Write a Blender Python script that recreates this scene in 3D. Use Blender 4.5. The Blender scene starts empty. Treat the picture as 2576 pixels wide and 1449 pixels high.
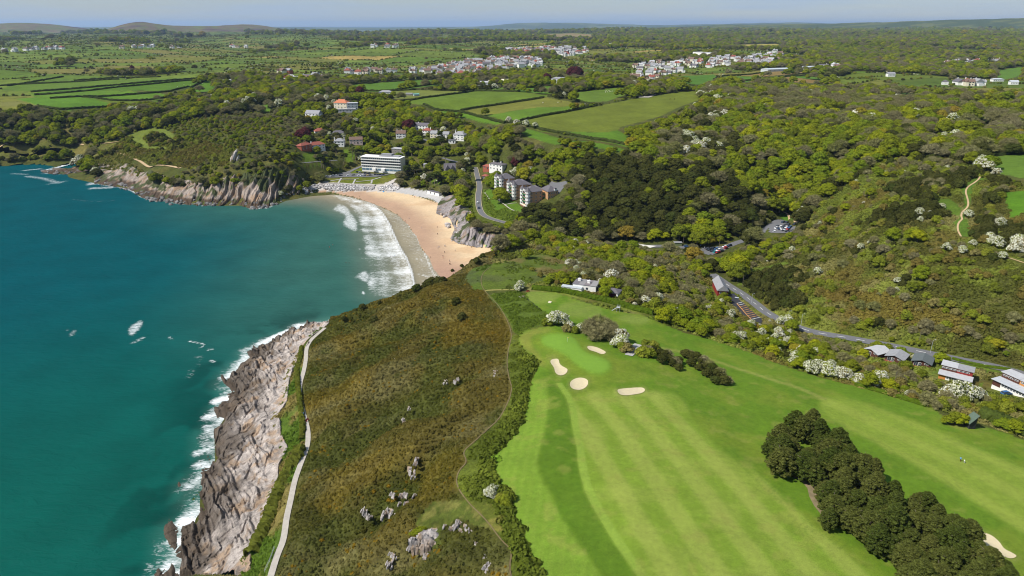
import bpy, bmesh, math, random
import numpy as np
from mathutils import Vector, Matrix
from mathutils.geometry import delaunay_2d_cdt

# ------------------------------------------------------------------ camera, light, exposure
SC = bpy.context.scene
COL = SC.collection
CAM_Z = 170.0                       # metres above the sea
FW, FH, FOC = 2576.0, 1449.0, 1718.0  # survey frame (units of the picture's own grid)
PITCH = math.atan((FH / 2 - 62.0) / FOC)
cam_d = bpy.data.cameras.new("camera")
cam = bpy.data.objects.new("camera", cam_d)
COL.objects.link(cam)
cam.location = (0, 0, CAM_Z)
cam.rotation_euler = (math.pi / 2 - PITCH, 0, 0)
cam_d.sensor_width = 36.0
cam_d.lens = 36.0 * FOC / FW
cam_d.clip_start = 1.0
cam_d.clip_end = 90000.0
SC.camera = cam

SUN_EL = math.radians(50)
SUN_AZ = math.radians(247)          # clockwise from +Y: light comes from the left, a little behind the camera
wd = bpy.data.worlds.new("World")
SC.world = wd
wd.use_nodes = True
wn = wd.node_tree.nodes
wl = wd.node_tree.links
wn.clear()
w_out = wn.new("ShaderNodeOutputWorld")
w_bg = wn.new("ShaderNodeBackground")
w_sky = wn.new("ShaderNodeTexSky")
w_sky.sky_type = 'NISHITA'
w_sky.sun_disc = False
w_sky.sun_elevation = SUN_EL
w_sky.sun_rotation = SUN_AZ
w_sky.altitude = 170
w_sky.air_density = 1.0
w_sky.dust_density = 0.2
w_sky.ozone_density = 3.0
w_bg.inputs[1].default_value = 0.07
# thin high cloud sheets, the same all round the sky
w_tc = wn.new("ShaderNodeTexCoord")
w_map = wn.new("ShaderNodeMapping")
w_map.inputs['Scale'].default_value = (2.2, 2.2, 26.0)
w_map.inputs['Rotation'].default_value = (0.03, 0.05, 0.4)
w_ns = wn.new("ShaderNodeTexNoise")
w_ns.inputs['Scale'].default_value = 1.6
w_ns.inputs['Detail'].default_value = 5
w_rp = wn.new("ShaderNodeValToRGB")
w_rp.color_ramp.elements[0].position = 0.42
w_rp.color_ramp.elements[0].color = (.35, .35, .35, 1)
w_rp.color_ramp.elements[1].position = 0.72
w_rp.color_ramp.elements[1].color = (0.9, 0.9, 0.9, 1)
w_mx = wn.new("ShaderNodeMixRGB")
w_mx.inputs[2].default_value = (4.6, 6.0, 8.2, 1)
wl.new(w_tc.outputs['Generated'], w_map.inputs[0])
wl.new(w_map.outputs[0], w_ns.inputs['Vector'])
wl.new(w_ns.outputs['Fac'], w_rp.inputs[0])
wl.new(w_rp.outputs[0], w_mx.inputs[0])
wl.new(w_sky.outputs[0], w_mx.inputs[1])
wl.new(w_mx.outputs[0], w_bg.inputs[0])
wl.new(w_bg.outputs[0], w_out.inputs[0])

sun_d = bpy.data.lights.new("sun", 'SUN')
sun_d.energy = 5.0
sun_d.angle = math.radians(0.53)
sun_d.color = (1.0, 0.955, 0.88)
sun = bpy.data.objects.new("sun", sun_d)
COL.objects.link(sun)
_sd = Vector((math.sin(SUN_AZ) * math.cos(SUN_EL), math.cos(SUN_AZ) * math.cos(SUN_EL), math.sin(SUN_EL)))
sun.rotation_euler = _sd.to_track_quat('Z', 'Y').to_euler()
sun.location = (-300, -150, 600)

SC.view_settings.view_transform = 'Standard'
SC.view_settings.look = 'None'
SC.view_settings.exposure = 0.28
SC.view_settings.gamma = 1.0
SC.view_settings.use_curve_mapping = False
SC.cycles.use_denoising = True
SC.cycles.max_bounces = 5
SC.cycles.diffuse_bounces = 2
SC.cycles.glossy_bounces = 2
SC.cycles.transmission_bounces = 3
SC.cycles.transparent_max_bounces = 8
SC.cycles.volume_bounces = 0
SC.cycles.filter_width = 1.05
SC.cycles.use_adaptive_sampling = True
SC.cycles.adaptive_threshold = 0.01
SC.cycles.caustics_reflective = False
SC.cycles.caustics_refractive = False

# ------------------------------------------------------------------ numbers
rng = np.random.default_rng(7)
random.seed(7)
CP, SP = math.cos(PITCH), math.sin(PITCH)

def raydir(u, v):
    x = (np.asarray(u, float) - FW / 2) / FOC
    y = (FH / 2 - np.asarray(v, float)) / FOC
    return x, CP + y * SP, -SP + y * CP

def at(u, v, z):
    """ground point of the survey position (u, v) at height z"""
    dx, dy, dz = raydir(u, v)
    t = (z - CAM_Z) / dz
    return np.stack([dx * t, dy * t], -1)

def _hash(ix, iy, s):
    n = (ix * 374761393 + iy * 668265263 + s * 974711) & 0x7fffffff
    n = ((n ^ (n >> 13)) * 1274126177) & 0x7fffffff
    return ((n ^ (n >> 16)) & 0xffff) / 65535.0

def vnoise(x, y, s=0):
    xi = np.floor(x).astype(np.int64); yi = np.floor(y).astype(np.int64)
    fx = x - xi; fy = y - yi
    fx = fx * fx * (3 - 2 * fx); fy = fy * fy * (3 - 2 * fy)
    a = _hash(xi, yi, s); b = _hash(xi + 1, yi, s); c = _hash(xi, yi + 1, s); d = _hash(xi + 1, yi + 1, s)
    return (a + (b - a) * fx) * (1 - fy) + (c + (d - c) * fx) * fy

def fbm(x, y, s=0, octv=4, gain=0.5):
    r = 0; a = 1; t = 0
    for o in range(octv):
        r = r + a * vnoise(x, y, s + o * 17); t += a
        x = x * 2.03 + 5.1; y = y * 2.03 - 3.7; a *= gain
    return r / t

def sstep(a, b, x):
    t = np.clip((x - a) / (b - a), 0, 1)
    return t * t * (3 - 2 * t)

# ------------------------------------------------------------------ height survey: (u, v, height)
SHORE = [(454,1449),(461,1410),(457,1333),(487,1323),(517,1326),(524,1286),(504,1249),(501,1219),(524,1193),(554,1166),(541,1126),
         (541,1089),(574,1059),(571,1026),(600,1003),(594,979),(580,963),(587,943),(610,917),(640,905),(634,887),(677,863),(724,843),(760,823),(790,818),(830,812)]
ROCKTOP = [(611,1449),(611,1393),(657,1339),(661,1283),(682,1226),(684,1179),(707,1133),(691,1099),(687,1049),(707,1016),(714,966),(727,930),(754,887),(777,850),(815,822)]
PATH = [(660,1520),(681,1449),(697,1396),(714,1359),(721,1299),(731,1259),(741,1209),(757,1166),(774,1123),(776,1089),(769,1059),(761,1033),(754,999),(754,966),(764,936),(770,903),(770,876),(780,856),(799,840),(818,826)]
PATH_Z = [21,20.5,20,19.5,19,18,17,16.3,15.7,15.3,15,14.6,14.3,14,13.6,13.2,13,12.6,12,11.5]
CREST = [(835,809,11),(900,779,19),(1000,741,27),(1050,720,30),(1110,697,33),(1170,668,34),(1250,633,31),(1330,607,24),(1400,602,22)]
TOE = [(838,814,0),(900,799,-0.5),(1000,772,-0.8),(1050,752,-0.8),(1110,732,-.4),(1170,706,0.6),(1250,662,1.6),(1330,628,3),(1400,625,4)]
FOOT = [(1286,1449),(1281,1423),(1289,1383),(1259,1356),(1226,1309),(1172,1259),(1146,1219),(1152,1186),(1177,1163),(1162,1138),(1193,1113),(1223,1083),(1256,1056),(1283,1003),(1288,973),(1283,963),(1274,917),(1279,877),(1289,843),(1276,803),(1253,766),(1226,740),(1213,723),(1209,703),(1216,683),(1236,670)]
FOOT_Z = [51,50.5,50,49,48,46.5,45.5,45.3,45.5,45,45,45,45,44.5,44.3,44,43,42,41,40,38.5,37.5,37,36.5,36,35]
GOLFL = [(1369,1446),(1333,1383),(1316,1343),(1296,1299),(1283,1233),(1256,1216),(1243,1183),(1246,1146),(1269,1123),(1299,1089),(1319,1053),(1326,1009),(1336,963),(1359,910),(1333,897),(1306,866),(1303,843)]
SWASH = [(800,487),(828,485),(887,497),(941,515),(960,521),(999,540),(1029,570),(1049,606),(1072,643),(1085,680),(1099,697),(1104,712)]
LCOAST = [(-120,402),(0,405),(60,406),(120,402),(180,398),(205,402),(215,408),(160,416),(112,430),(150,437),(200,434),(262,437),(243,462),(300,468),(340,478),(378,502),(420,505),(458,512),(520,514),(560,514),(606,510),(640,524),(668,522),(690,513),(715,497),(760,491),(785,485)]
LTOP = [(-120,372,16),(0,382,14),(60,382,14),(120,380,13),(180,375,13),(215,385,10),(235,400,5),(180,419,5),(140,424,4),(250,421,8),(300,430,9),(345,452,6),(400,466,7),(458,472,10),(520,472,12.5),(560,470,14),(606,466,15),(640,466,16),(690,464,15),(730,450,18),(775,466,9)]
RCLIFF_B = [(1128,492,3.5),(1112,512,3),(1108,535,2.8),(1135,545,3),(1155,573,3),(1145,598,2.6),(1165,610,2.6),(1210,620,2.8),(1260,622,3),(1300,612,3.5)]
RCLIFF_T = [(1130,480,8),(1150,500,10),(1150,520,11),(1168,535,12),(1180,560,12),(1195,580,11),(1235,590,10),(1275,594,9),(1310,590,8)]
PTS = []
PTS += [(u, v, 0) for u, v in SHORE]
PTS += [(u, v, 10) for u, v in ROCKTOP]
PTS += [(u, v, z) for (u, v), z in zip(PATH, PATH_Z)]
PTS += CREST + TOE
PTS += [(u, v, z) for (u, v), z in zip(FOOT, FOOT_Z)]
PTS += [(u, v, 0.05) for u, v in SWASH]
PTS += [(u, v, 0) for u, v in LCOAST] + LTOP + RCLIFF_B + RCLIFF_T
PTS += [  # heath slope
  (900,1449,29),(1100,1449,40),(850,1300,26),(1000,1250,34),(900,1100,26),(1060,1050,36),(900,950,23),(1050,900,31),(1180,900,38),(1000,830,26),(1130,780,33),(880,860,20),
  # golf plateau
  (1369,1449,53),(1600,1449,54),(1900,1449,52),(2200,1449,49),(2600,1449,45),(1300,1180,50),(1400,1150,50.5),(1600,1200,51),(1900,1200,48.5),(2150,1180,45.5),(2400,1200,43),(2600,1250,42),
  (1340,966,46.5),(1420,1000,47.5),(1560,1000,47),(1700,1000,45),(1860,1040,43.5),(2060,1030,40.5),(1306,850,43.5),(1420,860,45),(1500,880,44.5),(1576,890,43.5),(1700,930,42),(1841,960,40),(1960,950,37),
  (1323,738,39),(1379,736,39),(1440,780,40.5),(1379,790,42),(1476,763,39),(1546,780,38.3),(1600,820,39.5),(1659,810,37),(1718,836,36.3),(1785,853,35),(1861,876,34),(1951,913,34),(2051,946,34.5),(2131,966,35),(2218,989,36),(2352,1029,37),(2435,1076,39),(2600,1110,38),
  # field and scrub north of the course
  (1290,720,37.5),(1290,680,36),(1400,690,36),(1350,650,32),(1470,715,37),(1550,735,36.5),(1480,650,29),(1600,690,31),(1440,622,24),(1530,627,21),(1640,650,19),(1700,700,24),(1700,760,30),(1800,790,25),(1800,820,29),(1900,850,26),
  (1740,665,15.5),(1800,690,13.5),(1812,730,14.5),(1850,780,17),
  # valley floor and road
  (1340,604,5),(1410,622,5),(1500,632,5.5),(1600,628,6),(1667,621,7),(1740,624,7.5),(1800,630,8),(1840,616,8.5),(1881,602,9.5),(1922,588,11),(1963,556,12.5),(2003,556,13),(1780,655,9.5),(1830,670,11),
  (1828,716,14),(1861,736,15),(1898,763,16),(1931,790,17),(1978,813,17.7),(2031,833,18.3),(2105,846,19.5),(2218,866,21.5),(2300,882,22.5),(2385,900,24),(2576,937,26.5),(2700,955,28),
  (2000,880,22),(2150,900,25),(2200,890,23.5),(2300,915,25.5),(2400,935,26.5),(2480,965,28),(2560,985,29.5),(2300,970,31.5),(2450,1020,33),(2600,1030,34),
  # hillside east of the road
  (1900,690,16),(2000,760,20),(2100,800,22),(1960,640,19),(1880,640,11.5),(2050,600,27),(2080,700,28),(2200,800,27.5),(2200,700,37),(2200,600,48),(2200,500,58),(2180,420,63),(2350,840,29),(2350,740,41),(2350,640,51),(2350,540,60),(2576,860,33),(2576,760,45),(2576,650,57),(2720,700,60),(2460,440,71),(2540,510,69),(2576,410,75),(2700,500,76),
  # valley head
  (2030,530,20),(2080,480,30),(2100,430,42),(2050,400,48),(1990,510,20),(1950,480,26),(2200,360,66),(2100,340,62),(2400,330,74),(2550,300,78),
  # wood west of the road
  (1600,605,7),(1500,605,7),(1400,590,8),(1350,570,9.5),(1450,560,15),(1600,570,14),(1750,600,10.5),(1850,590,12),(1880,550,20),(1400,530,22),(1500,500,30),(1650,520,27),(1780,500,32),(1870,470,36),(1420,470,34),(1550,430,44),(1700,430,46),(1850,400,50),(1950,400,50),
  # terrace of the turreted flats, cove
  (1203,512,12.5),(1208,533,11.5),(1220,545,11),(1242,553,10.5),(1298,567,9),(1203,490,13.2),(1207,471,14),(1204,455,15),(1199,434,16.5),(1330,530,16),(1290,505,17),(1250,470,18),(1400,520,19.5),(1240,440,19),(1320,450,22),(1380,470,24),(1260,540,13.5),
  (1160,490,11),(1120,470,12),(1080,455,11),(1150,440,16),(1060,440,12),(1100,420,20),(1160,400,26),
  (800,472,5),(880,474,4.2),(940,472,4.3),(1000,476,4),(1060,487,3.6),(1110,500,3.4),(830,461,8.3),(940,461,8.5),(1000,452,9),(820,450,9),(900,448,9.2),(1000,440,9.6),(910,438,10),(870,425,12),(1020,430,12),
  (1000,510,2.2),(1080,560,2.0),(1100,620,1.6),(1150,640,2.0),(900,492,1.4),(1060,520,2.6),(1200,640,2.4),
  (1050,400,24),(950,395,22),(860,400,23),(800,380,30),(760,400,30),(810,350,37),(900,350,38),(1000,350,37),(1070,330,42),(1160,350,40),(1200,320,47),(780,290,52),(865,275,58),(960,300,50),(1060,290,54),
  # wood crest, fields
  (1200,300,54),(1300,345,58),(1400,370,57),(1500,390,54),(1600,385,56),(1650,360,59),(1770,330,62),(1300,290,62),(1480,300,64),(1620,280,67),(1760,230,73),(1400,240,70),(1200,245,68),(1050,270,62),(950,250,66),(1580,220,74),(1700,290,66),(1900,300,66),(2050,300,67),(1950,250,72),
  # headland on the far side of the bay
  (330,412,18),(380,425,19),(450,424,22),(300,390,19),(520,410,28),(600,400,36),(700,400,38),(450,370,31),(560,350,40),(640,325,46),(720,310,50),(720,350,47),(650,290,50),(380,345,32),(330,350,29),(280,370,22),
  (250,375,19),(240,345,26),(400,315,37),(500,300,46),(300,300,42),(330,272,58),(480,265,58),(600,262,58),(150,270,58),(0,272,58),(-120,280,56),(100,330,36),(0,345,30),(180,345,24),(100,358,19),(0,370,18),(200,360,18),(-120,360,22),
  (250,235,63),(0,230,62),(500,225,64),(700,250,62),(-120,220,62),
]
SEA = [(0,430),(100,460),(200,480),(300,510),(400,540),(560,560),(700,560),(820,540),(900,600),(1000,680),(880,680),(800,760),(700,800),(560,860),(480,1000),(440,1150),(400,1300),(380,1449),(0,700),(0,1449),(300,700),(300,1000),(-300,900),(600,700),(900,740),(1000,725),(560,930),(-200,430),(1040,690)]
SEA += [(-100,445),(-250,455),(-400,460),(60,425)]
PTS += [(u, v, -5) for u, v in SEA]
PTS += [(960,540,-0.6),(1010,590,-0.7),(1040,640,-0.8),(880,508,-0.6),(1060,690,-0.8)]

def polar(xy):
    xy = np.asarray(xy, float)
    return np.stack([np.arctan2(xy[..., 0], xy[..., 1]), np.log(np.hypot(xy[..., 0], xy[..., 1]))], -1)

_p = np.array(PTS, float)
_cp = polar(at(_p[:, 0], _p[:, 1], _p[:, 2]))
_cz = _p[:, 2]
# the plateau beyond, the moorland hills and the far shore, by azimuth (deg) and distance (m)
FAR = []
for a in range(-56, 57, 4):
    FAR += [(a, 1500, 66 + 5 * math.sin(a * .21)), (a, 2000, 71 + 7 * math.sin(a * .3 + 1)), (a, 2700, 70 + 8 * math.sin(a * .27 + 3)), (a, 3600, 78 + 9 * math.sin(a * .33 + 5)), (a, 5000, 74 + 12 * math.sin(a * .4 + 2)), (a, 7000, 82 + 12 * math.sin(a * .5 + 4))]
    if a <= -6:
        FAR += [(a, 10500, 60), (a, 13000, 40)]
    elif a < 6:
        FAR += [(a, 9500, 80), (a, 11000, 25), (a, 13000, -3)]
    else:
        FAR += [(a, 9500, 85), (a, 12500, 90)]
FAR = [f for f in FAR if not (f[1] == 1500 and abs(f[0]) < 40 and False)]
_fa = np.array(FAR, float)
_cp = np.concatenate([_cp, np.stack([np.radians(_fa[:, 0]), np.log(_fa[:, 1])], -1)])
_cz = np.concatenate([_cz, _fa[:, 2]])
# near and side rim so that the triangulation covers the whole fan
RIM = []
for a in (-58, -50, -44): RIM += [(a, 80, -5), (a, 150, -5), (a, 250, -5), (a, 450, -5), (a, 700, -5), (a, 850, -5)]
for a in (-36, -30): RIM += [(a, 80, 4), (a, 120, 8)]
for a in (-20, -10): RIM += [(a, 80, 36), ]
for a in (0, 10, 20, 30, 40, 50, 58): RIM += [(a, 80, 54 - a * .1)]
for a in (50, 58): RIM += [(a, 150, 44), (a, 220, 38), (a, 280, 32), (a, 340, 55), (a, 500, 75), (a, 900, 76)]
RIM += [(-58, 1000, 40), (-50, 1000, 40)]
_ra = np.array(RIM, float)
_cp = np.concatenate([_cp, np.stack([np.radians(_ra[:, 0]), np.log(_ra[:, 1])], -1)])
_cz = np.concatenate([_cz, _ra[:, 2]])

A0, A1, NA = math.radians(-52), math.radians(52), 941
L0, L1, ND = math.log(86), math.log(12500), 900
AZ = np.linspace(A0, A1, NA)
LD = np.linspace(L0, L1, ND)

def rasterise(cp, cz, AZ, LD):
    sx, sy = 1.0, 1.0
    vs = [Vector((float(a) * 1.0, float(l) * 1.0)) for a, l in cp]
    v2, e2, f2, ov, oe, of = delaunay_2d_cdt(vs, [], [], 0, 1e-7)
    zz = np.array([cz[o[0]] if o else 0.0 for o in ov])
    xy = np.array([(v.x, v.y) for v in v2])
    out = np.full((len(LD), len(AZ)), np.nan)
    da = AZ[1] - AZ[0]; dl = LD[1] - LD[0]
    for f in f2:
        p = xy[list(f)]; z = zz[list(f)]
        i0 = max(0, int(math.floor((p[:, 0].min() - AZ[0]) / da))); i1 = min(len(AZ), int(math.ceil((p[:, 0].max() - AZ[0]) / da)) + 1)
        j0 = max(0, int(math.floor((p[:, 1].min() - LD[0]) / dl))); j1 = min(len(LD), int(math.ceil((p[:, 1].max() - LD[0]) / dl)) + 1)
        if i1 <= i0 or j1 <= j0: continue
        X, Y = np.meshgrid(AZ[i0:i1], LD[j0:j1])
        (x0, y0), (x1, y1), (x2, y2) = p
        d = (y1 - y2) * (x0 - x2) + (x2 - x1) * (y0 - y2)
        if abs(d) < 1e-14: continue
        w0 = ((y1 - y2) * (X - x2) + (x2 - x1) * (Y - y2)) / d
        w1 = ((y2 - y0) * (X - x2) + (x0 - x2) * (Y - y2)) / d
        w2 = 1 - w0 - w1
        m = (w0 >= -1e-6) & (w1 >= -1e-6) & (w2 >= -1e-6)
        blk = out[j0:j1, i0:i1]
        blk[m] = (w0 * z[0] + w1 * z[1] + w2 * z[2])[m]
    bad = np.isnan(out)
    out[bad] = 30.0
    return out

def blur(a, n, axis):
    k = np.array([1, 4, 6, 4, 1], float) / 16
    for _ in range(n):
        p = np.concatenate([np.repeat(np.take(a, [0], axis), 2, axis), a, np.repeat(np.take(a, [-1], axis), 2, axis)], axis)
        s = a.shape[axis]
        a = sum(k[i] * np.take(p, range(i, i + s), axis) for i in range(5))
    return a

DEM = rasterise(_cp, _cz, AZ, LD)
DEM = blur(blur(DEM, 4, 0), 6, 1)
GA, GL = np.meshgrid(AZ, LD)
GD = np.exp(GL)
GX, GY = GD * np.sin(GA), GD * np.cos(GA)
# the round golf ground stays smooth; everything else gets some relief
def hills(x, y):
    a = np.degrees(np.arctan2(x, y)); d = np.hypot(x, y)
    def h(a0, wa, d0, wd, hh):
        return hh * np.exp(-((a - a0) / wa) ** 2 - ((d - d0) / wd) ** 2)
    z = h(-27.2, 2.0, 8600, 900, 92) + h(-23.5, 5.0, 9400, 1000, 84) + h(-19.6, 2.4, 10300, 900, 92) + h(-33.0, 3.6, 11500, 800, 125) + h(-37, 3, 11500, 900, 60)
    z = z + h(-6, 4, 8200, 800, 14) + h(8, 6, 9000, 700, 10)
    z = z + h(13, 7, 12400, 900, 30) + h(22, 9, 12400, 900, 62) + h(33, 9, 12300, 1000, 115) + h(42, 8, 12300, 1000, 120)
    return z
DEM = DEM + hills(GX, GY) * (0.9 + 0.2 * fbm(GX / 400, GY / 400, 5)) 
_relief = (fbm(GX / 38, GY / 38, 3, 4) - .5)
_far = sstep(1200, 2600, GD)
DEM = DEM + (fbm(GX / 700, GY / 700, 9, 4) - .5) * 34 * _far * (DEM > 3)

def lut(arr, xy):
    p = polar(xy)
    fi = np.clip((p[..., 0] - A0) / (A1 - A0) * (NA - 1), 0, NA - 1.001)
    fj = np.clip((p[..., 1] - L0) / (L1 - L0) * (ND - 1), 0, ND - 1.001)
    i = fi.astype(int); j = fj.astype(int); fi = fi - i; fj = fj - j
    return (arr[j, i] * (1 - fi) + arr[j, i + 1] * fi) * (1 - fj) + (arr[j + 1, i] * (1 - fi) + arr[j + 1, i + 1] * fi) * fj

def nearest(arr, xy):
    p = polar(xy)
    i = np.clip(np.rint((p[..., 0] - A0) / (A1 - A0) * (NA - 1)).astype(int), 0, NA - 1)
    j = np.clip(np.rint((p[..., 1] - L0) / (L1 - L0) * (ND - 1)).astype(int), 0, ND - 1)
    return arr[j, i]

def hit(u, v):
    """first ground point seen at survey position (u, v)"""
    dx, dy, dz = [float(q) for q in raydir(u, v)]
    az = math.atan2(dx, dy); hr = math.hypot(dx, dy); sl = dz / hr
    fi = min(max((az - A0) / (A1 - A0) * (NA - 1), 0), NA - 1.001)
    i = int(fi); f = fi - i
    prof = np.maximum(DEM[:, i] * (1 - f) + DEM[:, i + 1] * f, 0.0)
    D = np.exp(LD)
    g = prof - (CAM_Z + D * sl)
    k = np.argmax(g >= 0)
    if g[k] < 0: k = ND - 1
    if k > 0:
        t = g[k - 1] / (g[k - 1] - g[k]) if g[k - 1] != g[k] else 0
        d = D[k - 1] + (D[k] - D[k - 1]) * min(max(t, 0), 1)
    else:
        d = D[0]
    return (d * math.sin(az), d * math.cos(az))

def hits(pts):
    return np.array([hit(u, v) for u, v in pts])

def gz(x, y):
    return float(lut(DEM, np.array([[x, y]]))[0])

def poly_mask(xy_poly):
    """grid vertices inside a polygon of ground points"""
    pp = polar(np.asarray(xy_poly, float))
    m = np.zeros(GA.shape, bool)
    i0 = max(0, int((pp[:, 0].min() - A0) / (A1 - A0) * (NA - 1)) - 1); i1 = min(NA, int((pp[:, 0].max() - A0) / (A1 - A0) * (NA - 1)) + 3)
    j0 = max(0, int((pp[:, 1].min() - L0) / (L1 - L0) * (ND - 1)) - 1); j1 = min(ND, int((pp[:, 1].max() - L0) / (L1 - L0) * (ND - 1)) + 3)
    if i1 <= i0 or j1 <= j0: return m
    x = GA[j0:j1, i0:i1]; y = GL[j0:j1, i0:i1]
    c = np.zeros(x.shape, bool)
    n = len(pp)
    for k in range(n):
        xa, ya = pp[k]; xb, yb = pp[k - 1]
        if ya == yb: continue
        c ^= ((ya > y) != (yb > y)) & (x < (xb - xa) * (y - ya) / (yb - ya) + xa)
    m[j0:j1, i0:i1] = c
    return m

def inpoly(xy, poly):
    x, y = xy[..., 0], xy[..., 1]
    c = np.zeros(x.shape, bool)
    for k in range(len(poly)):
        xa, ya = poly[k]; xb, yb = poly[k - 1]
        if ya == yb: continue
        c ^= ((ya > y) != (yb > y)) & (x < (xb - xa) * (y - ya) / (yb - ya) + xa)
    return c

def seg_dist(xy, line):
    """distance of points to a polyline"""
    d = np.full(xy.shape[:-1], 1e9)
    for a, b in zip(line[:-1], line[1:]):
        ab = b - a; L = max((ab ** 2).sum(), 1e-9)
        t = np.clip(((xy - a) @ ab) / L, 0, 1)
        q = a + t[..., None] * ab
        d = np.minimum(d, np.hypot(xy[..., 0] - q[..., 0], xy[..., 1] - q[..., 1]))
    return d

def smooth_line(p, n=3):
    p = np.asarray(p, float)
    for _ in range(n):
        q = [p[0]]
        for a, b in zip(p[:-1], p[1:]):
            q += [a * .75 + b * .25, a * .25 + b * .75]
        q.append(p[-1]); p = np.array(q)
    return p

def smooth_poly(p, n=2):
    p = np.asarray(p, float)
    for _ in range(n):
        q = []
        for k in range(len(p)):
            a, b = p[k], p[(k + 1) % len(p)]
            q += [a * .75 + b * .25, a * .25 + b * .75]
        p = np.array(q)
    return p

# ------------------------------------------------------------------ materials
def mat_new(name):
    m = bpy.data.materials.new(name)
    m.use_nodes = True
    nt = m.node_tree
    b = nt.nodes["Principled BSDF"]
    b.inputs['Roughness'].default_value = 0.9
    b.inputs['Specular IOR Level'].default_value = 0.2
    return m, nt, b

def nnoise(nt, scale, detail=4, rough=0.55, vec=None, dist=0.0):
    n = nt.nodes.new("ShaderNodeTexNoise")
    n.inputs['Scale'].default_value = scale
    n.inputs['Detail'].default_value = detail
    n.inputs['Roughness'].default_value = rough
    n.inputs['Distortion'].default_value = dist
    if vec is not None: nt.links.new(vec, n.inputs['Vector'])
    return n

def wpos(nt):
    g = nt.nodes.new("ShaderNodeNewGeometry")
    return g.outputs['Position']

def ramp(nt, fac, stops):
    r = nt.nodes.new("ShaderNodeValToRGB")
    e = r.color_ramp.elements
    while len(e) < len(stops): e.new(0.5)
    for k, (p, c) in enumerate(stops):
        e[k].position = p
        e[k].color = (c if len(c) == 4 else (*c, 1)) if not isinstance(c, (int, float)) else (c, c, c, 1)
    if fac is not None: nt.links.new(fac, r.inputs[0])
    return r

def mul(nt, a, b, mode='MULTIPLY', fac=1.0):
    m = nt.nodes.new("ShaderNodeMixRGB")
    m.blend_type = mode
    m.inputs[0].default_value = fac
    nt.links.new(a, m.inputs[1])
    nt.links.new(b, m.inputs[2])
    return m.outputs[0]

def bump(nt, bsdf, h, strength, dist=0.3):
    b = nt.nodes.new("ShaderNodeBump")
    b.inputs['Strength'].default_value = strength
    b.inputs['Distance'].default_value = dist
    nt.links.new(h, b.inputs['Height'])
    nt.links.new(b.outputs[0], bsdf.inputs['Normal'])

def ground_mat(name, scales=((0.5, .35), (3.0, .35)), bmp=0.0, bscale=1.0, bdist=.3, rough=.95):
    """surface whose own colour sits in the 'col' attribute, broken up by noise at several scales"""
    m, nt, b = mat_new(name)
    a = nt.nodes.new("ShaderNodeAttribute")
    a.attribute_name = "col"
    out = a.outputs['Color']
    pos = wpos(nt)
    for sc_, amt in scales:
        n = nnoise(nt, sc_, 4, .6, pos)
        r = ramp(nt, n.outputs['Fac'], [(0.3, 1 - amt), (0.7, 1 + amt)])
        out = mul(nt, out, r.outputs[0])
    nt.links.new(out, b.inputs['Base Color'])
    b.inputs['Roughness'].default_value = rough
    b.inputs['Specular IOR Level'].default_value = 0.1
    if bmp:
        n = nnoise(nt, bscale, 5, .65, pos)
        bump(nt, b, n.outputs['Fac'], bmp, bdist)
    return m

def plain(name, col, rough=.8, spec=.3, var=.12, scale=2.0, bmp=0.0, metal=0.0):
    m, nt, b = mat_new(name)
    n = nnoise(nt, scale, 4, .6, wpos(nt))
    r = ramp(nt, n.outputs['Fac'], [(0.25, tuple(max(0, c * (1 - var)) for c in col)), (0.75, tuple(min(1, c * (1 + var)) for c in col))])
    nt.links.new(r.outputs[0], b.inputs['Base Color'])
    b.inputs['Roughness'].default_value = rough
    b.inputs['Specular IOR Level'].default_value = spec
    b.inputs['Metallic'].default_value = metal
    if bmp: bump(nt, b, n.outputs['Fac'], bmp, .1)
    return m

# ------------------------------------------------------------------ object helpers
def mesh_np(name, co, faces, mats=(), mat_idx=None, smooth=False, cols=None, attrs=None):
    """mesh from arrays; faces: (n,3) or (n,4) int array"""
    me = bpy.data.meshes.new(name)
    co = np.asarray(co, np.float32); faces = np.asarray(faces, np.int32)
    me.vertices.add(len(co)); me.vertices.foreach_set('co', co.ravel())
    k = faces.shape[1]
    me.loops.add(faces.size); me.loops.foreach_set('vertex_index', faces.ravel())
    me.polygons.add(len(faces)); me.polygons.foreach_set('loop_start', np.arange(0, faces.size, k, dtype=np.int32))
    if mat_idx is not None: me.polygons.foreach_set('material_index', np.asarray(mat_idx, np.int32))
    me.polygons.foreach_set('use_smooth', np.full(len(faces), smooth, dtype=bool))
    me.update(calc_edges=True)
    if cols is not None:
        at_ = me.color_attributes.new("col", 'FLOAT_COLOR', 'POINT')
        c4 = np.ones((len(co), 4), np.float32); c4[:, :3] = cols
        at_.data.foreach_set('color', c4.ravel())
    for nm, arr in (attrs or {}).items():
        a = me.attributes.new(nm, 'FLOAT', 'POINT')
        a.data.foreach_set('value', np.asarray(arr, np.float32))
    for m in mats: me.materials.append(m)
    return me

def add(name, me, parent=None, loc=(0, 0, 0), rz=0.0, **props):
    o = bpy.data.objects.new(name, me)
    COL.objects.link(o)
    o.location = loc
    o.rotation_euler = (0, 0, rz)
    if parent is not None: o.parent = parent
    for k, v in props.items():
        if v is not None: o[k] = v
    return o

def thing(name, label, category, loc=(0, 0, 0), rz=0.0, group=None):
    return add(name, None, None, loc, rz, label=label, category=category, group=group)

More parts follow.
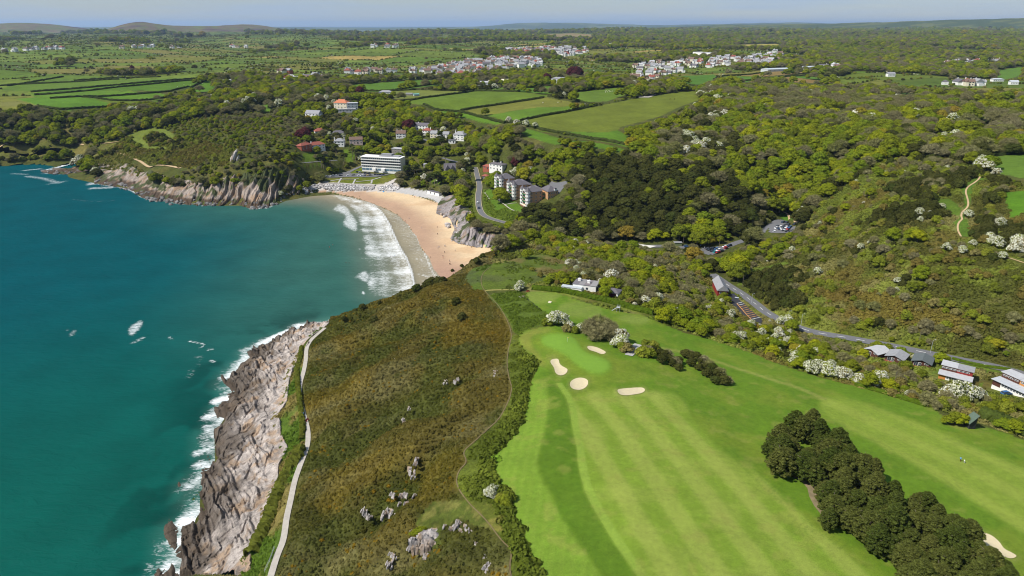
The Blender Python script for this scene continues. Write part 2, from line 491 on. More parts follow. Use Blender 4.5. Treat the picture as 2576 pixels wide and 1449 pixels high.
def submesh(name, mask_v, mat, mats=None, smooth=True, lift=0.0, extra=None):
    """the cells of the survey grid whose corner lies in mask_v, as one sheet"""
    f = mask_v[:-1, :-1]
    jj, ii = np.nonzero(f)
    if not len(jj): return None
    b = jj * NA + ii
    q = np.stack([b, b + 1, b + NA + 1, b + NA], -1)
    used, inv = np.unique(q, return_inverse=True)
    co = np.stack([GX.ravel()[used], GY.ravel()[used], ZG.ravel()[used] + lift], -1)
    me = mesh_np(name, co, inv.reshape(-1, 4), [mat], smooth=smooth, cols=COLR.reshape(-1, 3)[used])
    return add(name, me, kind="structure")

class MB:
    """collects quads and triangles with material slots"""
    def __init__(s): s.v = []; s.f = []; s.m = []
    def face(s, pts, m=0):
        b = len(s.v); s.v += [tuple(p) for p in pts]; s.f.append(tuple(range(b, b + len(pts)))); s.m.append(m)
    def box(s, x0, y0, z0, x1, y1, z1, m=0, top=None):
        b = len(s.v)
        s.v += [(x0, y0, z0), (x1, y0, z0), (x1, y1, z0), (x0, y1, z0), (x0, y0, z1), (x1, y0, z1), (x1, y1, z1), (x0, y1, z1)]
        for k, f in enumerate([(0, 3, 2, 1), (4, 5, 6, 7), (0, 1, 5, 4), (1, 2, 6, 5), (2, 3, 7, 6), (3, 0, 4, 7)]):
            s.f.append(tuple(b + i for i in f)); s.m.append(top if (k == 1 and top is not None) else m)
    def hip(s, x0, y0, x1, y1, z0, z1, m=0, over=.3, ridge=None, thick=.18):
        """hipped roof with the ridge along the longer side; ridge=0 gives gables"""
        x0 -= over; y0 -= over; x1 += over; y1 += over
        w, d = x1 - x0, y1 - y0
        if w >= d:
            r = d / 2 if ridge is None else ridge
            a, b_ = (x0 + r, (y0 + y1) / 2, z1), (x1 - r, (y0 + y1) / 2, z1)
        else:
            r = w / 2 if ridge is None else ridge
            a, b_ = ((x0 + x1) / 2, y0 + r, z1), ((x0 + x1) / 2, y1 - r, z1)
        k = len(s.v)
        s.v += [(x0, y0, z0), (x1, y0, z0), (x1, y1, z0), (x0, y1, z0), a, b_]
        s.v += [(x0, y0, z0 - thick), (x1, y0, z0 - thick), (x1, y1, z0 - thick), (x0, y1, z0 - thick)]
        if w >= d: fs = [(0, 1, 5, 4), (1, 2, 5), (2, 3, 4, 5), (3, 0, 4)]
        else: fs = [(0, 1, 4), (1, 2, 5, 4), (2, 3, 5), (3, 0, 4, 5)]
        fs += [(6, 7, 1, 0), (7, 8, 2, 1), (8, 9, 3, 2), (9, 6, 0, 3), (9, 8, 7, 6)]
        for f in fs: s.f.append(tuple(k + i for i in f)); s.m.append(m)
    def prism(s, cx, cy, r, z0, z1, n, m=0, r2=None, rot=0.0, cap=True):
        r2 = r if r2 is None else r2
        k = len(s.v)
        for (rr, z) in ((r, z0), (r2, z1)):
            for i in range(n):
                a = rot + 2 * math.pi * i / n
                s.v.append((cx + rr * math.cos(a), cy + rr * math.sin(a), z))
        for i in range(n):
            j = (i + 1) % n
            s.f.append((k + i, k + j, k + n + j, k + n + i)); s.m.append(m)
        if cap:
            s.f.append(tuple(k + n + i for i in range(n))); s.m.append(m)
            s.f.append(tuple(k + i for i in reversed(range(n)))); s.m.append(m)
    def tube(s, a, b, r0, r1, n=6, m=0):
        a = Vector(a); b = Vector(b); d = (b - a).normalized()
        q = d.to_track_quat('Z', 'Y').to_matrix()
        k = len(s.v)
        for (c, r) in ((a, r0), (b, r1)):
            for i in range(n):
                t = 2 * math.pi * i / n
                s.v.append(tuple(c + q @ Vector((r * math.cos(t), r * math.sin(t), 0))))
        for i in range(n):
            j = (i + 1) % n
            s.f.append((k + i, k + j, k + n + j, k + n + i)); s.m.append(m)
        s.f.append(tuple(k + n + i for i in range(n))); s.m.append(m)
    def mesh(s, name, mats, smooth=False):
        me = bpy.data.meshes.new(name)
        me.from_pydata(s.v, [], s.f)
        for m in mats: me.materials.append(m)
        me.polygons.foreach_set('material_index', np.array(s.m, np.int32))
        me.polygons.foreach_set('use_smooth', np.full(len(s.f), smooth, dtype=bool))
        me.update()
        return me

# ------------------------------------------------------------------ land cover
WOOD, HEATH, ROUGH, FAIR, GREEN, BUNK, BEACH, ROCK, FIELD, LAWN, SHINGLE, FARM, MOOR, SCRUB, MEADOW, BANK, GSCRUB = range(17)
COVER = np.zeros(GA.shape, np.int8)
COLR = np.zeros(GA.shape + (3,), np.float32)

def paint(mask, c, var=0.0, ns=None):
    c = np.array(c, np.float32)
    COLR[mask] = c
def cmix(mask, c, w):
    w = (w[mask])[:, None]
    COLR[mask] = COLR[mask] * (1 - w) + np.array(c, np.float32) * w

n_big = fbm(GX / 60, GY / 60, 21, 4)
n_mid = fbm(GX / 14, GY / 14, 31, 4)
n_fine = fbm(GX / 3.0, GY / 3.0, 41, 4)

# default woodland floor
paint(COVER == WOOD, (.060, .070, .024))
cmix(COVER == WOOD, (.085, .080, .034), sstep(.45, .65, n_mid))

# farmland beyond the woods: a patchwork of long fields
def fields(x, y, rot, cw, ch, s):
    c, sn = math.cos(rot), math.sin(rot)
    wx = x + 40 * (fbm(x / 300, y / 300, s + 1, 2) - .5); wy = y + 40 * (fbm(x / 300, y / 300, s + 2, 2) - .5)
    px = (wx * c + wy * sn) / cw; py = (-wx * sn + wy * c) / ch
    ix = np.floor(px).astype(np.int64); iy = np.floor(py).astype(np.int64)
    d1 = np.full(x.shape, 9.); d2 = np.full(x.shape, 9.); cid = np.zeros(x.shape)
    for ox in (-1, 0, 1):
        for oy in (-1, 0, 1):
            jx = ix + ox; jy = iy + oy
            hx = jx + .5 + .8 * (_hash(jx, jy, s) - .5); hy = jy + .5 + .8 * (_hash(jx, jy, s + 7) - .5)
            d = np.maximum(np.abs(px - hx), np.abs(py - hy)) * .75 + np.hypot(px - hx, py - hy) * .25
            k = d < d1
            d2 = np.where(k, d1, np.minimum(d2, d)); cid = np.where(k, _hash(jx, jy, s + 13), cid); d1 = np.where(k, d, d1)
    return cid, (d2 - d1) * min(cw, ch)
def field_at(x, y):
    a, b = fields(x, y, .35, 190, 62, 55); a2, b2 = fields(x, y, -.5, 260, 130, 77)
    q = fbm(x / 900, y / 900, 91, 2) > .5
    return np.where(q, a2, a), np.where(q, b2, b)
FID, FEDGE = field_at(GX, GY)
# where woods stand on the plateau: more to the right
azd = np.degrees(GA)
WOODY = fbm(GX / 420, GY / 330, 63, 4) - .085 * sstep(4, -10, azd) * sstep(1250, 1500, GD) + .004 * azd * sstep(1300, 2500, GD) + .10 * sstep(5, 30, azd) + .02 + .05 * sstep(4000, 8000, GD)
farm = (GD > 1230) & (DEM > 1)
COVER[farm & (WOODY < .54)] = FARM
pal = np.array([(.075, .150, .020), (.095, .165, .026), (.070, .125, .022), (.115, .150, .034), (.060, .115, .018), (.130, .150, .045), (.085, .140, .022), (.10, .17, .03)], np.float32)
pal = pal * np.array([1.2, .95, 1.1], np.float32)
fm = COVER == FARM
COLR[fm] = pal[(FID[fm] * 97).astype(int) % len(pal)]
sp = fm & (FID > .975); paint(sp, (.30, .22, .10))
_hw = np.maximum(1.6, GD / 1000)
cmix(fm, (.035, .050, .014), sstep(2.0, .9, FEDGE / _hw) * .9)
cmix(fm, (.04, .06, .015), (fbm(GX / 9, GY / 9, 4, 2) > .68) * .5)
# moorland on the western hills
moor = hills(GX, GY) > 28
moor &= (azd < -8)
COVER[moor] = MOOR
paint(moor, (.115, .085, .050)); cmix(moor, (.10, .12, .03), sstep(.4, .7, n_big)); cmix(moor, (.07, .045, .045), sstep(.5, .7, fbm(GX / 250, GY / 250, 8)))
fr = (GD > 10800) & (DEM > 1) & ~moor
paint(fr, (.05, .07, .035)); cmix(fr, (.11, .12, .05), sstep(.5, .62, fbm(GX / 300, GY / 120, 12)))

def region(poly, code, col, sm=0, world=False):
    p = np.asarray(poly, float) if world else hits(poly)
    if sm: p = smooth_poly(p, sm)
    m = poly_mask(p)
    COVER[m] = code
    if col is not None: paint(m, col)
    return m, p

def crop(x0, y0, k, pts):
    return [(x0 + k * a, y0 + k * b) for a, b in pts]
cA = lambda p: crop(0, 0, .33347, p)
cB = lambda p: crop(859.1, 0, .33347, p)
cC = lambda p: crop(1718.2, 0, .33347, p)
cD = lambda p: crop(0, 483, .33347, p)
cE = lambda p: crop(859.1, 483, .33347, p)
cF = lambda p: crop(1718.2, 483, .33347, p)
cG = lambda p: crop(377.3, 966, .33347, p)
cH = lambda p: crop(859.1, 966, .33347, p)
cI = lambda p: crop(1718.2, 966, .33347, p)
cV = lambda p: crop(691.8, 251.6, .19531, p)    # cove
cT = lambda p: crop(1163.5, 345.9, .19531, p)   # turreted flats
cP = lambda p: crop(1666.6, 377.3, .19531, p)   # car parks
cR = lambda p: crop(2075.4, 377.3, .19531, p)
cS = lambda p: crop(817.6, 452.8, .19964, p)    # surf
cL = lambda p: crop(2138.3, 817.6, .17363, p)   # lodges
cO = lambda p: crop(1320.7, 679.2, .17359, p)   # bungalow

FIELDS = []   # (polygon, colour)
G1, G2, G3, G4, OL, TAN = (.078, .150, .020), (.092, .160, .026), (.105, .165, .030), (.066, .130, .017), (.118, .140, .028), (.150, .145, .045)
FIELDS += [
  (cB([(370,780),(1000,690),(1350,692),(1570,722),(1530,735),(900,830),(690,820),(620,790)]), (.100,.150,.026)),
  (cB([(910,845),(1540,735),(1840,792),(1800,800),(1080,866)]), (.140,.145,.040)),
  (cB([(1080,866),(1800,800),(1920,796),(1350,912),(1240,915)]), (.085,.150,.022)),
  (cB([(1360,915),(1950,800),(2230,740),(2576,690),(2700,690),(2700,750),(2570,800),(2400,880),(2100,960),(2080,1000),(2000,1000),(1480,985)]), (.112,.135,.026)),
  (cB([(1480,990),(2000,1000),(2080,985),(2180,1040),(2270,1085),(2200,1120),(1900,1055),(1700,1015)]), (.075,.145,.020)),
  (cB([(1180,970),(1350,958),(1500,1000),(1700,1060),(1860,1065),(2130,1125),(2120,1150),(1900,1110),(1600,1090),(1400,1030)]), (.078,.150,.020)),
  (cB([(1600,720),(2130,655),(2230,690),(2000,765),(1850,772)]), (.095,.150,.028)),
  (cB([(1200,682),(1650,640),(1665,670),(1560,712),(1350,690)]), (.070,.135,.018)),
  (cB([(690,835),(900,840),(1240,925),(1180,940),(960,895),(800,865)]), (.080,.155,.020)),
  (cB([(0,770),(380,750),(330,785),(130,800),(0,790)]), (.095,.150,.030)),
  (cB([(330,690),(560,680),(980,690),(600,745),(400,745),(380,710)]), (.130,.150,.045)),
  (cB([(0,650),(560,605),(900,600),(880,625),(350,690),(230,690),(0,690)]), (.075,.145,.020)),
  (cB([(1000,660),(1180,640),(1330,645),(1180,680),(1010,688)]), (.085,.150,.022)),
  (cA([(120,745),(250,735),(560,735),(700,745),(880,790),(530,832),(400,822),(290,800)]), (.080,.165,.020)),
  (cA([(240,725),(640,690),(1180,700),(1290,720),(1190,755),(880,760),(620,735),(380,745)]), (.088,.165,.022)),
  (cA([(220,705),(700,650),(1250,600),(1560,590),(1430,660),(1280,690),(640,690),(260,722)]), (.070,.135,.018)),
  (cA([(60,650),(420,600),(900,600),(1400,585),(1230,605),(700,650),(240,690),(0,680)]), (.085,.140,.024)),
  (cA([(1440,665),(1570,600),(1640,650),(1560,695),(1380,690)]), (.075,.155,.018)),
  (cA([(900,790),(1190,760),(1380,725),(1440,740),(1200,775),(1000,795)]), (.080,.160,.020)),
  (cA([(0,770),(120,765),(300,805),(150,810),(0,800)]), (.150,.150,.060)),
  (cA([(1900,805),(2160,745),(2180,770),(2020,810),(2080,850),(1960,840)]), (.085,.160,.022)),
  (cA([(2380,740),(2576,700),(2576,735),(2400,755)]), (.07,.13,.018)),
  (cC([(0,570),(230,560),(270,590),(190,610),(120,640),(60,650),(0,600)]), (.065,.140,.022)),
  (cC([(240,610),(370,575),(600,580),(480,620)]), (.070,.145,.024)),
  (cC([(500,615),(600,590),(820,580),(1100,620),(1110,635),(760,612)]), (.190,.125,.070)),
  (cC([(370,565),(640,540),(960,530),(980,545),(640,575)]), (.20,.14,.08)),
  (cC([(690,575),(960,560),(1110,595),(1090,608),(800,580)]), (.070,.140,.022)),
  (cC([(365,365),(480,335),(700,330),(880,348),(700,372),(480,372)]), (.33,.27,.11)),
  (cB([(800,360),(1200,365),(1500,345),(1880,335),(1910,348),(1500,358),(1100,375),(820,372)]), (.26,.24,.09)),
  (cB([(1370,262),(1750,250),(1920,262),(1880,285),(1600,278)]), (.21,.16,.11)),
  (cC([(1530,680),(1790,640),(1790,690),(1700,710),(1540,700)]), (.085,.145,.030)),
  (cC([(2090,720),(2200,700),(2573,690),(2573,740),(2180,745)]), (.085,.160,.030)),
  (cC([(1850,965),(1960,930),(2300,905),(2300,930),(2120,960),(1950,990)]), (.080,.150,.026)),
  (cC([(2170,860),(2390,850),(2380,890),(2250,900)]), (.09,.155,.03)),
  (cC([(2220,1200),(2573,1165),(2700,1160),(2700,1350),(2573,1345),(2330,1300),(2310,1260)]), (.088,.150,.030)),
  (cR([(2290,545),(2600,520),(2800,560),(2800,860),(2563,840),(2400,900),(2330,700)]), (.072,.160,.018)),
  (cR([(2280,1140),(2563,1120),(2700,1140),(2650,1210),(2350,1220)]), (.10,.165,.03)),
  (cC([(1800,390),(2350,380),(2300,395),(1850,400)]), (.06,.14,.03)),
  (cC([(2350,530),(2573,500),(2573,570),(2430,600),(2360,590)]), (.085,.16,.03)),
]
FIELD_POLY = []
for poly, c in FIELDS:
    m, p = region(poly, FIELD, c)
    FIELD_POLY.append(p)
fld = COVER == FIELD
COLR[fld] *= (0.82 + .36 * fbm(GX[fld] / 25, GY[fld] / 25, 15, 3))[:, None].astype(np.float32)

# scrubby hillside right of the valley road, and the scrub north of the course
region([(1860,700),(1900,640),(2010,590),(2060,520),(2150,450),(2250,400),(2400,400),(2576,470),(2800,560),(2800,980),(2576,925),(2385,893),(2218,860),(2105,841),(2031,827),(1978,806),(1931,782),(1898,755)], SCRUB, (.085,.090,.030))
region([(1180,690),(1250,640),(1330,612),(1420,602),(1560,618),(1700,640),(1790,690),(1828,720),(1861,740),(1898,767),(1931,794),(1978,817),(2031,837),(2105,850),(2218,870),(2385,904),(2576,941),(2700,970),(2700,1140),(2600,1110),(2352,1029),(2131,966),(1951,913),(1785,853),(1659,810),(1546,780),(1426,746),(1333,735),(1290,725)], SCRUB, (.095,.110,.032))
_sc = COVER == SCRUB
paint(_sc, (.105, .125, .034))
_p1 = fbm(GX / 46, GY / 46, 501, 4); _p2 = fbm((GX + GY) / 60, (GY - GX) / 26, 511, 4); _p3 = fbm(GX / 15, GY / 15, 521, 3)
cmix(_sc, (.120, .098, .042), sstep(.48, .62, _p2) * .9)
cmix(_sc, (.062, .066, .024), sstep(.52, .62, _p1) * .85)
cmix(_sc, (.175, .160, .088), sstep(.56, .68, fbm(GX / 30, GY / 22, 531, 4)) * .8)
cmix(_sc, (.150, .180, .045), sstep(.58, .70, _p3) * .7)
_bm = poly_mask(smooth_poly(hits(cF([(1000,720),(1500,760),(1800,860),(2100,910),(2320,1000),(2100,1090),(1500,1030),(1150,920)])), 1)) & _sc
cmix(_bm, (.120, .088, .034), np.full(GA.shape, .8) * sstep(.3, .5, _p3))
for poly, c in FIELDS[-4:-1]:
    region(poly, FIELD, c)
# headland across the bay: open heath patch
m, p = region(cA([(980,1000),(1160,960),(1300,1000),(1340,1060),(1500,1050),(1700,1120),(1760,1200),(1690,1260),(1400,1270),(1250,1235),(1040,1200),(900,1150),(760,1140),(700,1110),(900,1060)]), SCRUB, (.075, .082, .026))
paint(m, (.105, .115, .034)); cmix(m, (.085, .070, .030), sstep(.48, .6, n_big) * .8); cmix(m, (.13, .155, .04), sstep(.55, .7, n_mid) * .7)
m, p = region(cA([(985,1005),(1160,962),(1260,975),(1340,1045),(1260,1060),(1180,1000),(1080,1050),(1130,1100),(1280,1110),(1240,1130),(1080,1120),(920,1062)]), MEADOW, (.115, .145, .035))
for _pl in ([(-120,402),(0,404),(120,401),(200,400),(232,392),(215,364),(100,358),(0,370),(-120,378)], [(222,408),(245,378),(330,346),(345,380),(330,410),(360,430),(345,448),(260,428)]):
    m, p = region(_pl, SCRUB, (.095, .100, .032)); cmix(m, (.15, .125, .06), sstep(.5, .64, n_mid) * .7)
m, p = region(cA([(0,960),(140,1000),(330,950),(320,1000),(200,1040),(0,1050)]), SCRUB, (.10, .10, .085))
m, p = region(cA([(440,1000),(520,840),(560,860),(540,1000),(610,1080),(450,1070)]), SCRUB, (.12, .10, .05))

# heath slope, above the concrete path; it runs over the crest down to the hidden shore
path_w = at(np.array([p[0] for p in PATH]), np.array([p[1] for p in PATH]), np.array(PATH_Z, float))
crest_w = at(*[np.array(c, float) for c in zip(*CREST)])
toe_w = at(*[np.array(c, float) for c in zip(*TOE)])
foot_w = at(np.array([p[0] for p in FOOT]), np.array([p[1] for p in FOOT]), np.array(FOOT_Z, float))
heath_poly = np.concatenate([path_w, toe_w[:7] + np.array([0, 3.]), crest_w[6:7], foot_w[::-1], [(0.5, 85), (-75, 85)]])
m_heath, _ = region(heath_poly, HEATH, (.100, .078, .026), world=True)
hz_ = fbm(GX / 16, GY / 22, 101, 4)
COLR[m_heath] *= 1.1
cmix(m_heath, (.072, .070, .022), sstep(.52, .40, fbm((GX + .35 * GY) / 34, (GY - .35 * GX) / 13, 187, 4)) * .8)  # darker colour along the gullies paints in the shade of the folds
cmix(m_heath, (.170, .142, .078), sstep(.46, .66, fbm(GX / 30, GY / 12, 111, 4)) * .72)
cmix(m_heath, (.058, .066, .018), sstep(.46, .60, hz_) * .72)  # olive and tan plant patches, contrast deepened to stand for weak relief shading
cmix(m_heath, (.145, .098, .020), sstep(.52, .72, fbm(GX / 24, GY / 24, 121, 4)) * .6)
# green bramble belt between footpath and course, grassy dip low down
golf_l = hits([(1369,1446)]) 
g_edge = hits(GOLFL)
belt = np.concatenate([foot_w[:19], hits([(1303,843)]), g_edge[::-1], [(4, 85), (.5, 85)]])
m_belt, _ = region(belt, GSCRUB, (.072, .092, .020), world=True)
cmix(m_belt, (.115, .140, .030), sstep(.45, .65, n_mid) * .8)
m, p = region(cE([(1100,780),(1320,745),(1390,770),(1440,850),(1560,920),(1540,1000),(1400,1040),(1330,1080),(1300,1060),(1260,960)]), GSCRUB, (.075,.110,.022))
m, p = region(cH([(560,1060),(700,900),(900,880),(1130,900),(1250,1050),(1200,1110),(1050,1080),(880,1010),(740,1100),(760,1200),(640,1240)]), MEADOW, (.082,.098,.024))
cmix(m, (.15, .14, .05), sstep(.5, .65, n_fine))
# meadow on the headland
m_mead, _ = region(cE([(930,650),(960,590),(1080,540),(1300,530),(1450,590),(1600,660),(1570,680),(1430,700),(1350,735),(1290,745),(1080,740),(1000,740)]), MEADOW, (.080, .112, .022))
cmix(m_mead, (.075, .085, .05), sstep(.5, .68, n_mid) * .6)
m_br, _ = region(cE([(1240,520),(1400,480),(1560,470),(1700,530),(1720,640),(1600,660),(1450,590)]), MEADOW, (.135,.115,.060))
cmix(m_br, (.08, .11, .025), sstep(.45, .6, n_mid))

# the bank between path and rocks
rt_w = hits(ROCKTOP)
bank = np.concatenate([path_w[::-1], rt_w, [(-112, 120)]])
m_bank, _ = region(bank, BANK, (.070, .115, .022), world=True)
cmix(m_bank, (.17, .14, .070), sstep(.45, .62, fbm(GX / 9, GY / 14, 131, 4)) * sstep(0, 1, 1.0))

# beach, shingle, grass and terrace of the cove
swash_w = at(np.array([p[0] for p in SWASH]), np.array([p[1] for p in SWASH]), 0.0)
beach_far = hits([(800,478),(868,482),(938,479),(1000,482),(1060,497),(1110,512)]) 
rc_w = at(*[np.array(c, float) for c in zip(*RCLIFF_B)])
beach_poly = np.concatenate([swash_w, toe_w[4:8], hits([(1345,603)]), rc_w[::-1], beach_far[::-1]])
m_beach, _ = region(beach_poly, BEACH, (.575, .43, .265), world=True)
d_sw = seg_dist(np.stack([GX, GY], -1)[m_beach], swash_w)
wet = np.zeros(GA.shape, np.float32); wet[m_beach] = sstep(34, 8, d_sw + 14 * (n_big[m_beach] - .5))
cmix(m_beach, (.36, .235, .155), wet)
_b2 = sstep(.5, .68, fbm(GX / 25 + GY / 60, GY / 9, 141, 3)) * (1 - wet) * .55
cmix(m_beach, (.47, .295, .16), _b2)
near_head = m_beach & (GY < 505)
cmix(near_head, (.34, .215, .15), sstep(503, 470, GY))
m_sh, _ = region(cV([(1500,1130),(1700,1128),(1960,1170),(2130,1220),(2225,1270),(2200,1350),(2000,1270),(1700,1212),(1500,1180)]), SHINGLE, (.40, .385, .37))
m_l, lawn_poly = region(cV([(620,1050),(740,1010),(1000,1004),(1300,1003),(1480,965),(1550,962),(1560,1000),(1440,1060),(1380,1092),(800,1078)]), LAWN, (.105, .125, .022))
cmix(m_l, (.16, .15, .05), sstep(.45, .65, n_mid) * .6)
m_, _ = region(cV([(560,1060),(620,1052),(800,1080),(1380,1095),(1560,1010),(1620,1130),(1500,1190),(1300,1180),(900,1180),(560,1160)]), SHINGLE, (.44, .40, .36))
region(cT([(60,700),(180,680),(190,900),(250,1030),(400,1080),(560,1120),(420,1150),(250,1090),(100,1100),(30,1040),(0,1000),(0,850)]), GSCRUB, (.085,.105,.024))
region(cT([(260,650),(330,690),(480,830),(600,930),(720,960),(700,1060),(560,1085),(420,1050),(310,1010),(265,940),(255,800)]), GSCRUB, (.090,.125,.026))
region(cT([(400,690),(560,740),(760,900),(760,960),(600,930),(480,800)]), LAWN, (.080,.145,.020))
region(cV([(960,930),(1000,890),(1110,862),(1150,920),(1060,940),(980,945)]), LAWN, (.095,.12,.022))
for pl in ([(360,690),(460,670),(560,720),(520,760),(380,790)], [(870,650),(960,630),(1030,700),(1010,780),(920,790)], [(1000,620),(1160,600),(1200,630),(1060,640)], [(1980,1040),(2130,1010),(2200,1050),(2100,1080)], [(350,860),(560,830),(640,840),(380,870)]):
    region(cV(pl), LAWN, (.085, .135, .020))
for pl in ([(290,690),(350,660),(480,760),(470,800),(330,790)], [(330,800),(430,800),(570,910),(440,940)], [(480,770),(520,760),(640,830),(540,860)], [(560,880),(680,850),(790,920),(720,950),(600,920)]):
    region(cT(pl), LAWN, (.080, .145, .020))
region(cP([(1480,760),(1620,770),(1730,850),(1700,890),(1520,870),(1500,800)]), LAWN, (.06, .13, .02))
region(cR([(1430,640),(1600,620),(1760,760),(1740,860),(1500,860),(1440,820)]), MEADOW, (.075, .125, .022))
region(cR([(1720,470),(1960,340),(2100,370),(1940,430),(1890,560),(1860,760),(1780,900),(1850,880),(1880,1130),(1760,1120),(1690,1020),(1640,950),(1750,850),(1800,600)]), MEADOW, (.070, .125, .022))
region(cL([(1180,700),(1330,560),(1500,480),(1900,600),(2420,660),(2600,700),(2600,760),(2110,690),(1930,760),(1900,950),(1870,900),(1950,650)]), LAWN, (.095, .135, .028))
region(cF([(440,640),(560,570),(780,520),(800,540),(640,600),(500,640),(460,700),(410,700)]), MEADOW, (.085,.120,.024))

# golf course
up_top = [(1323,738),(1333,735),(1379,736),(1426,746),(1476,763),(1546,780),(1609,793),(1659,810),(1718,836),(1785,853),(1861,876),(1951,913),(2051,946),(2131,966),(2218,989),(2285,1009),(2352,1029),(2388,1069),(2435,1076),(2485,1076),(2576,1106),(2700,1140)]
golf_poly = np.concatenate([hits(up_top), [(200, 190), (120, 85), (4, 85)], g_edge, hits([(1326,830),(1376,821),(1400,815),(1379,790),(1339,766)])])
m_golf, _ = region(golf_poly, ROUGH, (0.087, 0.175, 0.015), world=True)
cmix(m_golf, (0.132, 0.195, 0.025), sstep(.42, .68, fbm(GX / 11, GY / 11, 151, 4)) * .65)
cmix(m_golf, (0.064, 0.140, 0.011), sstep(.56, .74, n_fine) * .35)

def soft(world_poly, sm=2, n=2):
    m = poly_mask(smooth_poly(world_poly, sm)).astype(np.float32)
    return blur(blur(m, n, 0), n, 1)

def stripes(p0, p1, w, wob=0.0, s=0):
    """alternating mower tracks parallel to the line p0-p1"""
    p0 = np.array(p0, float); p1 = np.array(p1, float); d = (p1 - p0) / np.hypot(*(p1 - p0)); nrm = np.array([-d[1], d[0]])
    t = (GX - p0[0]) * nrm[0] + (GY - p0[1]) * nrm[1]
    t = t + wob * (fbm(GX / 30, GY / 30, 161 + s, 2) - .5)
    return .5 + .5 * np.tanh(2.2 * np.sin(t * math.pi / w))

band_l = cH([(1550,0),(1570,150),(1555,300),(1510,450),(1480,580),(1500,700),(1580,830),(1660,1000),(1750,1150),(1880,1330),(1960,1448),(2040,1560)])
line_l = cH([(1620,0),(1700,110),(1730,200),(1740,320),(1780,480),(1790,620),(1850,830),(1950,1000),(2070,1200),(2240,1448),(2330,1560)])
g_left = [(1372,1460)] + GOLFL[:13]
S_left = soft(np.concatenate([hits(g_left), hits([(1370, 960)]), hits(band_l)]), 1)
gl = lambda w, c: cmix(np.ones(GA.shape, bool), c, w.astype(np.float32))
st = stripes(hit(1300, 1200), hit(1345, 1000), 1.3, 1.0)
gl(S_left * m_golf, (0.122, 0.225, 0.027)); gl(S_left * m_golf * st * .30, (0.159, 0.260, 0.038))
S_band = soft(np.concatenate([hits(band_l), hits(line_l[::-1])]), 1)
gl(S_band * m_golf * .85, (.062, .138, .011)); gl(S_band * m_golf * sstep(.45, .7, fbm(GX / 6, GY / 6, 165, 3)) * .5, (.085, .165, .016))
# light mower lane along the main fairway, and the fairway itself
ln = smooth_line(hits([(u + 8, v) for u, v in line_l]))
dl_ = np.full(GA.shape, 99.); mm = m_golf & (GD < 300); dl_[mm] = seg_dist(np.stack([GX, GY], -1)[mm], ln)
main_r = cI([(0,130),(70,260),(200,420),(330,540),(520,640),(640,760),(780,900),(900,1010),(1040,1130),(1250,1290),(1450,1449),(1600,1560)])
main_t = [(1455,1000),(1490,985),(1560,985),(1640,985),(1690,990)]
S_main = soft(np.concatenate([hits(main_t), hits(main_r), hits(line_l[::-1])[:-1]]), 1)
st = stripes(hit(1560, 1000), hit(1900, 1449), 5.5, 2.5, 3)
gl(S_main, (0.132, 0.225, 0.027)); gl(S_main * st * .62, (0.229, 0.300, 0.071)); gl(S_main * sstep(.45, .7, fbm(GX / 8, GY / 8, 171)) * .35, (0.202, 0.260, 0.063))
gl(sstep(1.5, .8, dl_), (0.165, 0.270, 0.044))
_tr = smooth_line(hits(cI([(330,300),(480,520),(640,680),(840,840),(1000,1000),(1080,1130),(1000,1120)])), 2)
_tm = m_golf & (GD < 240); _td = np.full(GA.shape, 99.); _td[_tm] = seg_dist(np.stack([GX, GY], -1)[_tm], _tr)
for _o in (.9, 2.6, 4.0, 5.8): gl(sstep(.35, .1, np.abs(_td - _o)) * .35 * (n_mid > .4), (.075, .140, .020))
gl(m_golf * sstep(.62, .75, fbm(GX / 5, GY / 5, 191, 4)) * .35, (.20, .23, .06))
# right-hand hole
S_r = soft(hits(cI([(1020,150),(1080,100),(1200,110),(1400,160),(1800,310),(2200,480),(2573,640),(2750,730),(2750,1230),(2573,1130),(2200,880),(1900,700),(1600,520),(1300,360),(1100,250),(1020,180)])), 2)
st = stripes(hit(2060, 1010), hit(2560, 1260), 7.0, 2.0, 5)
gl(S_r, (0.149, 0.235, 0.034)); gl(S_r * st * .5, (0.212, 0.285, 0.059))
ln2 = smooth_line(hits(cF([(-150,1180),(0,1210),(200,1260),(440,1340),(740,1440)]) + cI([(850,20),(1050,105)])))
dl2 = np.full(GA.shape, 99.); dl2[m_golf] = seg_dist(np.stack([GX, GY], -1)[m_golf], ln2)
gl(sstep(2.2, .8, dl2) * .8, (0.185, 0.235, 0.058))
# upper tees and patches
for pl in (cO([(460,570),(520,490),(660,465),(860,480),(1060,530),(1130,590),(1100,650),(1080,700),(900,690),(700,670),(500,630)]), cO([(1310,710),(1400,660),(1560,655),(1780,680),(1850,710),(1720,790),(1600,790),(1420,740)]), cO([(0,350),(60,320),(400,330),(540,360),(440,430),(300,470),(160,500),(60,440)])):
    gl(soft(hits(pl), 2, 1), (0.143, 0.215, 0.042))
st = stripes(hit(1420, 790), hit(1500, 762), 5, 1.0, 8); gl(soft(hits(cO([(460,570),(520,490),(660,465),(860,480),(1060,530),(1130,590),(1100,650),(1080,700),(900,690),(700,670),(500,630)])), 2, 1) * st * .4, (0.106, 0.190, 0.026))
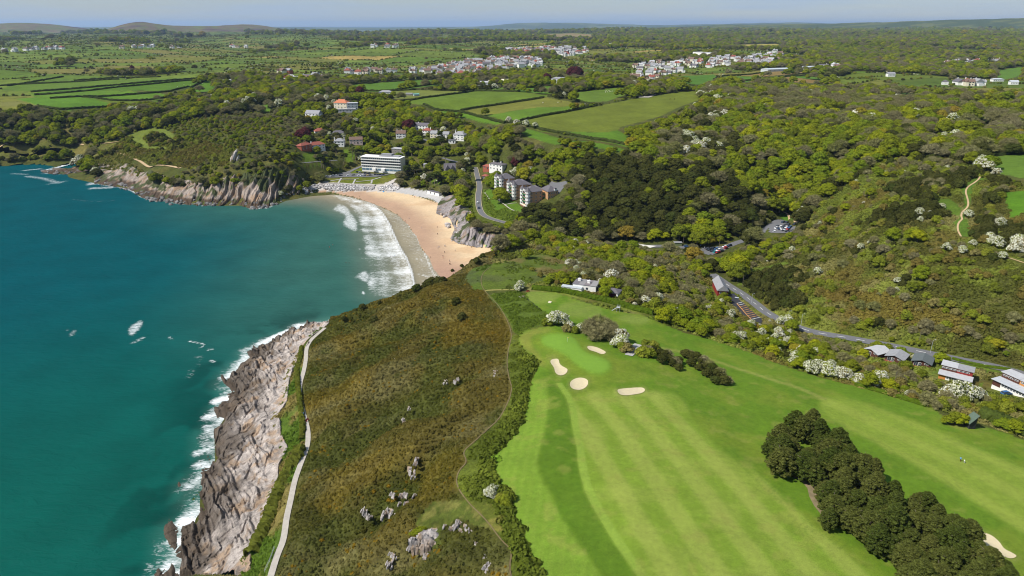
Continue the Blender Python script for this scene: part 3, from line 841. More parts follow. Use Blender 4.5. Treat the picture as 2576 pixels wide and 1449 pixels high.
# apron, collar and the putting green
apron = cE([(1440,1120),(1480,1080),(1560,1050),(1700,1060),(1830,1120),(2000,1200),(2100,1260),(2150,1320),(2080,1400),(1900,1449),(1760,1380),(1640,1250),(1520,1200)])
gl(soft(hits(apron), 2) * .7, (0.128, 0.195, 0.023))
ring = cE([(1340,1150),(1335,1080),(1400,1045),(1540,1020),(1640,1040),(1560,1045),(1450,1075),(1425,1110),(1440,1160),(1500,1230),(1560,1330),(1500,1300),(1420,1220)])
gl(soft(hits(ring), 2), (0.159, 0.200, 0.038))
green_p = cE([(1510,1110),(1540,1085),(1620,1075),(1720,1085),(1780,1130),(1800,1180),(1850,1220),(1950,1250),(2020,1290),(2020,1340),(1960,1375),(1890,1370),(1800,1320),(1740,1270),(1700,1230),(1620,1190),(1530,1160)])
gw = smooth_poly(hits(green_p), 2); cg = gw.mean(0)
gl(soft(cg + (gw - cg) * 1.08, 0, 1), (0.106, 0.205, 0.021))
m_green = poly_mask(gw); COVER[m_green] = GREEN; gl(soft(gw, 0, 1), (0.138, 0.275, 0.038))
BUNKERS = [cE([(1850,1170),(1870,1158),(1920,1165),(1990,1200),(1995,1220),(1960,1225),(1910,1200),(1865,1190)]),
           cE([(1570,1280),(1590,1258),(1640,1255),(1645,1300),(1705,1330),(1705,1355),(1680,1380),(1640,1385),(1610,1360),(1605,1320)]),
           cE([(1718,1448),(1740,1415),(1790,1398),(1840,1405),(1865,1430),(1850,1475),(1790,1500),(1735,1485)]),
           cH([(2080,45),(2110,35),(2200,28),(2260,25),(2290,40),(2285,65),(2200,80),(2120,88),(2085,70)]),
           cI([(2200,1130),(2260,1118),(2330,1140),(2390,1190),(2420,1240),(2500,1280),(2520,1305),(2480,1322),(2410,1300),(2330,1250),(2230,1190)])]
_vg = np.isin(COVER, [HEATH, SCRUB, GSCRUB, BANK, MEADOW, LAWN, FIELD, FARM, WOOD])
COLR[_vg] *= np.array([.92, .92, .55], np.float32)
COLR[m_heath] *= np.array([.80, .85, .95], np.float32)
COLR[m_heath] *= (.80 + .40 * fbm(GX[m_heath] / 5, GY[m_heath] / 5, 189, 3))[:, None].astype(np.float32)
COLR[m_golf] *= np.array([1.02, .91, .75], np.float32)
ZG = DEM + _relief * 1.2 * sstep(0, 4, DEM) * (~(m_golf | m_beach)) 
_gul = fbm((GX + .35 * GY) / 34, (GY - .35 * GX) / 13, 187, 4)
ZG = ZG + np.where(m_belt, (n_mid - .5) * 1.2, 0)
_xy = np.stack([GX[m_heath], GY[m_heath]], -1)
_fade = sstep(2, 16, np.minimum(seg_dist(_xy, path_w), seg_dist(_xy, foot_w)))
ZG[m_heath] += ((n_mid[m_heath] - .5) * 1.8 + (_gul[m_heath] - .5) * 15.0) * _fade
ZG = np.where(m_golf & (GD < 420), ZG + (fbm(GX / 22, GY / 22, 181, 2) - .5) * .5, ZG)
BUNK_P = []
for pl in BUNKERS:
    w_ = smooth_poly(hits(pl), 2); c_ = w_.mean(0)
    s_ = soft(c_ + (w_ - c_) * 1.25, 0, 1)
    gl(s_ * .55, (.19, .20, .055))
    mk = poly_mask(w_); BUNK_P.append(w_)
    ZG = ZG + .30 * s_ - .75 * blur(blur(mk.astype(float), 2, 0), 3, 1)
ZG = ZG + .35 * soft(cg + (gw - cg) * 1.15, 0, 4)

# ------------------------------------------------------------------ roads, car parks, paths (their beds are graded into the ground first)
def W_(pts): return hits(pts)
LINES = {
  'main': (W_([(1790,690),(1808,702),(1828,716),(1861,736),(1898,763),(1931,790),(1978,813),(2031,833),(2105,846),(2218,866),(2300,882),(2385,900),(2576,937),(2720,962)]), 6.6),
  'valley': (at(np.array([1340,1420,1500,1581,1667,1740,1790.]), np.array([604,616,620,620,621,625,640.]), np.array([5.2,5.5,5.8,6.2,7,7.5,8.5])), 7.0),
  'link': (W_([(1795,632),(1840,615),(1881,602),(1920,587),(1952,566),(1975,556)]), 6.0),
  'cove': (W_([(1195,420),(1199,434),(1204,455),(1207,471),(1203,490),(1203,512),(1208,533),(1220,545),(1242,553),(1273,561),(1298,567)]), 6.2),
  'covedrive': (W_(cV([(1140,845),(1060,875),(960,915),(880,945),(760,975)])), 5.5),
  'upper': (W_(cV([(350,808),(480,800),(640,790),(800,778)])), 4.0),
  'lane': (W_(cV([(1880,500),(1960,525),(2050,545)])), 5.0),
  'lane2': (W_(cV([(2150,745),(2250,775),(2390,815)])), 5.0),
}
def flatten(line, w, extra=2.5):
    global ZG
    ln_ = smooth_line(line, 2)
    lo = ln_.min(0) - 12; hi = ln_.max(0) + 12
    m = (GX > lo[0]) & (GX < hi[0]) & (GY > lo[1]) & (GY < hi[1])
    if not m.any(): return
    xy = np.stack([GX[m], GY[m]], -1)
    best = np.full(len(xy), 1e9); zb = np.zeros(len(xy))
    zl = lut(DEM, ln_)
    for k in range(len(ln_) - 1):
        a, b = ln_[k], ln_[k + 1]; ab = b - a; L = max((ab ** 2).sum(), 1e-9)
        t = np.clip(((xy - a) @ ab) / L, 0, 1); q = a + t[:, None] * ab
        d = np.hypot(*(xy - q).T); s = d < best
        best = np.where(s, d, best); zb = np.where(s, zl[k] * (1 - t) + zl[k + 1] * t, zb)
    wgt = sstep(w / 2 + extra + 2, w / 2 + extra * .4, best)
    ZG[m] = ZG[m] * (1 - wgt) + zb * wgt
for ln_, w in LINES.values(): flatten(ln_, w)
flatten(path_w, 2.2, 1.0)

def ribbon(line, w, lift, mat, name, parent=None, sub=3, zarr=None, kind="structure", off=0.0):
    ln_ = smooth_line(line, sub)
    t = np.gradient(ln_, axis=0); t /= np.maximum(np.hypot(t[:, 0], t[:, 1]), 1e-6)[:, None]
    nr = np.stack([-t[:, 1], t[:, 0]], -1)
    n = len(ln_); ks = np.array([-.5, -.17, .17, .5]) * w + off
    P = ln_[:, None, :] + nr[:, None, :] * ks[None, :, None]
    z = np.repeat(lut(ZG, ln_)[:, None], 4, 1) + lift
    z = np.maximum(z, lut(ZG, P) + lift * .5)
    co = np.concatenate([P, z[..., None]], -1).reshape(-1, 3)
    i = np.arange(n - 1)[:, None] * 4 + np.arange(3)[None, :]
    i = i.ravel()
    f = np.stack([i, i + 1, i + 5, i + 4], -1)[:, ::-1]
    me = mesh_np(name, co, f, [mat], smooth=True, cols=np.full((len(co), 3), .3))
    return add(name, me, parent, **({} if parent is not None else dict(kind=kind)))

def sheet(poly, sp, lift, mat, name, parent=None, kind="structure", zfix=None):
    poly = np.asarray(poly, float)
    pts = []
    for a, b in zip(poly, np.roll(poly, -1, 0)):
        k = max(1, int(np.hypot(*(b - a)) / sp))
        for t in range(k): pts.append(a + (b - a) * t / k)
    nb = len(pts)
    lo, hi = poly.min(0), poly.max(0)
    gx, gy = np.meshgrid(np.arange(lo[0], hi[0], sp), np.arange(lo[1], hi[1], sp))
    g = np.stack([gx.ravel(), gy.ravel()], -1); g = g[inpoly(g, poly)]
    if len(g): g = g[seg_dist(g, np.concatenate([poly, poly[:1]])) > sp * .4]
    allp = np.concatenate([np.array(pts), g]) if len(g) else np.array(pts)
    v2, e2, f2, *_ = delaunay_2d_cdt([Vector(p) for p in allp], [(i, (i + 1) % nb) for i in range(nb)], [], 1, 1e-6)
    xy = np.array([(v.x, v.y) for v in v2])
    z = (lut(ZG, xy) if zfix is None else np.full(len(xy), zfix)) + lift
    tri = np.array([f for f in f2 if len(f) == 3])
    a, b, c = xy[tri[:, 0]], xy[tri[:, 1]], xy[tri[:, 2]]
    flip = np.cross(b - a, c - a) < 0
    tri[flip] = tri[flip][:, ::-1]
    me = mesh_np(name, np.column_stack([xy, z]), tri, [mat], smooth=True, cols=np.full((len(xy), 3), .3))
    return add(name, me, parent, **({} if parent is not None else dict(kind=kind)))

CARPARK_A = W_(cP([(490,1262),(620,1252),(760,1240),(890,1215),(905,1232),(780,1300),(640,1352),(560,1312)]))
CARPARK_B = W_(cP([(1310,1090),(1400,1010),(1520,905),(1620,905),(1725,915),(1705,980),(1640,1030),(1540,1065),(1400,1095)]))
CARPARK_C = W_(cF([(305,790),(385,778),(440,835),(605,955),(585,980),(470,935),(370,850)]))
CARPARK_D = W_(cV([(600,1000),(720,955),(850,930),(950,900),(985,948),(1060,945),(1150,940),(1300,955),(1480,962),(1300,998),(1000,1000),(740,1003)]))
def flat_poly(poly, z=None):
    global ZG
    m = poly_mask(np.asarray(poly))
    if not m.any(): return
    z = float(np.median(ZG[m])) if z is None else z
    s = np.clip(blur(blur(m.astype(float), 3, 0), 3, 1) * 2.0, 0, 1)
    ZG = ZG * (1 - s) + s * (z * .7 + DEM * .3)
for p_ in (CARPARK_A, CARPARK_B, CARPARK_C, CARPARK_D): flat_poly(p_)

# ------------------------------------------------------------------ ground sheets
M_wood = ground_mat("woodland_floor", ((.08, .3), (.6, .35)), .5, .8, .6)
M_heath = ground_mat("heath_ground", ((.25, .3), (1.5, .4)), .8, 2.0, .35)
M_turf = ground_mat("mown_turf", ((.12, .08), (.6, .12), (3.5, .18)), .15, 6.0, .05)
M_green = ground_mat("green_turf", ((.5, .05), (4.0, .06)))
M_sand = plain('bunker_sand', (.52, .445, .285), .95, .1, .07, .9, .2)
M_beach = ground_mat("beach_sand", ((.05, .07), (.4, .06), (3.0, .06)), .12, 1.2, .1, .7)
M_field = ground_mat("pasture", ((.03, .12), (.2, .14), (1.2, .16)))
M_farm = ground_mat("farmland", ((.01, .15), (.06, .2)))
M_moor = ground_mat("moorland", ((.006, .2), (.03, .2)))
M_shingle = ground_mat("shingle_stones", ((.3, .08), (2.5, .25)), .6, 3, .15)
M_grass = ground_mat("rough_grass", ((.12, .2), (.8, .28), (4, .25)), .4, 3, .15)

shore_w = at(np.array([p[0] for p in SHORE]), np.array([p[1] for p in SHORE]), 0.0)
rt3 = rt_w
ROCK_NEAR = np.concatenate([shore_w, rt3[::-1]])
lc_w = at(np.array([p[0] for p in LCOAST]), np.array([p[1] for p in LCOAST]), 0.0)
lt_w = at(*[np.array(c, float) for c in zip(*LTOP)])
rct_w = at(*[np.array(c, float) for c in zip(*RCLIFF_T)])
m_rn = poly_mask(ROCK_NEAR); m_rl = poly_mask(np.concatenate([lc_w, lt_w[::-1]])); m_rr = poly_mask(np.concatenate([rc_w, rct_w[::-1]]))
crag_w = None
rockm = m_rn | m_rl | m_rr
COVER[rockm] = ROCK
land = ZG > -0.7
def gobj(name, codes, mat, mask=None, lift=0.0):
    m = np.isin(COVER, codes) & land
    if mask is not None: m &= mask
    return submesh(name, m, mat, lift=lift)
gobj('woodland_ground', [WOOD, SCRUB], M_wood)
gobj('heath_ground', [HEATH], M_heath)
gobj('bramble_ground', [GSCRUB, BANK], M_heath)
gobj('golf_ground', [ROUGH], M_turf)
gobj('putting_green', [GREEN], M_green)
for k, w_ in enumerate(BUNK_P):
    o = sheet(w_, .7, .13, M_sand, 'sand_bunker', kind='thing')
    if o:
        o['category'] = 'bunker'; o['group'] = 'golf course bunkers'
        o['label'] = ['small bean-shaped sand bunker beyond the putting green', 'kidney-shaped sand bunker on the sea side of the putting green', 'round sand bunker in front of the putting green', 'wide sand bunker at the head of the striped fairway', 'sand bunker half hidden behind the row of pines'][k]
gobj('beach', [BEACH], M_beach)
gobj('shingle_bank_ground', [SHINGLE], M_shingle)
gobj('pasture_field', [FIELD], M_field)
gobj('lawn_ground', [LAWN, MEADOW], M_grass)
gobj('farmland_field', [FARM], M_farm)
gobj('moorland_hills', [MOOR], M_moor)
# tidal flats of the beach that carry on under the water
m_ = (COVER == WOOD) & (ZG <= -.7)

# ------------------------------------------------------------------ rock: shore below the path, cliffs across the bay, cliff by the sand
def rock_mat(name, warm=.5):
    m, nt, b = mat_new(name)
    a = nt.nodes.new("ShaderNodeAttribute"); a.attribute_name = "col"
    pos = wpos(nt)
    out = a.outputs['Color']
    for s_, amt in ((.35, .22), (1.8, .28), (7.0, .25)):
        n = nnoise(nt, s_, 5, .65, pos)
        out = mul(nt, out, ramp(nt, n.outputs['Fac'], [(.3, 1 - amt), (.7, 1 + amt)]).outputs[0])
    nt.links.new(out, b.inputs['Base Color'])
    n2 = nnoise(nt, 1.5, 8, .7, pos)
    bump(nt, b, n2.outputs['Fac'], .8, .5)
    b.inputs['Roughness'].default_value = .85
    return m
M_rock = rock_mat("limestone")

def saw(t):
    t = t - np.floor(t)
    return np.where(t < .82, t / .82, (1 - t) / .18)

def rock_cols(x, y, z, wetz=2.2, s=0):
    n = fbm(x / 5, y / 5, 201 + s, 4); n2 = fbm(x / 1.6, y / 1.6, 211 + s, 3)
    pale = np.array([.385, .35, .33]); tan_ = np.array([.34, .255, .185]); dark = np.array([.085, .062, .043]); gry = np.array([.20, .185, .18])
    c = pale[None] + (tan_ - pale)[None] * sstep(.5, .66, n)[:, None]
    c = c + (gry - c) * (sstep(.5, .7, n2) * .7)[:, None]
    w = sstep(wetz + .9, wetz - .7, z + (n - .5) * 3.0)
    c = c + (dark - c) * w[:, None]
    return c

def grid_faces(nj, ni, keep):
    b = (np.arange(nj - 1)[:, None] * ni + np.arange(ni - 1)[None, :]).ravel()
    q = np.stack([b, b + 1, b + ni + 1, b + ni], -1)[keep.ravel()]
    used, inv = np.unique(q, return_inverse=True)
    return used, inv.reshape(-1, 4)

# near shore
st_d = np.array(hit(655, 1290)) - np.array(hit(560, 1085)); st_d /= np.hypot(*st_d); st_n = np.array([-st_d[1], st_d[0]])
h_ = .5
xs = np.arange(shore_w[:, 0].min() - 14, rt_w[:, 0].max() + 8, h_); ys = np.arange(100, 392, h_)
X, Y = np.meshgrid(xs, ys)
out_sh = np.concatenate([shore_w, [rt_w[-1] + (2, 4)], (rt3 + np.array([3.0, 0]))[::-1]])
XY = np.stack([X, Y], -1)
d_shore = seg_dist(XY, shore_w)
ins = inpoly(XY, out_sh)
zb = lut(DEM, XY)
tt = XY @ st_n; ss = XY @ st_d
wv = 9 * (fbm(X / 34, Y / 34, 221, 3) - .5) + 2.0 * (fbm(X / 9, Y / 9, 222, 3) - .5)
ci = np.floor((tt + wv) / 2.7).astype(np.int64); cj = np.floor((ss + 5 * _hash(ci, ci * 0, 5)) / (4 + 6 * _hash(ci, ci * 0 + 3, 6))).astype(np.int64)
block = _hash(ci, cj, 9)
bed = saw((tt + wv) / 4.6 + .6 * fbm(X / 9, Y / 9, 231, 2)) * 1.5 + saw((tt + wv * .7) / 1.7 + .5 * fbm(X / 5, Y / 5, 236, 2)) * .75
jn = np.abs(((ss + 3 * fbm(X / 7, Y / 7, 241, 2)) / 6.5) % 1 - .5)
jn2 = np.abs(((ss * .5 + tt * .9 + 5 * fbm(X / 9, Y / 9, 246, 2)) / 8.0) % 1 - .5)
gap = fbm(X / 9, Y / 9, 251, 4)
rough = bed * (.05 + 1.5 * sstep(.3, .75, fbm(X / 11, Y / 11, 261, 3))) - 1.3 * sstep(.07, .0, jn) * (gap > .42) - 1.6 * sstep(.06, 0, jn2) * (gap < .6)
rough = rough * .8 + 1.5 * (block - .5) + 1.5 * (fbm(X / 8, Y / 8, 271, 5, .6) - .5)
ridge_out = sstep(18, 2, d_shore)
inl = (fbm(tt / 5.5, ss / 26, 281, 3) - .47) * 6.5 * sstep(26, 4, d_shore)
top_f = sstep(0, 5, seg_dist(XY, rt3)) 
Z = np.where(ins, np.maximum(zb, .2) + (rough + inl) * top_f + .6 * ins, zb - .4)
Z = np.where(~ins, -.3 - d_shore * .12 + inl * .55 + rough * .3, Z)
Z = np.where(~ins & (d_shore > 15), -2, Z)
Z = np.where(~ins & (zb < 6), np.minimum(Z, .9 - .05 * d_shore), Z)
inland = (~ins) & (zb > 8)
Z = np.where(inland, zb - .8, Z)
keep = (np.maximum.reduce([Z[:-1, :-1], Z[1:, :-1], Z[:-1, 1:], Z[1:, 1:]]) > -1.2) & (ins[:-1, :-1] | ((d_shore[:-1, :-1] < 15) & (zb[:-1, :-1] < 5)) | ((seg_dist(XY, rt3)[:-1, :-1] < 3) ))
used, f = grid_faces(len(ys), len(xs), keep)
co = np.stack([X.ravel()[used], Y.ravel()[used], Z.ravel()[used]], -1)
# overhang the beds a little so steps read as broken slabs
co[:, 0] += st_n[0] * .5 * (fbm(co[:, 0] / 2, co[:, 2] / .7, 291, 2) - .5); co[:, 1] += st_n[1] * .5 * (fbm(co[:, 1] / 2, co[:, 2] / .7, 292, 2) - .5)
cr_ = rock_cols(co[:, 0], co[:, 1], co[:, 2], 1.6) * (.80 + .4 * block.ravel()[used])[:, None]
wr_ = sstep(17, 5, d_shore.ravel()[used] + 16 * (fbm(co[:, 0] / 7, co[:, 1] / 7, 295, 3) - .5)) * .85
cr_ = cr_ * np.array([.92, .88, .83])
cr_ = cr_ * (1 - wr_[:, None]) + np.array([.070, .053, .038]) * wr_[:, None]
add('shore_rocks', mesh_np('shore_rocks', co, f, [M_rock], cols=cr_), kind='structure')
SHORE_ROCK_Z = (xs, ys, Z)

def cliff(name, a0, a1, d0, d1, na, nd, mask_poly, s, slab, lean, amp, wetz, tint=(1, 1, 1), top=None):
    az = np.radians(np.linspace(a0, a1, na)); dd = np.linspace(d0, d1, nd)
    A, D = np.meshgrid(az, dd)
    X, Y = D * np.sin(A), D * np.cos(A)
    z0 = lut(DEM, np.stack([X, Y], -1))
    lat = A * (d0 + d1) / 2
    q = lat - lean * z0 + 15 * (fbm(lat / 26, D / 30, s, 3) - .5)
    sh = amp * (saw(q / slab + .5 * fbm(lat / 12, z0 / 9, s + 3, 2)) - .5) * 2 + amp * .8 * (saw(q / (slab * .43)) - .5) + amp * 2.0 * (fbm(lat / 14, D / 14, s + 5, 4) - .5)
    D2 = D + sh
    X2, Y2 = D2 * np.sin(A), D2 * np.cos(A)
    z = lut(DEM, np.stack([X2, Y2], -1))
    z = z * 1.10 + 1.6 * (fbm(lat / 5, D / 5, s + 9, 4) - .45) * sstep(-3, 2, z0)
    m = inpoly(np.stack([X, Y], -1), mask_poly)
    keep = m[:-1, :-1] & (z[:-1, :-1] > -2)
    used, f = grid_faces(nd, na, keep)
    co = np.stack([X.ravel()[used], Y.ravel()[used], z.ravel()[used]], -1)
    c = rock_cols(co[:, 0], co[:, 1], co[:, 2], wetz, s)
    qq = q.ravel()[used]
    c = c * (.75 + .5 * vnoise(qq / 2.2, qq * 0, s + 20))[:, None] * np.array(tint)
    green = sstep(.50, .60, fbm(co[:, 0] / 8, co[:, 1] / 8, s + 30, 3) + .014 * (co[:, 2] - 11))
    c = c + (np.array([.05, .06, .02]) - c) * green[:, None]
    add(name, mesh_np(name, co, f, [M_rock], cols=c), kind='structure')

def grow(poly, k):
    c = poly.mean(0); return c + (poly - c) * k
lpoly = np.concatenate([lc_w - np.array([0, 9.]), (lt_w + np.array([0, 10.]))[::-1]])
cliff('sea_cliffs', -41, -14.5, 640, 1010, 520, 250, lpoly, 301, 9.0, .9, 3.0, 4.5, (.72, .65, .58))
rpoly = np.concatenate([rc_w - np.array([4., 4.]), (rct_w + np.array([5., 6.]))[::-1]])
cliff('beach_cliff', -7.5, 2, 495, 690, 300, 190, rpoly, 331, 7.0, .8, 2.6, .6, (.62, .60, .61))

# ------------------------------------------------------------------ the sea
def sea_mat():
    m, nt, b = mat_new("sea_water")
    a = nt.nodes.new("ShaderNodeAttribute"); a.attribute_name = "col"
    fo = nt.nodes.new("ShaderNodeAttribute"); fo.attribute_name = "foam"
    pos = wpos(nt)
    n1 = nnoise(nt, .035, 4, .55, pos)
    base = mul(nt, a.outputs['Color'], ramp(nt, n1.outputs['Fac'], [(.3, .88), (.7, 1.12)]).outputs[0])
    # streaky foam
    mp = nt.nodes.new("ShaderNodeMapping"); mp.inputs['Scale'].default_value = (.34, .85, 1); mp.inputs['Rotation'].default_value = (0, 0, -.25)
    nt.links.new(pos, mp.inputs[0])
    nf = nnoise(nt, 1.0, 8, .68, mp.outputs[0], 1.2)
    mt = nt.nodes.new("ShaderNodeMath"); mt.operation = 'MULTIPLY_ADD'; mt.inputs[1].default_value = 1.0; 
    nt.links.new(fo.outputs['Fac'], mt.inputs[0]); nt.links.new(nf.outputs['Fac'], mt.inputs[2])
    fr_ = ramp(nt, mt.outputs[0], [(.88, 0.0), (1.12, 1.0)])
    # values above 1 saturate the ramp: scale down first
    sc_ = nt.nodes.new("ShaderNodeMath"); sc_.operation = 'MULTIPLY'; sc_.inputs[1].default_value = .75
    nt.links.new(mt.outputs[0], sc_.inputs[0]); nt.links.new(sc_.outputs[0], fr_.inputs[0])
    fr_.color_ramp.elements[0].position = .62; fr_.color_ramp.elements[1].position = .92
    mx = nt.nodes.new("ShaderNodeMixRGB"); mx.inputs[2].default_value = (.80, .82, .82, 1)
    nt.links.new(fr_.outputs[0], mx.inputs[0]); nt.links.new(base, mx.inputs[1])
    nt.nodes.remove(b)
    df = nt.nodes.new("ShaderNodeBsdfDiffuse"); gs = nt.nodes.new("ShaderNodeBsdfGlossy"); ms = nt.nodes.new("ShaderNodeMixShader")
    gs.inputs['Roughness'].default_value = .28
    nt.links.new(mx.outputs[0], df.inputs['Color'])
    lw = nt.nodes.new("ShaderNodeLayerWeight"); lw.inputs[0].default_value = .12
    fr2 = ramp(nt, lw.outputs['Fresnel'], [(0, .012), (.6, .05)])
    nt.links.new(fr2.outputs[0], ms.inputs[0]); nt.links.new(df.outputs[0], ms.inputs[1]); nt.links.new(gs.outputs[0], ms.inputs[2])
    nt.links.new(ms.outputs[0], nt.nodes["Material Output"].inputs['Surface'])
    mp2 = nt.nodes.new("ShaderNodeMapping"); mp2.inputs['Scale'].default_value = (.22, .45, 1); mp2.inputs['Rotation'].default_value = (0, 0, .35)
    nt.links.new(pos, mp2.inputs[0])
    nb = nnoise(nt, .55, 7, .62, mp2.outputs[0], .4)
    bp = nt.nodes.new("ShaderNodeBump"); bp.inputs['Strength'].default_value = .55; bp.inputs['Distance'].default_value = 1.3
    nt.links.new(nb.outputs['Fac'], bp.inputs['Height'])
    nt.links.new(bp.outputs[0], df.inputs['Normal']); nt.links.new(bp.outputs[0], gs.inputs['Normal'])
    return m
M_sea = sea_mat()
msea = (ZG < 1.2) & (GD < 1500)
SX = np.stack([GX, GY], -1)
fz = np.zeros(GA.shape, np.float32)
turb = np.zeros(GA.shape, np.float32)
dsw = np.full(GA.shape, 999.); dsw[msea] = seg_dist(SX[msea], smooth_line(swash_w, 1))
turb[msea] = sstep(205, 60, dsw[msea] + 30 * (n_big[msea] - .5))
turb2 = sstep(70, 12, dsw)
CS = np.zeros(GA.shape + (3,), np.float32)
deep = np.array([.0003, .058, .070]); near = np.array([.0004, .068, .046]); sandy = np.array([.030, .096, .074]); sand2 = np.array([.165, .160, .115])
g_ = sstep(560, 230, GD)[..., None]
CS[:] = deep * (1 - g_) + near * g_
gg_ = sstep(-420, -120, GX)[..., None] * .35
CS = CS * (1 - gg_) + np.array([.006, .074, .066]) * gg_
CS = CS * (1 - turb[..., None] * .85) + sandy * turb[..., None] * .85
CS = CS * (1 - turb2[..., None]) + sand2 * turb2[..., None]
z0 = lambda pts: at(np.array([p[0] for p in pts], float), np.array([p[1] for p in pts], float), 0.0)
# sunken reef near the rocks
dsh = np.full(GA.shape, 999.); nearw = msea & (GD < 520); dsh[nearw] = seg_dist(SX[nearw], shore_w)
reef = sstep(45, 8, dsh) * sstep(.5, .66, fbm(GX / 16, GY / 16, 311, 3))
CS = CS * (1 - reef[..., None] * .38)
CS = CS + np.array([.03, .05, .04]) * (sstep(14, 2, dsh) * .8)[..., None]
dlc = np.full(GA.shape, 999.); mfar = msea & (GD > 560) & (GX < -150); dlc[mfar] = seg_dist(SX[mfar], lc_w)
def foam_poly(poly, amt, n=1):
    global fz
    fz = np.maximum(fz, amt * soft(z0(poly), 1, n))
def foam_line(pts, w, amt, world=False):
    global fz
    ln_ = smooth_line(z0(pts) if not world else pts, 2)
    lo = ln_.min(0) - 3 * w; hi = ln_.max(0) + 3 * w
    m = msea & (GX > lo[0]) & (GX < hi[0]) & (GY > lo[1]) & (GY < hi[1])
    d = seg_dist(SX[m], ln_)
    fz[m] = np.maximum(fz[m], amt * np.exp(-(d / w) ** 2))
FRONT = cS([(0,180),(200,203),(400,243),(600,312),(705,397),(750,460),(810,555),(850,650),(915,800),(980,920),(1020,970),(1060,1080),(1095,1160),(1105,1250),(1130,1335),(1060,1420)])
surf = FRONT + cS([(900,1500),(560,1460),(520,1300),(560,1120),(480,1000),(470,800),(430,650),(400,480),(330,380),(300,330),(100,215)])
sw_ = soft(z0(surf), 0, 2)
fl_w = smooth_line(z0(FRONT), 2)
dfr = np.full(GA.shape, 999.); k_ = (sw_ > .02) & msea; dfr[k_] = seg_dist(SX[k_], fl_w)
fz = np.maximum(fz, sw_ * (.36 + .10 * np.exp(-dfr / 18) + .16 * np.exp(-(dfr / 4) ** 2) + .04 * np.cos(dfr * .52 + 5 * fbm(GX / 40, GY / 40, 322, 2)) + .40 * (fbm(GX / 26, GY / 8, 321, 3) - .5)))
foam_line(FRONT[3:], 1.3, .62)
for pl in ([(140,280),(220,300),(305,345),(330,410),(400,480),(420,560),(430,672),(300,640),(190,550),(270,470),(180,420),(50,382),(130,345)],
           [(490,1120),(550,1165),(587,1235),(560,1315),(480,1310),(440,1250),(280,1235),(400,1195)],
           [(405,860),(450,865),(468,885),(430,888)], [(430,905),(475,910),(475,930),(445,930)], [(420,965),(470,970),(497,1000),(470,1010)],
           [(355,775),(385,785),(410,810),(380,800)], [(455,1405),(500,1400),(510,1440),(470,1445)], [(485,1350),(510,1360),(490,1375)], [(395,700),(410,705),(405,722)], [(485,1050),(500,1060),(490,1075)], [(480,1085),(495,1100),(490,1115)]):
    foam_poly(cS(pl), .49 if len(pl) > 5 else .9, 2 if len(pl) > 5 else 1)
foam_line(cS([(880,395),(970,450),(1040,540),(1060,590),(1150,700),(1220,850),(1285,990),(1340,1150),(1415,1230)]), 1.0, .50)
foam_line(cS([(1180,1190),(1240,1200),(1290,1225)]), 1.6, .5); foam_line(cS([(1150,1000),(1215,1005)]), 1.8, .5)
foam_line(cS([(300,220),(500,262),(600,312)]), 4, .45)
fz = np.maximum(fz, .33 * sstep(30, 3, dsw) * (turb2 > .2))
CS = CS + np.array([.10, .065, .035]) * (sstep(34, 4, dsw) * .8)[..., None]
fz = np.maximum(fz, sstep(16, .5, dsh) * (.06 + .80 * fbm(GX / 9, GY / 9, 341, 4)))
fz = np.maximum(fz, sstep(10, 1, dlc) * (.15 + .75 * fbm(GX / 14, GY / 14, 351, 3)))
for pl in (cD([(950,1050),(985,990),(1080,955),(1100,975),(1075,1030),(1010,1090),(985,1110),(965,1080)]), ):
    foam_poly(pl, .50, 2)
for pl, w, a_ in ((cD([(1430,1125),(1500,1140),(1540,1150)]), 1.2, .55), (cD([(1500,1180),(1530,1165)]), 1.2, .5), (cD([(1570,1190),(1600,1185)]), 1.8, .5), (cD([(1590,1270),(1615,1280)]), 1.8, .5), (cD([(1270,1095),(1310,1110)]), 1.5, .45), (cD([(1000,1140),(1080,1100)]), 3, .4), (cD([(1470,1250),(1520,1245)]), 3, .34), (cD([(1490,1310),(1510,1260)]), 2.5, .3), (cD([(1430,1390),(1445,1340)]), 4, .3), (cD([(540,1080),(560,1045)]), 2.5, .42), (cD([(510,1045),(520,1035)]), 1.5, .4),
                  (cA([(190,1285),(290,1275)]), 7, .47), (cA([(100,1310),(200,1315)]), 6, .42), (cA([(210,1330),(330,1345),(440,1380)]), 8, .42), (cA([(360,1390),(500,1365)]), 5, .4), (cA([(320,1310),(480,1305)]), 5, .45), (cA([(680,1390),(760,1350)]), 9, .47), (cA([(700,1420),(830,1415)]), 9, .46), (cA([(960,1420),(1100,1425)]), 8, .46), (cD([(1080,30),(1180,60)]), 5, .7), (cD([(550,55),(680,72),(860,65)]), 3, .36), (cD([(440,10),(550,15)]), 3, .3),
                  (cG([(0,1400),(40,1350)]), 5, .36), (cG([(160,1180),(250,1180),(240,1200)]), 2.5, .7), (cG([(260,1040),(350,1030),(420,1000)]), 5, .75), (cG([(220,1100),(300,980)]), 5, .5), (cG([(500,130),(640,90),(740,80)]), 4, .75), (cG([(440,250),(560,190)]), 5, .6), (cG([(360,520),(470,480)]), 4, .55), (cG([(370,610),(470,620)]), 4, .6), (cG([(200,1430),(280,1390)]), 5, .6), (cG([(280,780),(370,720)]), 4, .5), (cG([(420,320),(500,420)]), 3, .5), (cD([(1840,1300),(1960,1250),(2040,1230)]), 6, .7), (cD([(1700,1400),(1760,1360)]), 5, .6), (cD([(2000,1130),(2100,1080),(2180,1050)]), 4, .7)):
    foam_line(pl, w, a_)
zs = .10 * (fbm(GX / 14, GY / 6, 361, 2) - .5) + .9 * np.exp(-(dfr / 3.0) ** 2) * sw_ + .35 * np.clip(fz, 0, 1) * (turb > .3)
ff = msea[:-1, :-1]
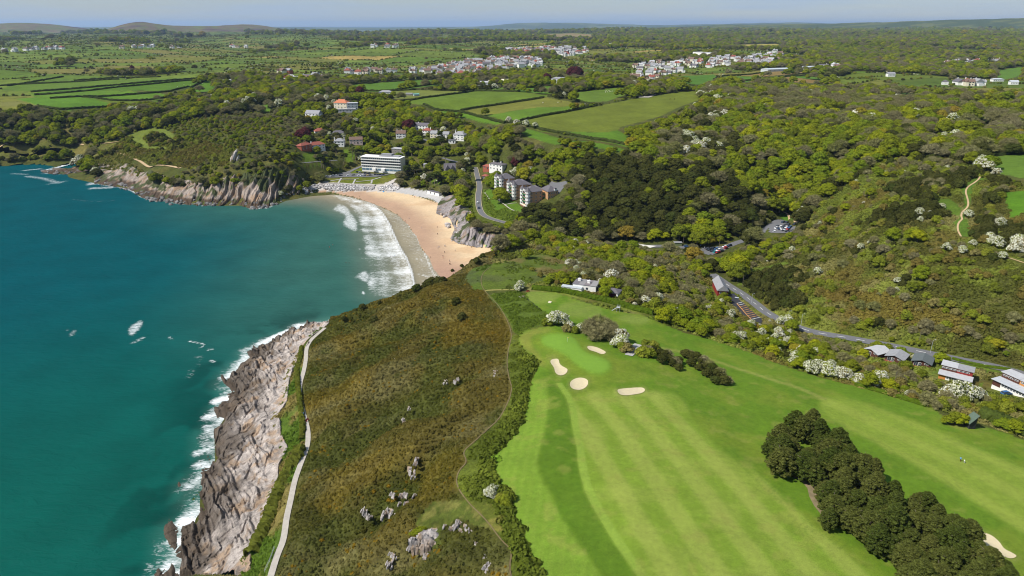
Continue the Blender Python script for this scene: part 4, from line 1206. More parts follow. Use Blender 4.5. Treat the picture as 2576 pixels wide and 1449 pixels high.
jj, ii = np.nonzero(ff); b_ = jj * NA + ii
q = np.stack([b_, b_ + 1, b_ + NA + 1, b_ + NA], -1)
used, inv = np.unique(q, return_inverse=True)
co = np.stack([GX.ravel()[used], GY.ravel()[used], zs.ravel()[used]], -1)
far_q = np.array([(-60000, -3000, -.6), (60000, -3000, -.6), (60000, 70000, -.6), (-60000, 70000, -.6)], float)
nv = len(co)
co = np.concatenate([co, far_q]); fcs = np.concatenate([inv.reshape(-1, 4), [[nv, nv + 1, nv + 2, nv + 3]]])
cs = np.concatenate([CS.reshape(-1, 3)[used], np.repeat(deep[None], 4, 0)]); fa = np.concatenate([np.clip(fz, 0, 1.2).ravel()[used], np.zeros(4)])
me = mesh_np('sea', co, fcs, [M_sea], smooth=True, cols=cs, attrs={'foam': fa})
add('sea', me, kind='structure')

# far shore beyond the estuary
az = np.radians(np.linspace(-34, 40, 400)); dd = np.linspace(20000, 27000, 26)
A, D = np.meshgrid(az, dd)
X, Y = D * np.sin(A), D * np.cos(A)
ad = np.degrees(A)
prof = np.sin(np.clip((D - 20000) / 7000, 0, 1) * math.pi / 2 * 1.6) 
zz = prof * (70 + 70 * fbm(ad / 4, D / 5000, 401, 4) + 120 * np.exp(-((ad - 5) / 5) ** 2) + 70 * np.exp(-((ad - 1) / 2.5) ** 2) * .6 + 120 * sstep(6, 20, ad)) - 8
b_ = np.ones((25, 399), bool)
used, f = grid_faces(26, 400, b_)
col = np.where((fbm(X / 700, Y / 700, 402, 3) > .55)[..., None], (.10, .12, .05), (.05, .07, .035)).reshape(-1, 3)
add('far_hills', mesh_np('far_hills', np.stack([X, Y, zz], -1).reshape(-1, 3)[used], f, [M_moor], smooth=True, cols=col[used]), kind='structure')

# ------------------------------------------------------------------ paved things
M_asph = plain("asphalt", (.13, .13, .135), .9, .2, .15, .8)
M_dark = plain("new_asphalt", (.035, .035, .04), .9, .2, .15, 1.2)
M_conc = plain("path_concrete", (.40, .365, .315), .9, .2, .14, .6)
M_dirt = plain("trodden_earth", (.15, .115, .06), .95, .1, .25, .9)
M_sandp = plain("sandy_track", (.43, .31, .18), .95, .1, .2, .5)
M_white = plain("white_line_paint", (.75, .75, .72), .8, .3, .1, 2)
M_yell = plain("yellow_line_paint", (.60, .48, .18), .8, .3, .1, 2)
M_orng = plain("orange_line_paint", (.62, .30, .08), .8, .3, .15, 2)
M_gravel = plain("grey_gravel", (.36, .35, .33), .95, .1, .2, 3)
roads = {}
for k, nm in (('main', 'valley_road'), ('valley', 'beach_road'), ('link', 'car_park_road'), ('cove', 'cove_road'), ('covedrive', 'driveway_road'), ('upper', 'upper_road'), ('lane', 'lane_road'), ('lane2', 'lane_road')):
    roads[k] = ribbon(LINES[k][0], LINES[k][1], .25, M_asph, nm)
coast = ribbon(path_w, 1.95, .22, M_conc, 'coast_path')
HPL = []
ribbon(foot_w, .38, .18, M_dirt, 'trodden_path')
for pl, w in ((cA([(0,1112),(100,1082),(250,1066),(450,1070),(560,1082),(630,1094)]), 2.6), (cA([(760,1086),(900,1066)]), 2.2), (cA([(880,1152),(950,1166),(1010,1200),(1090,1240),(1180,1252),(1280,1256),(1360,1272)]), 3.4), (cR([(2000,345),(1960,400),(1840,470),(1805,540),(1830,620),(1850,740),(1760,810),(1750,870),(1770,900),(1715,945),(1700,1030),(1750,1120)]), 1.0), (cR([(2220,1370),(2400,1410),(2600,1475)]), 1.1)):
    HPL.append(W_(pl)); ribbon(HPL[-1], w, .35, M_sandp, 'headland_path')
ribbon(W_(cE([(1085,748),(1150,742),(1300,740)])), 1.6, .2, plain("mown_strip", (.24, .22, .07), .95, .1, .15), 'mown_path')
ribbon(W_(cE([(2240,1150),(2210,1170),(2200,1200),(2165,1235)])), 3.4, .15, M_gravel, 'gravel_path')
ribbon(W_(cP([(1725,905),(1700,870),(1640,830),(1530,796)])), 2.0, .7, M_sandp, 'park_path')
sheet(W_(cT([(2140,1384),(2250,1370),(2500,1402),(2420,1428),(2280,1408)])), 3, .35, plain('pale_slab', (.55, .53, .48), .9, .2, .06), 'lay_by_pavement')
for p_, m_, nm in ((CARPARK_A, M_asph, 'lower_car_park_pavement'), (CARPARK_B, M_asph, 'upper_car_park_pavement'), (CARPARK_C, M_dark, 'dark_car_park_pavement'), (CARPARK_D, M_asph, 'cove_car_park_pavement')):
    sheet(p_, 4.0, .28, m_, nm)
# dashes on the valley road, yellow lines on the cove road
ln_ = smooth_line(LINES['main'][0], 3)
seg = np.r_[0, np.cumsum(np.hypot(*np.diff(ln_, axis=0).T))]
for s0 in np.arange(10, seg[-1] - 10, 9.0):
    p = np.array([[np.interp(s0 + t, seg, ln_[:, 0]), np.interp(s0 + t, seg, ln_[:, 1])] for t in (0, 1.3, 2.6, 4.0)])
    ribbon(p, .28, .262, M_white, 'lane_dash', roads['main'], sub=0)
for off in (-2.7, 2.7):
    ribbon(LINES['cove'][0], .22, .262, M_yell, 'edge_line', roads['cove'], off=off)
# orange bay lines of the dark car park
c0, c1 = np.array(W_(cF([(405, 850)]))[0]), np.array(W_(cF([(530, 950)]))[0])
d0, d1 = np.array(W_(cF([(445, 842)]))[0]), np.array(W_(cF([(595, 950)]))[0])
bay_root = [o for o in bpy.data.objects if o.name == 'dark_car_park_pavement'][0]
for t in np.linspace(0, 1, 11):
    a, b = c0 + (c1 - c0) * t, d0 + (d1 - d0) * t
    ribbon(np.array([a, (a + b) / 2, b]), .3, .315, M_orng if .1 < t < .9 else M_white, 'bay_line', bay_root, sub=0)
ribbon(np.array([c0, (c0 + c1) / 2, c1]), .35, .312, M_orng, 'bay_line', bay_root, sub=0)

# ------------------------------------------------------------------ foliage
def foliage(name, stops, trans=.22, nscale=.8, inst=False, var=.25):
    m = bpy.data.materials.new(name); m.use_nodes = True
    nt = m.node_tree; nt.nodes.clear()
    out = nt.nodes.new("ShaderNodeOutputMaterial")
    oi = nt.nodes.new("ShaderNodeObjectInfo")
    if inst:
        a = nt.nodes.new("ShaderNodeAttribute"); a.attribute_type = 'INSTANCER'; a.attribute_name = "tint"
        col = a.outputs['Color']
        r0 = ramp(nt, oi.outputs['Random'], [(0, .86), (1, 1.16)])
        col = mul(nt, col, r0.outputs[0])
    else:
        r0 = ramp(nt, oi.outputs['Random'], stops); r0.color_ramp.interpolation = 'LINEAR'
        col = r0.outputs[0]
    tc = nt.nodes.new("ShaderNodeTexCoord")
    n = nnoise(nt, nscale, 3, .6, tc.outputs['Object'])
    col = mul(nt, col, ramp(nt, n.outputs['Fac'], [(.3, 1 - var), (.7, 1 + var)]).outputs[0])
    d = nt.nodes.new("ShaderNodeBsdfDiffuse"); t = nt.nodes.new("ShaderNodeBsdfTranslucent"); mx = nt.nodes.new("ShaderNodeMixShader")
    mx.inputs[0].default_value = trans
    nt.links.new(col, d.inputs[0]); nt.links.new(col, t.inputs[0])
    nt.links.new(d.outputs[0], mx.inputs[1]); nt.links.new(t.outputs[0], mx.inputs[2]); nt.links.new(mx.outputs[0], out.inputs[0])
    return m

F_leafy = foliage("spring_leaves", [(0, (.123, .149, .015)), (.25, (.165, .189, .015)), (.5, (.189, .222, .013)), (.7, (.141, .196, .015)), (.87, (.226, .253, .013)), (.96, (.264, .277, .013)), (1, (.242, .176, .028))])
F_bare = foliage("bare_twigs", [(0, (.191, .175, .083)), (.35, (.212, .194, .090)), (.6, (.182, .191, .058)), (.85, (.249, .228, .119)), (1, (.170, .154, .074))], .15)
F_oak = foliage("evergreen_leaves", [(0, (.039, .044, .011)), (.4, (.054, .058, .014)), (.75, (.073, .075, .019)), (1, (.050, .065, .014))], .12)
F_pine = foliage("pine_needles", [(0, (.057, .079, .015)), (.5, (.080, .099, .021)), (1, (.103, .112, .027))], .15, 1.2)
F_bloom = foliage("may_blossom", [(0, (.60, .60, .45)), (1, (.70, .70, .58))], .25)
F_copper = foliage("copper_leaves", [(0, (.075, .024, .027)), (1, (.105, .033, .033))], .2)
F_shrub = foliage("shrub_leaves", [(0, (.116, .134, .019)), (.25, (.156, .185, .020)), (.5, (.193, .222, .020)), (.65, (.218, .240, .028)), (.8, (.182, .154, .037)), (.9, (.167, .134, .033)), (1, (.237, .211, .073))], .2)
F_hedge = foliage("hedge_leaves", [(0, (.060, .098, .008)), (1, (.080, .122, .010))], .2, .6)
F_olive = foliage("gorse_hedge_leaves", [(0, (.085, .096, .014)), (1, (.092, .102, .016))], .2, .5, var=.4)
F_tuft = foliage("heath_sprigs", None, .2, 2.0, inst=True)
M_bark = plain("bark", (.16, .13, .10), .95, .1, .25, 2)

def icos(sub):
    bm = bmesh.new(); bmesh.ops.create_icosphere(bm, subdivisions=sub, radius=1)
    v = np.array([x.co[:] for x in bm.verts]); f = np.array([[q.index for q in p.verts] for p in bm.faces]); bm.free()
    return v, f
ICO1, ICO2 = icos(1), icos(2)

def crown_mesh(name, seed, mats, lobes, leaf, per, core=.82, jit=.38, twig=False, mixm=0.0, squash=.85, core_m=None):
    """lobes: list of (centre, radius). A dark core fills each lobe; leaf-sized faces lie over it."""
    r = np.random.default_rng(seed)
    V, Fc, M = [], [], []
    nv = 0
    for c, rad in lobes:
        c = np.array(c, float)
        v, f = ICO1
        k = 1 + .25 * (r.random(len(v)) - .5)
        V.append(c + v * rad * core * k[:, None] * [1, 1, squash]); Fc.append(f + nv); M.append(np.full(len(f), 0 if core_m is None else core_m)); nv += len(v)
        n = int(per * rad * rad)
        d = r.normal(size=(n, 3)); d[:, 2] = np.abs(d[:, 2]) * .9 + .25 * d[:, 2]; d /= np.linalg.norm(d, axis=1)[:, None]
        p = c + d * rad * (.84 + .26 * r.random(n))[:, None] * [1, 1, squash]
        nn = d + jit * r.normal(size=(n, 3)); nn /= np.linalg.norm(nn, axis=1)[:, None]
        t1 = np.cross(nn, r.normal(size=(n, 3))); t1 /= np.linalg.norm(t1, axis=1)[:, None]
        t2 = np.cross(nn, t1)
        s = leaf * (.6 + .8 * r.random(n))[:, None]
        if twig:
            a = p - nn * s * .4 + t1 * s * .10; b = p - nn * s * .4 - t1 * s * .10; e = p + nn * s * 1.1
        else:
            a = p + t1 * s; b = p - t1 * s * .5 + t2 * s * .85; e = p - t1 * s * .5 - t2 * s * .85
        V.append(np.stack([a, b, e], 1).reshape(-1, 3)); Fc.append(np.arange(3 * n).reshape(-1, 3) + nv); nv += 3 * n
        M.append((r.random(n) < mixm).astype(int))
    return mesh_np(name, np.concatenate(V), np.concatenate(Fc), mats, np.concatenate(M))

def dome_lobes(seed, R, H, n, rl, base=.35, lean=0.0):
    """lobes spread over a domed crown of radius R and total height H"""
    r = np.random.default_rng(seed); L = []
    L.append(((0, 0, H * .55), R * .62))
    for k in range(n):
        a = 2 * math.pi * (k * .618 + .1 * r.random()); h = (k + .5) / n
        z = H * (base + (1 - base - rl / H * .6) * h)
        rr = R * math.sqrt(max(.05, 1 - ((h) ** 1.6))) * (.72 + .25 * r.random())
        L.append(((rr * math.cos(a) * .8 + lean * z, rr * math.sin(a) * .8, z), rl * (.75 + .5 * r.random())))
    return L

def trunk_mesh(name, h, r0, lean=0.0, limbs=4, seed=0):
    mb = MB(); r = random.Random(seed)
    mb.tube((0, 0, -.6), (lean * h * .5, 0, h * .5), r0, r0 * .75, 6); mb.tube((lean * h * .5, 0, h * .5), (lean * h, 0, h), r0 * .75, r0 * .35, 6)
    for k in range(limbs):
        a = 2 * math.pi * k / limbs + r.random(); z = h * (.45 + .4 * r.random()); l = h * .35
        mb.tube((lean * z, 0, z), (lean * z + l * math.cos(a), l * math.sin(a), z + l * .7), r0 * .45, r0 * .12, 5)
    return mb.mesh(name, [M_bark], True)

KIND = {}
def kind(name, crowns, trunks, word): KIND[name] = (crowns, trunks, word)
kind('leafy', [crown_mesh('leafy_crown', 10 + k, [F_leafy], dome_lobes(20 + k, 4.3, 8.6, 13, 1.9), .34, 42) for k in range(4)], [trunk_mesh('leafy_trunk', 6.0, .28, 0, 5, k) for k in range(2)], 'leafy_tree')
kind('bare', [crown_mesh('bare_crown', 40 + k, [F_bare], dome_lobes(50 + k, 4.2, 8.2, 12, 1.7, .4), .85, 60, core=.66, jit=.55, twig=True) for k in range(3)], [trunk_mesh('bare_trunk', 6.4, .26, 0, 6, 7 + k) for k in range(2)], 'grey_tree')
kind('oak', [crown_mesh('evergreen_crown', 60 + k, [F_oak], dome_lobes(70 + k, 4.4, 7.6, 22, 1.45, .3), .26, 62) for k in range(3)], [trunk_mesh('evergreen_trunk', 5.0, .3, 0, 5, 9)], 'evergreen_oak')
kind('bloom', [crown_mesh('blossom_crown', 80 + k, [F_shrub, F_bloom], dome_lobes(90 + k, 2.6, 4.6, 10, 1.15, .3), .24, 80, mixm=.72) for k in range(3)], [trunk_mesh('hawthorn_trunk', 3.0, .14, 0, 4, 11)], 'hawthorn')
kind('copper', [crown_mesh('copper_crown', 100, [F_copper], dome_lobes(105, 5.0, 9.6, 15, 2.0), .36, 42)], [trunk_mesh('copper_trunk', 6.0, .35, 0, 5, 12)], 'copper_beech')
kind('scots', [crown_mesh('pine_crown', 110 + k, [F_pine], [((1.8 * math.cos(a), 1.8 * math.sin(a), 9.5 + .9 * math.sin(3 * a + k)), 1.6) for a in np.arange(0, 6.2, 1.05)] + [((0, 0, 10.6), 1.7), ((2.2, .5, 8.0), 1.2), ((-1.8, -1.2, 7.2), 1.1)], .36, 70, squash=.5, jit=.6) for k in range(3)], [trunk_mesh('pine_trunk', 9.6, .26, .0, 6, 13 + k) for k in range(2)], 'tall_pine')
kind('shrub', [crown_mesh('shrub_crown', 120 + k, [F_shrub], dome_lobes(130 + k, 2.3, 3.2, 10, 1.05, .18), .23, 80) for k in range(4)], [trunk_mesh('shrub_stem', 1.8, .09, 0, 4, 15)], 'bush')
kind('darkbush', [crown_mesh('dark_bush_crown', 140 + k, [F_oak], dome_lobes(150 + k, 2.4, 3.4, 12, 1.0, .18, .25), .2, 90) for k in range(3)], [trunk_mesh('dark_bush_stem', 1.8, .09, 0, 4, 16)], 'dark_bush')
kind('greybush', [crown_mesh('grey_bush_crown', 160 + k, [F_bare], dome_lobes(170 + k, 2.4, 3.6, 10, 1.05, .2, .15), .5, 110, core=.7, twig=True, jit=.55) for k in range(3)], [trunk_mesh('grey_bush_stem', 2.0, .08, 0, 5, 17)], 'grey_bush')

# ------------------------------------------------------------------ where things grow
PLANTS = {k: [] for k in KIND}      # kind -> list of arrays (x, y, z, scale, zone)
def pts_grid(x0, x1, y0, y1, s, seed):
    r = np.random.default_rng(seed)
    gx, gy = np.meshgrid(np.arange(x0, x1, s), np.arange(y0, y1, s))
    p = np.stack([gx.ravel(), gy.ravel()], -1)
    p = p + (r.random(p.shape) - .5) * s * .95
    a = np.degrees(np.arctan2(p[:, 0], p[:, 1])); d = np.hypot(*p.T)
    return p[(np.abs(a) < 50) & (d > 88) & (d < 12000)]

CLEAR = []       # (line, half width) where nothing grows
for k_, (ln_, w) in LINES.items():
    CLEAR.append((smooth_line(ln_, 1), w / 2 + 1.6))
    if k_ in ('link', 'valley', 'cove'): CLEAR.append((smooth_line(ln_, 1) - np.array([0, 6.]), w / 2 + 2.5))
BUILT = []       # (x, y, radius) kept clear for buildings
CLEARP = [q + np.array([0, -d]) for q in (CARPARK_A, CARPARK_B, CARPARK_C, CARPARK_D) for d in (0, 7, 13)]

def free(p, extra=0.0):
    ok = np.ones(len(p), bool)
    for ln_, w in CLEAR:
        lo, hi = ln_.min(0) - 15, ln_.max(0) + 15
        b = ok & (p[:, 0] > lo[0]) & (p[:, 0] < hi[0]) & (p[:, 1] > lo[1]) & (p[:, 1] < hi[1])
        if b.any():
            idx = np.nonzero(b)[0]
            ok[idx[seg_dist(p[idx], ln_) < w + extra]] = False
    for c in CLEARP: ok &= ~inpoly(p, c)
    for x, y, r in BUILT: ok &= (np.hypot(p[:, 0] - x, p[:, 1] - y) > r + extra)
    return ok

def put(kindn, p, sc, zone):
    if len(p) == 0: return
    z = lut(ZG, p)
    PLANTS[kindn].append(np.column_stack([p, z, sc, np.full(len(p), zone)]))

def mixput(p, mix, smin, smax, zone, seed, sz=None):
    """mix: {kind: weight}; clumped by noise so that kinds form stands"""
    r = np.random.default_rng(seed)
    ks = list(mix); w = np.array([mix[k] for k in ks]); cw = np.cumsum(w / w.sum())
    q = fbm(p[:, 0] / 26, p[:, 1] / 26, seed * 3 + 1, 2)
    q = np.argsort(np.argsort(q)) / max(1, len(q))
    q = np.clip(q * .62 + r.random(len(p)) * .38, 0, .9999)
    q = np.argsort(np.argsort(q)) / max(1, len(q))
    pick = np.searchsorted(cw, q, side='right')
    for i, k in enumerate(ks):
        s = pick == i
        f = {'shrub': 1.5, 'darkbush': 1.5, 'greybush': 1.6, 'bloom': 1.35}.get(k, 1.0) if sz is None else sz.get(k, 1.0)
        put(k, p[s], (smin + (smax * 1.15 - smin) * r.random(s.sum()) ** 1.5) * f, zone)

# ------------------------------------------------------------------ buildings
B_white = plain("white_render", (.74, .73, .69), .85, .2, .05, 1)
B_cream = plain("cream_render", (.66, .60, .46), .85, .2, .06, 1)
B_pink = plain("pink_render", (.62, .46, .40), .85, .2, .06, 1)
B_brick = plain("red_brick", (.30, .095, .06), .9, .15, .2, 2)
B_brown = plain("buff_brick", (.48, .28, .145), .9, .15, .15, 2)
B_stone = plain("grey_stone", (.22, .20, .18), .9, .15, .2, 1.5)
B_slate = plain("slate_roof", (.115, .105, .115), .7, .3, .2, 1.5)
B_grey = plain("grey_roof", (.26, .26, .27), .8, .2, .15, 1)
B_pale = plain("pale_felt_roof", (.40, .40, .41), .8, .2, .12, .8)
B_red = plain("red_tile_roof", (.26, .085, .06), .85, .2, .2, 1.5)
B_orange = plain("orange_tile_roof", (.46, .165, .085), .85, .2, .15, 1.5)
B_brownr = plain("brown_tile_roof", (.16, .105, .08), .85, .2, .2, 1.5)
B_timber = plain("brown_timber", (.085, .035, .025), .8, .2, .2, 2)
B_redw = plain("red_timber", (.22, .03, .025), .8, .2, .15, 2)
B_ochre = plain("ochre_timber", (.45, .20, .05), .8, .2, .15, 2)
B_glass = plain("window_glass", (.03, .04, .055), .12, .6, .2, .6)
B_blueg = plain("blue_glazing", (.10, .17, .23), .15, .6, .2, .6)
B_green = plain("green_balcony", (.02, .11, .045), .6, .3, .15, 2)
B_dred = plain("maroon_door", (.09, .012, .016), .6, .3, .1, 3)
B_steel = plain("pale_steel", (.42, .44, .46), .5, .5, .12, 1)
B_dark = plain("dark_trim", (.03, .03, .032), .7, .3, .15, 2)
B_gglass = plain("greenhouse_glazing", (.48, .52, .53), .3, .5, .1, 1)

def front(uL, vL, uR, vR):
    a, b = np.array(hit(uL, vL)), np.array(hit(uR, vR))
    return a, b
WIN = {}
def win_mesh(w, h, kind_='white'):
    k = (round(w, 2), round(h, 2), kind_)
    if k not in WIN:
        mb = MB(); f = .09
        mb.box(-w / 2, -.06, -h / 2, w / 2, .02, h / 2, 0)
        mb.face([(-w / 2 + f, -.075, -h / 2 + f), (-.03, -.075, -h / 2 + f), (-.03, -.075, h / 2 - f), (-w / 2 + f, -.075, h / 2 - f)], 1)
        mb.face([(.03, -.075, -h / 2 + f), (w / 2 - f, -.075, -h / 2 + f), (w / 2 - f, -.075, h / 2 - f), (.03, -.075, h / 2 - f)], 1)
        WIN[k] = mb.mesh('window', [B_white if kind_ == 'white' else B_dark, B_glass])
    return WIN[k]
def windows(root, x0, x1, n, z, w, h, y=0.0, face='front', kind_='white', xs=None):
    for x in (np.linspace(x0, x1, n) if n > 1 else [(x0 + x1) / 2]):
        if face == 'front': add('window', win_mesh(w, h, kind_), root, (x, y, z))
        elif face == 'right': add('window', win_mesh(w, h, kind_), root, (y, x, z), math.pi / 2)
        elif face == 'left': add('window', win_mesh(w, h, kind_), root, (y, x, z), -math.pi / 2)

def base_z(a, b, depth):
    nrm = np.array([-(b - a)[1], (b - a)[0]]) / np.hypot(*(b - a))
    q = np.array([a, b, a + nrm * depth, b + nrm * depth])
    return float(np.median(lut(ZG, q)))

def house(label, fr_, depth, h, rh, wall, roofm, roof='hip', cols=3, rows=2, chim=((.2, .5),), name='house', group='houses in the cove', door=True, ridge=None, zoff=.2, trim=None, minw=None):
    a, b = front(*fr_)
    w = float(np.hypot(*(b - a)))
    if minw and w < minw: w = minw
    rz = math.atan2(*(b - a)[::-1])
    z = base_z(a, b, depth) + zoff
    t = thing(name, label, 'house' if name != 'shed' else 'shed', (a[0], a[1], z), rz, group)
    c = (a + b) / 2 + np.array([-(b - a)[1], (b - a)[0]]) / max(w, 1) * depth / 2
    BUILT.append((c[0], c[1], max(w, depth) * .62 + 1.0))
    mb = MB(); mb.box(0, 0, -4, w, depth, h, 0)
    if roof == 'gable':
        r = rh
        if w >= depth:
            mb.face([(0, 0, h), (0, depth, h), (0, depth / 2, h + r)][::-1]); mb.face([(w, 0, h), (w, depth, h), (w, depth / 2, h + r)])
        else:
            mb.face([(0, 0, h), (w, 0, h), (w / 2, 0, h + r)]); mb.face([(0, depth, h), (w, depth, h), (w / 2, depth, h + r)][::-1])
    add('wall', mb.mesh('wall', [wall]), t)
    mb = MB()
    if roof == 'flat': mb.box(-.35, -.35, h + .002, w + .35, depth + .35, h + .35, 0)
    elif roof == 'gable': mb.hip(0, 0, w, depth, h + .02, h + rh + .15, 0, .35, 0.0)
    else: mb.hip(0, 0, w, depth, h + .02, h + rh, 0, .45, ridge)
    ro = add('roof', mb.mesh('roof', [roofm]), t)
    for cx, cy in chim:
        mb = MB(); mb.box(-.45, -.35, 0, .45, .35, rh * .75 + 1.3, 0); mb.prism(-.18, 0, .14, rh * .75 + 1.3, rh * .75 + 1.7, 6, 0); mb.prism(.2, 0, .14, rh * .75 + 1.3, rh * .75 + 1.7, 6, 0)
        add('chimney', mb.mesh('chimney', [trim or wall]), ro, (cx * w, cy * depth, h + .2))
    fh = h / rows
    for r in range(rows):
        ww = min(1.7, w / cols * .55)
        windows(t, w * .5 / cols, w * (1 - .5 / cols), cols, fh * (r + .55), ww, min(1.4, fh * .5), -.01)
        windows(t, depth * .3, depth * .7, 2, fh * (r + .55), 1.0, min(1.3, fh * .5), w + .01, 'right')
    if door:
        mb = MB(); mb.box(-.5, -.12, 0, .5, 0, 2.05, 0)
        add('door', mb.mesh('door', [B_dark]), t, (w * (.5 + .5 / cols if cols % 2 == 0 else .33), -.02, .05))
    return t, w, rz

def cv(a, b, c, d): return tuple(x for p in cV([(a, b), (c, d)]) for x in p)
def ct(a, b, c, d): return tuple(x for p in cT([(a, b), (c, d)]) for x in p)
house('red-brick cove house with red roof at the edge of the wood', cv(345,655,480,662), 8, 5, 2.6, B_brick, B_red, 'hip', 3, 2, ((.7, .5),))
house('big white cove house with brown-red hipped roof and glazed balcony', cv(468,640,652,652), 9, 5.5, 3.2, B_white, B_red, 'hip', 4, 2, ((.12, .4),))
house('white gabled cove house with grey roof and two tall chimneys', cv(762,602,892,606), 9, 5.5, 3, B_white, B_grey, 'hip', 3, 2, ((.02, .5), (.98, .5)))
house('long pale pink house with brown pitched roof', cv(962,578,1132,582), 8, 5, 3, B_pink, B_brownr, 'gable', 4, 2, ())
house('white house with pink-red hipped roof and dormer above the copper beech', cv(520,462,652,455), 9, 4.5, 3.4, B_white, B_red, 'hip', 3, 2, ())
house('low white bungalow with dark slate hipped roof', cv(740,478,905,458), 9, 3.2, 3, B_white, B_slate, 'hip', 4, 1, ())
house('white house with brown roof and half-timbered gable', cv(1560,498,1682,492), 9, 5, 3.6, B_white, B_brownr, 'gable', 3, 2, ((.1, .5), (.6, .5)))
house('white and brick house with slate roof beside the large copper beech', cv(1775,388,1972,398), 9, 5.5, 3, B_white, B_slate, 'gable', 5, 2, ((.3, .5),))
house('white house with red-brown hipped roof and small square windows', cv(1900,452,1996,458), 8, 5.5, 2.8, B_white, B_red, 'hip', 3, 2, ((.9, .5),))
house('cream gabled house with grey roof next to the red-roofed white one', cv(1998,492,2085,492), 8, 5, 3, B_cream, B_grey, 'gable', 2, 2, ((.8, .5),))
house('white house with two grey gables at the end of the cove row', cv(2090,494,2236,492), 8, 4.2, 3, B_white, B_grey, 'gable', 4, 2, ())
house('tall white house with grey hipped roof and pointed gable by the woods', cv(2297,526,2432,532), 9, 6.5, 3.6, B_white, B_grey, 'hip', 3, 3, ((.1, .4), (.8, .5)))
house('small white flat-roofed annexe below the tall grey-roofed house', cv(2236,568,2322,562), 6, 3.4, .3, B_white, B_slate, 'flat', 2, 1, ())
house('bare grey concrete shell of a house behind the white apartments', cv(1505,692,1682,694), 8, 4, .3, B_stone, B_pale, 'flat', 5, 2, (), door=False)
house('new white gabled house with steep grey glazed roof on the slope', cv(392,236,566,246), 10, 6, 4, B_white, B_grey, 'gable', 4, 2, ())
house('cream mansion with orange tiled roof and two chimneys at the field edge', cv(762,118,925,122), 11, 8, 4.6, B_cream, B_orange, 'hip', 4, 2, ((.3, .5), (.72, .5)))
house('modern grey flat-roofed block beside the orange-roofed mansion', cv(932,132,1072,126), 11, 8.5, .3, B_steel, B_pale, 'flat', 3, 3, ())
house('long low white terrace building below the orange-roofed mansion', cv(775,165,1040,162), 6, 4, .3, B_pale, B_pale, 'flat', 6, 1, (), door=False)
house('small timber shed in the trees behind the beach', cv(1912,872,1992,872), 4, 2.4, 1, B_stone, B_grey, 'gable', 2, 1, (), name='shed', group=None)
house('white villa with black trim behind the turreted flats', ct(345,478,512,470), 9, 6.5, 1.6, B_white, B_slate, 'hip', 4, 2, ((.2, .4), (.7, .5)))
house('small red-roofed lodge at the top of the cove road', ct(262,445,345,440), 6, 2.8, 2, B_brick, B_red, 'hip', 2, 1, ())
house('little red-roofed gatehouse beside the cove road', ct(248,535,318,530), 5, 2.6, 1.8, B_stone, B_red, 'hip', 2, 1, ())
# gothic stone house: two steep gables and a stair tower
t, w, rz = house('dark stone gothic house with steep gables and tall windows', cv(2190,985,2330,960), 9, 6.5, 5, B_stone, B_slate, 'gable', 3, 2, ((.35, .5),))
for x0 in (.06, .52):
    mb = MB(); mb.box(x0 * w, -2.2, -4, x0 * w + 4, 0, 6.5, 0); mb.face([(x0 * w, -2.2, 6.5), (x0 * w + 4, -2.2, 6.5), (x0 * w + 2, -2.2, 10.5)])
    g = add('gable_wing', mb.mesh('gable_wing', [B_stone]), t)
    mb = MB(); mb.hip(x0 * w, -2.2, x0 * w + 4, 4.5, 6.52, 10.7, 0, .25, 0.0); add('gable_roof', mb.mesh('gable_roof', [B_slate]), g)
    add('tall_window', win_mesh(1.5, 3.2), g, (x0 * w + 2, -2.21, 3.6))

# the white beach-front apartment block
a, b = front(*cv(1122, 912, 1625, 958))
Wd = float(np.hypot(*(b - a))); rz = math.atan2(*(b - a)[::-1]); zb_ = base_z(a, b, 13) + .3
APT = thing('apartment_block', 'long white five-storey apartment block with balconies above the beach', 'apartment block', (a[0], a[1], zb_), rz)
mid = (a + b) / 2 + np.array([-(b - a)[1], (b - a)[0]]) / Wd * 7
for k in np.linspace(0, 1, 6): 
    q_ = a + (b - a) * k + np.array([-(b - a)[1], (b - a)[0]]) / Wd * 6; BUILT.append((q_[0], q_[1], 10))
FHT = 3.05
mb = MB(); mb.box(0, 0, -5, Wd, 13, FHT * 5, 0)
add('wall', mb.mesh('wall', [B_white]), APT)
mb = MB(); mb.box(Wd + .002, .4, -5, Wd + .5, 12.6, FHT * 5 - .3, 0); add('end_wall', mb.mesh('end_wall', [B_cream]), APT)  # cream over the white block paints in the shade of this side
mb = MB(); mb.box(-.4, -1.3, FHT * 5 + .002, Wd + .4, 13.3, FHT * 5 + .5, 0); ro = add('roof', mb.mesh('roof', [B_white]), APT)
mb = MB(); mb.box(Wd * .42, 3.5, FHT * 5 + .502, Wd * .93, 13, FHT * 5 + 1.5, 0); mb.box(Wd * .45, 6.5, FHT * 5 + 1.5, Wd * .72, 13, FHT * 5 + 3, 0); add('roof_deck', mb.mesh('roof_deck', [B_grey]), ro)
nW = 20
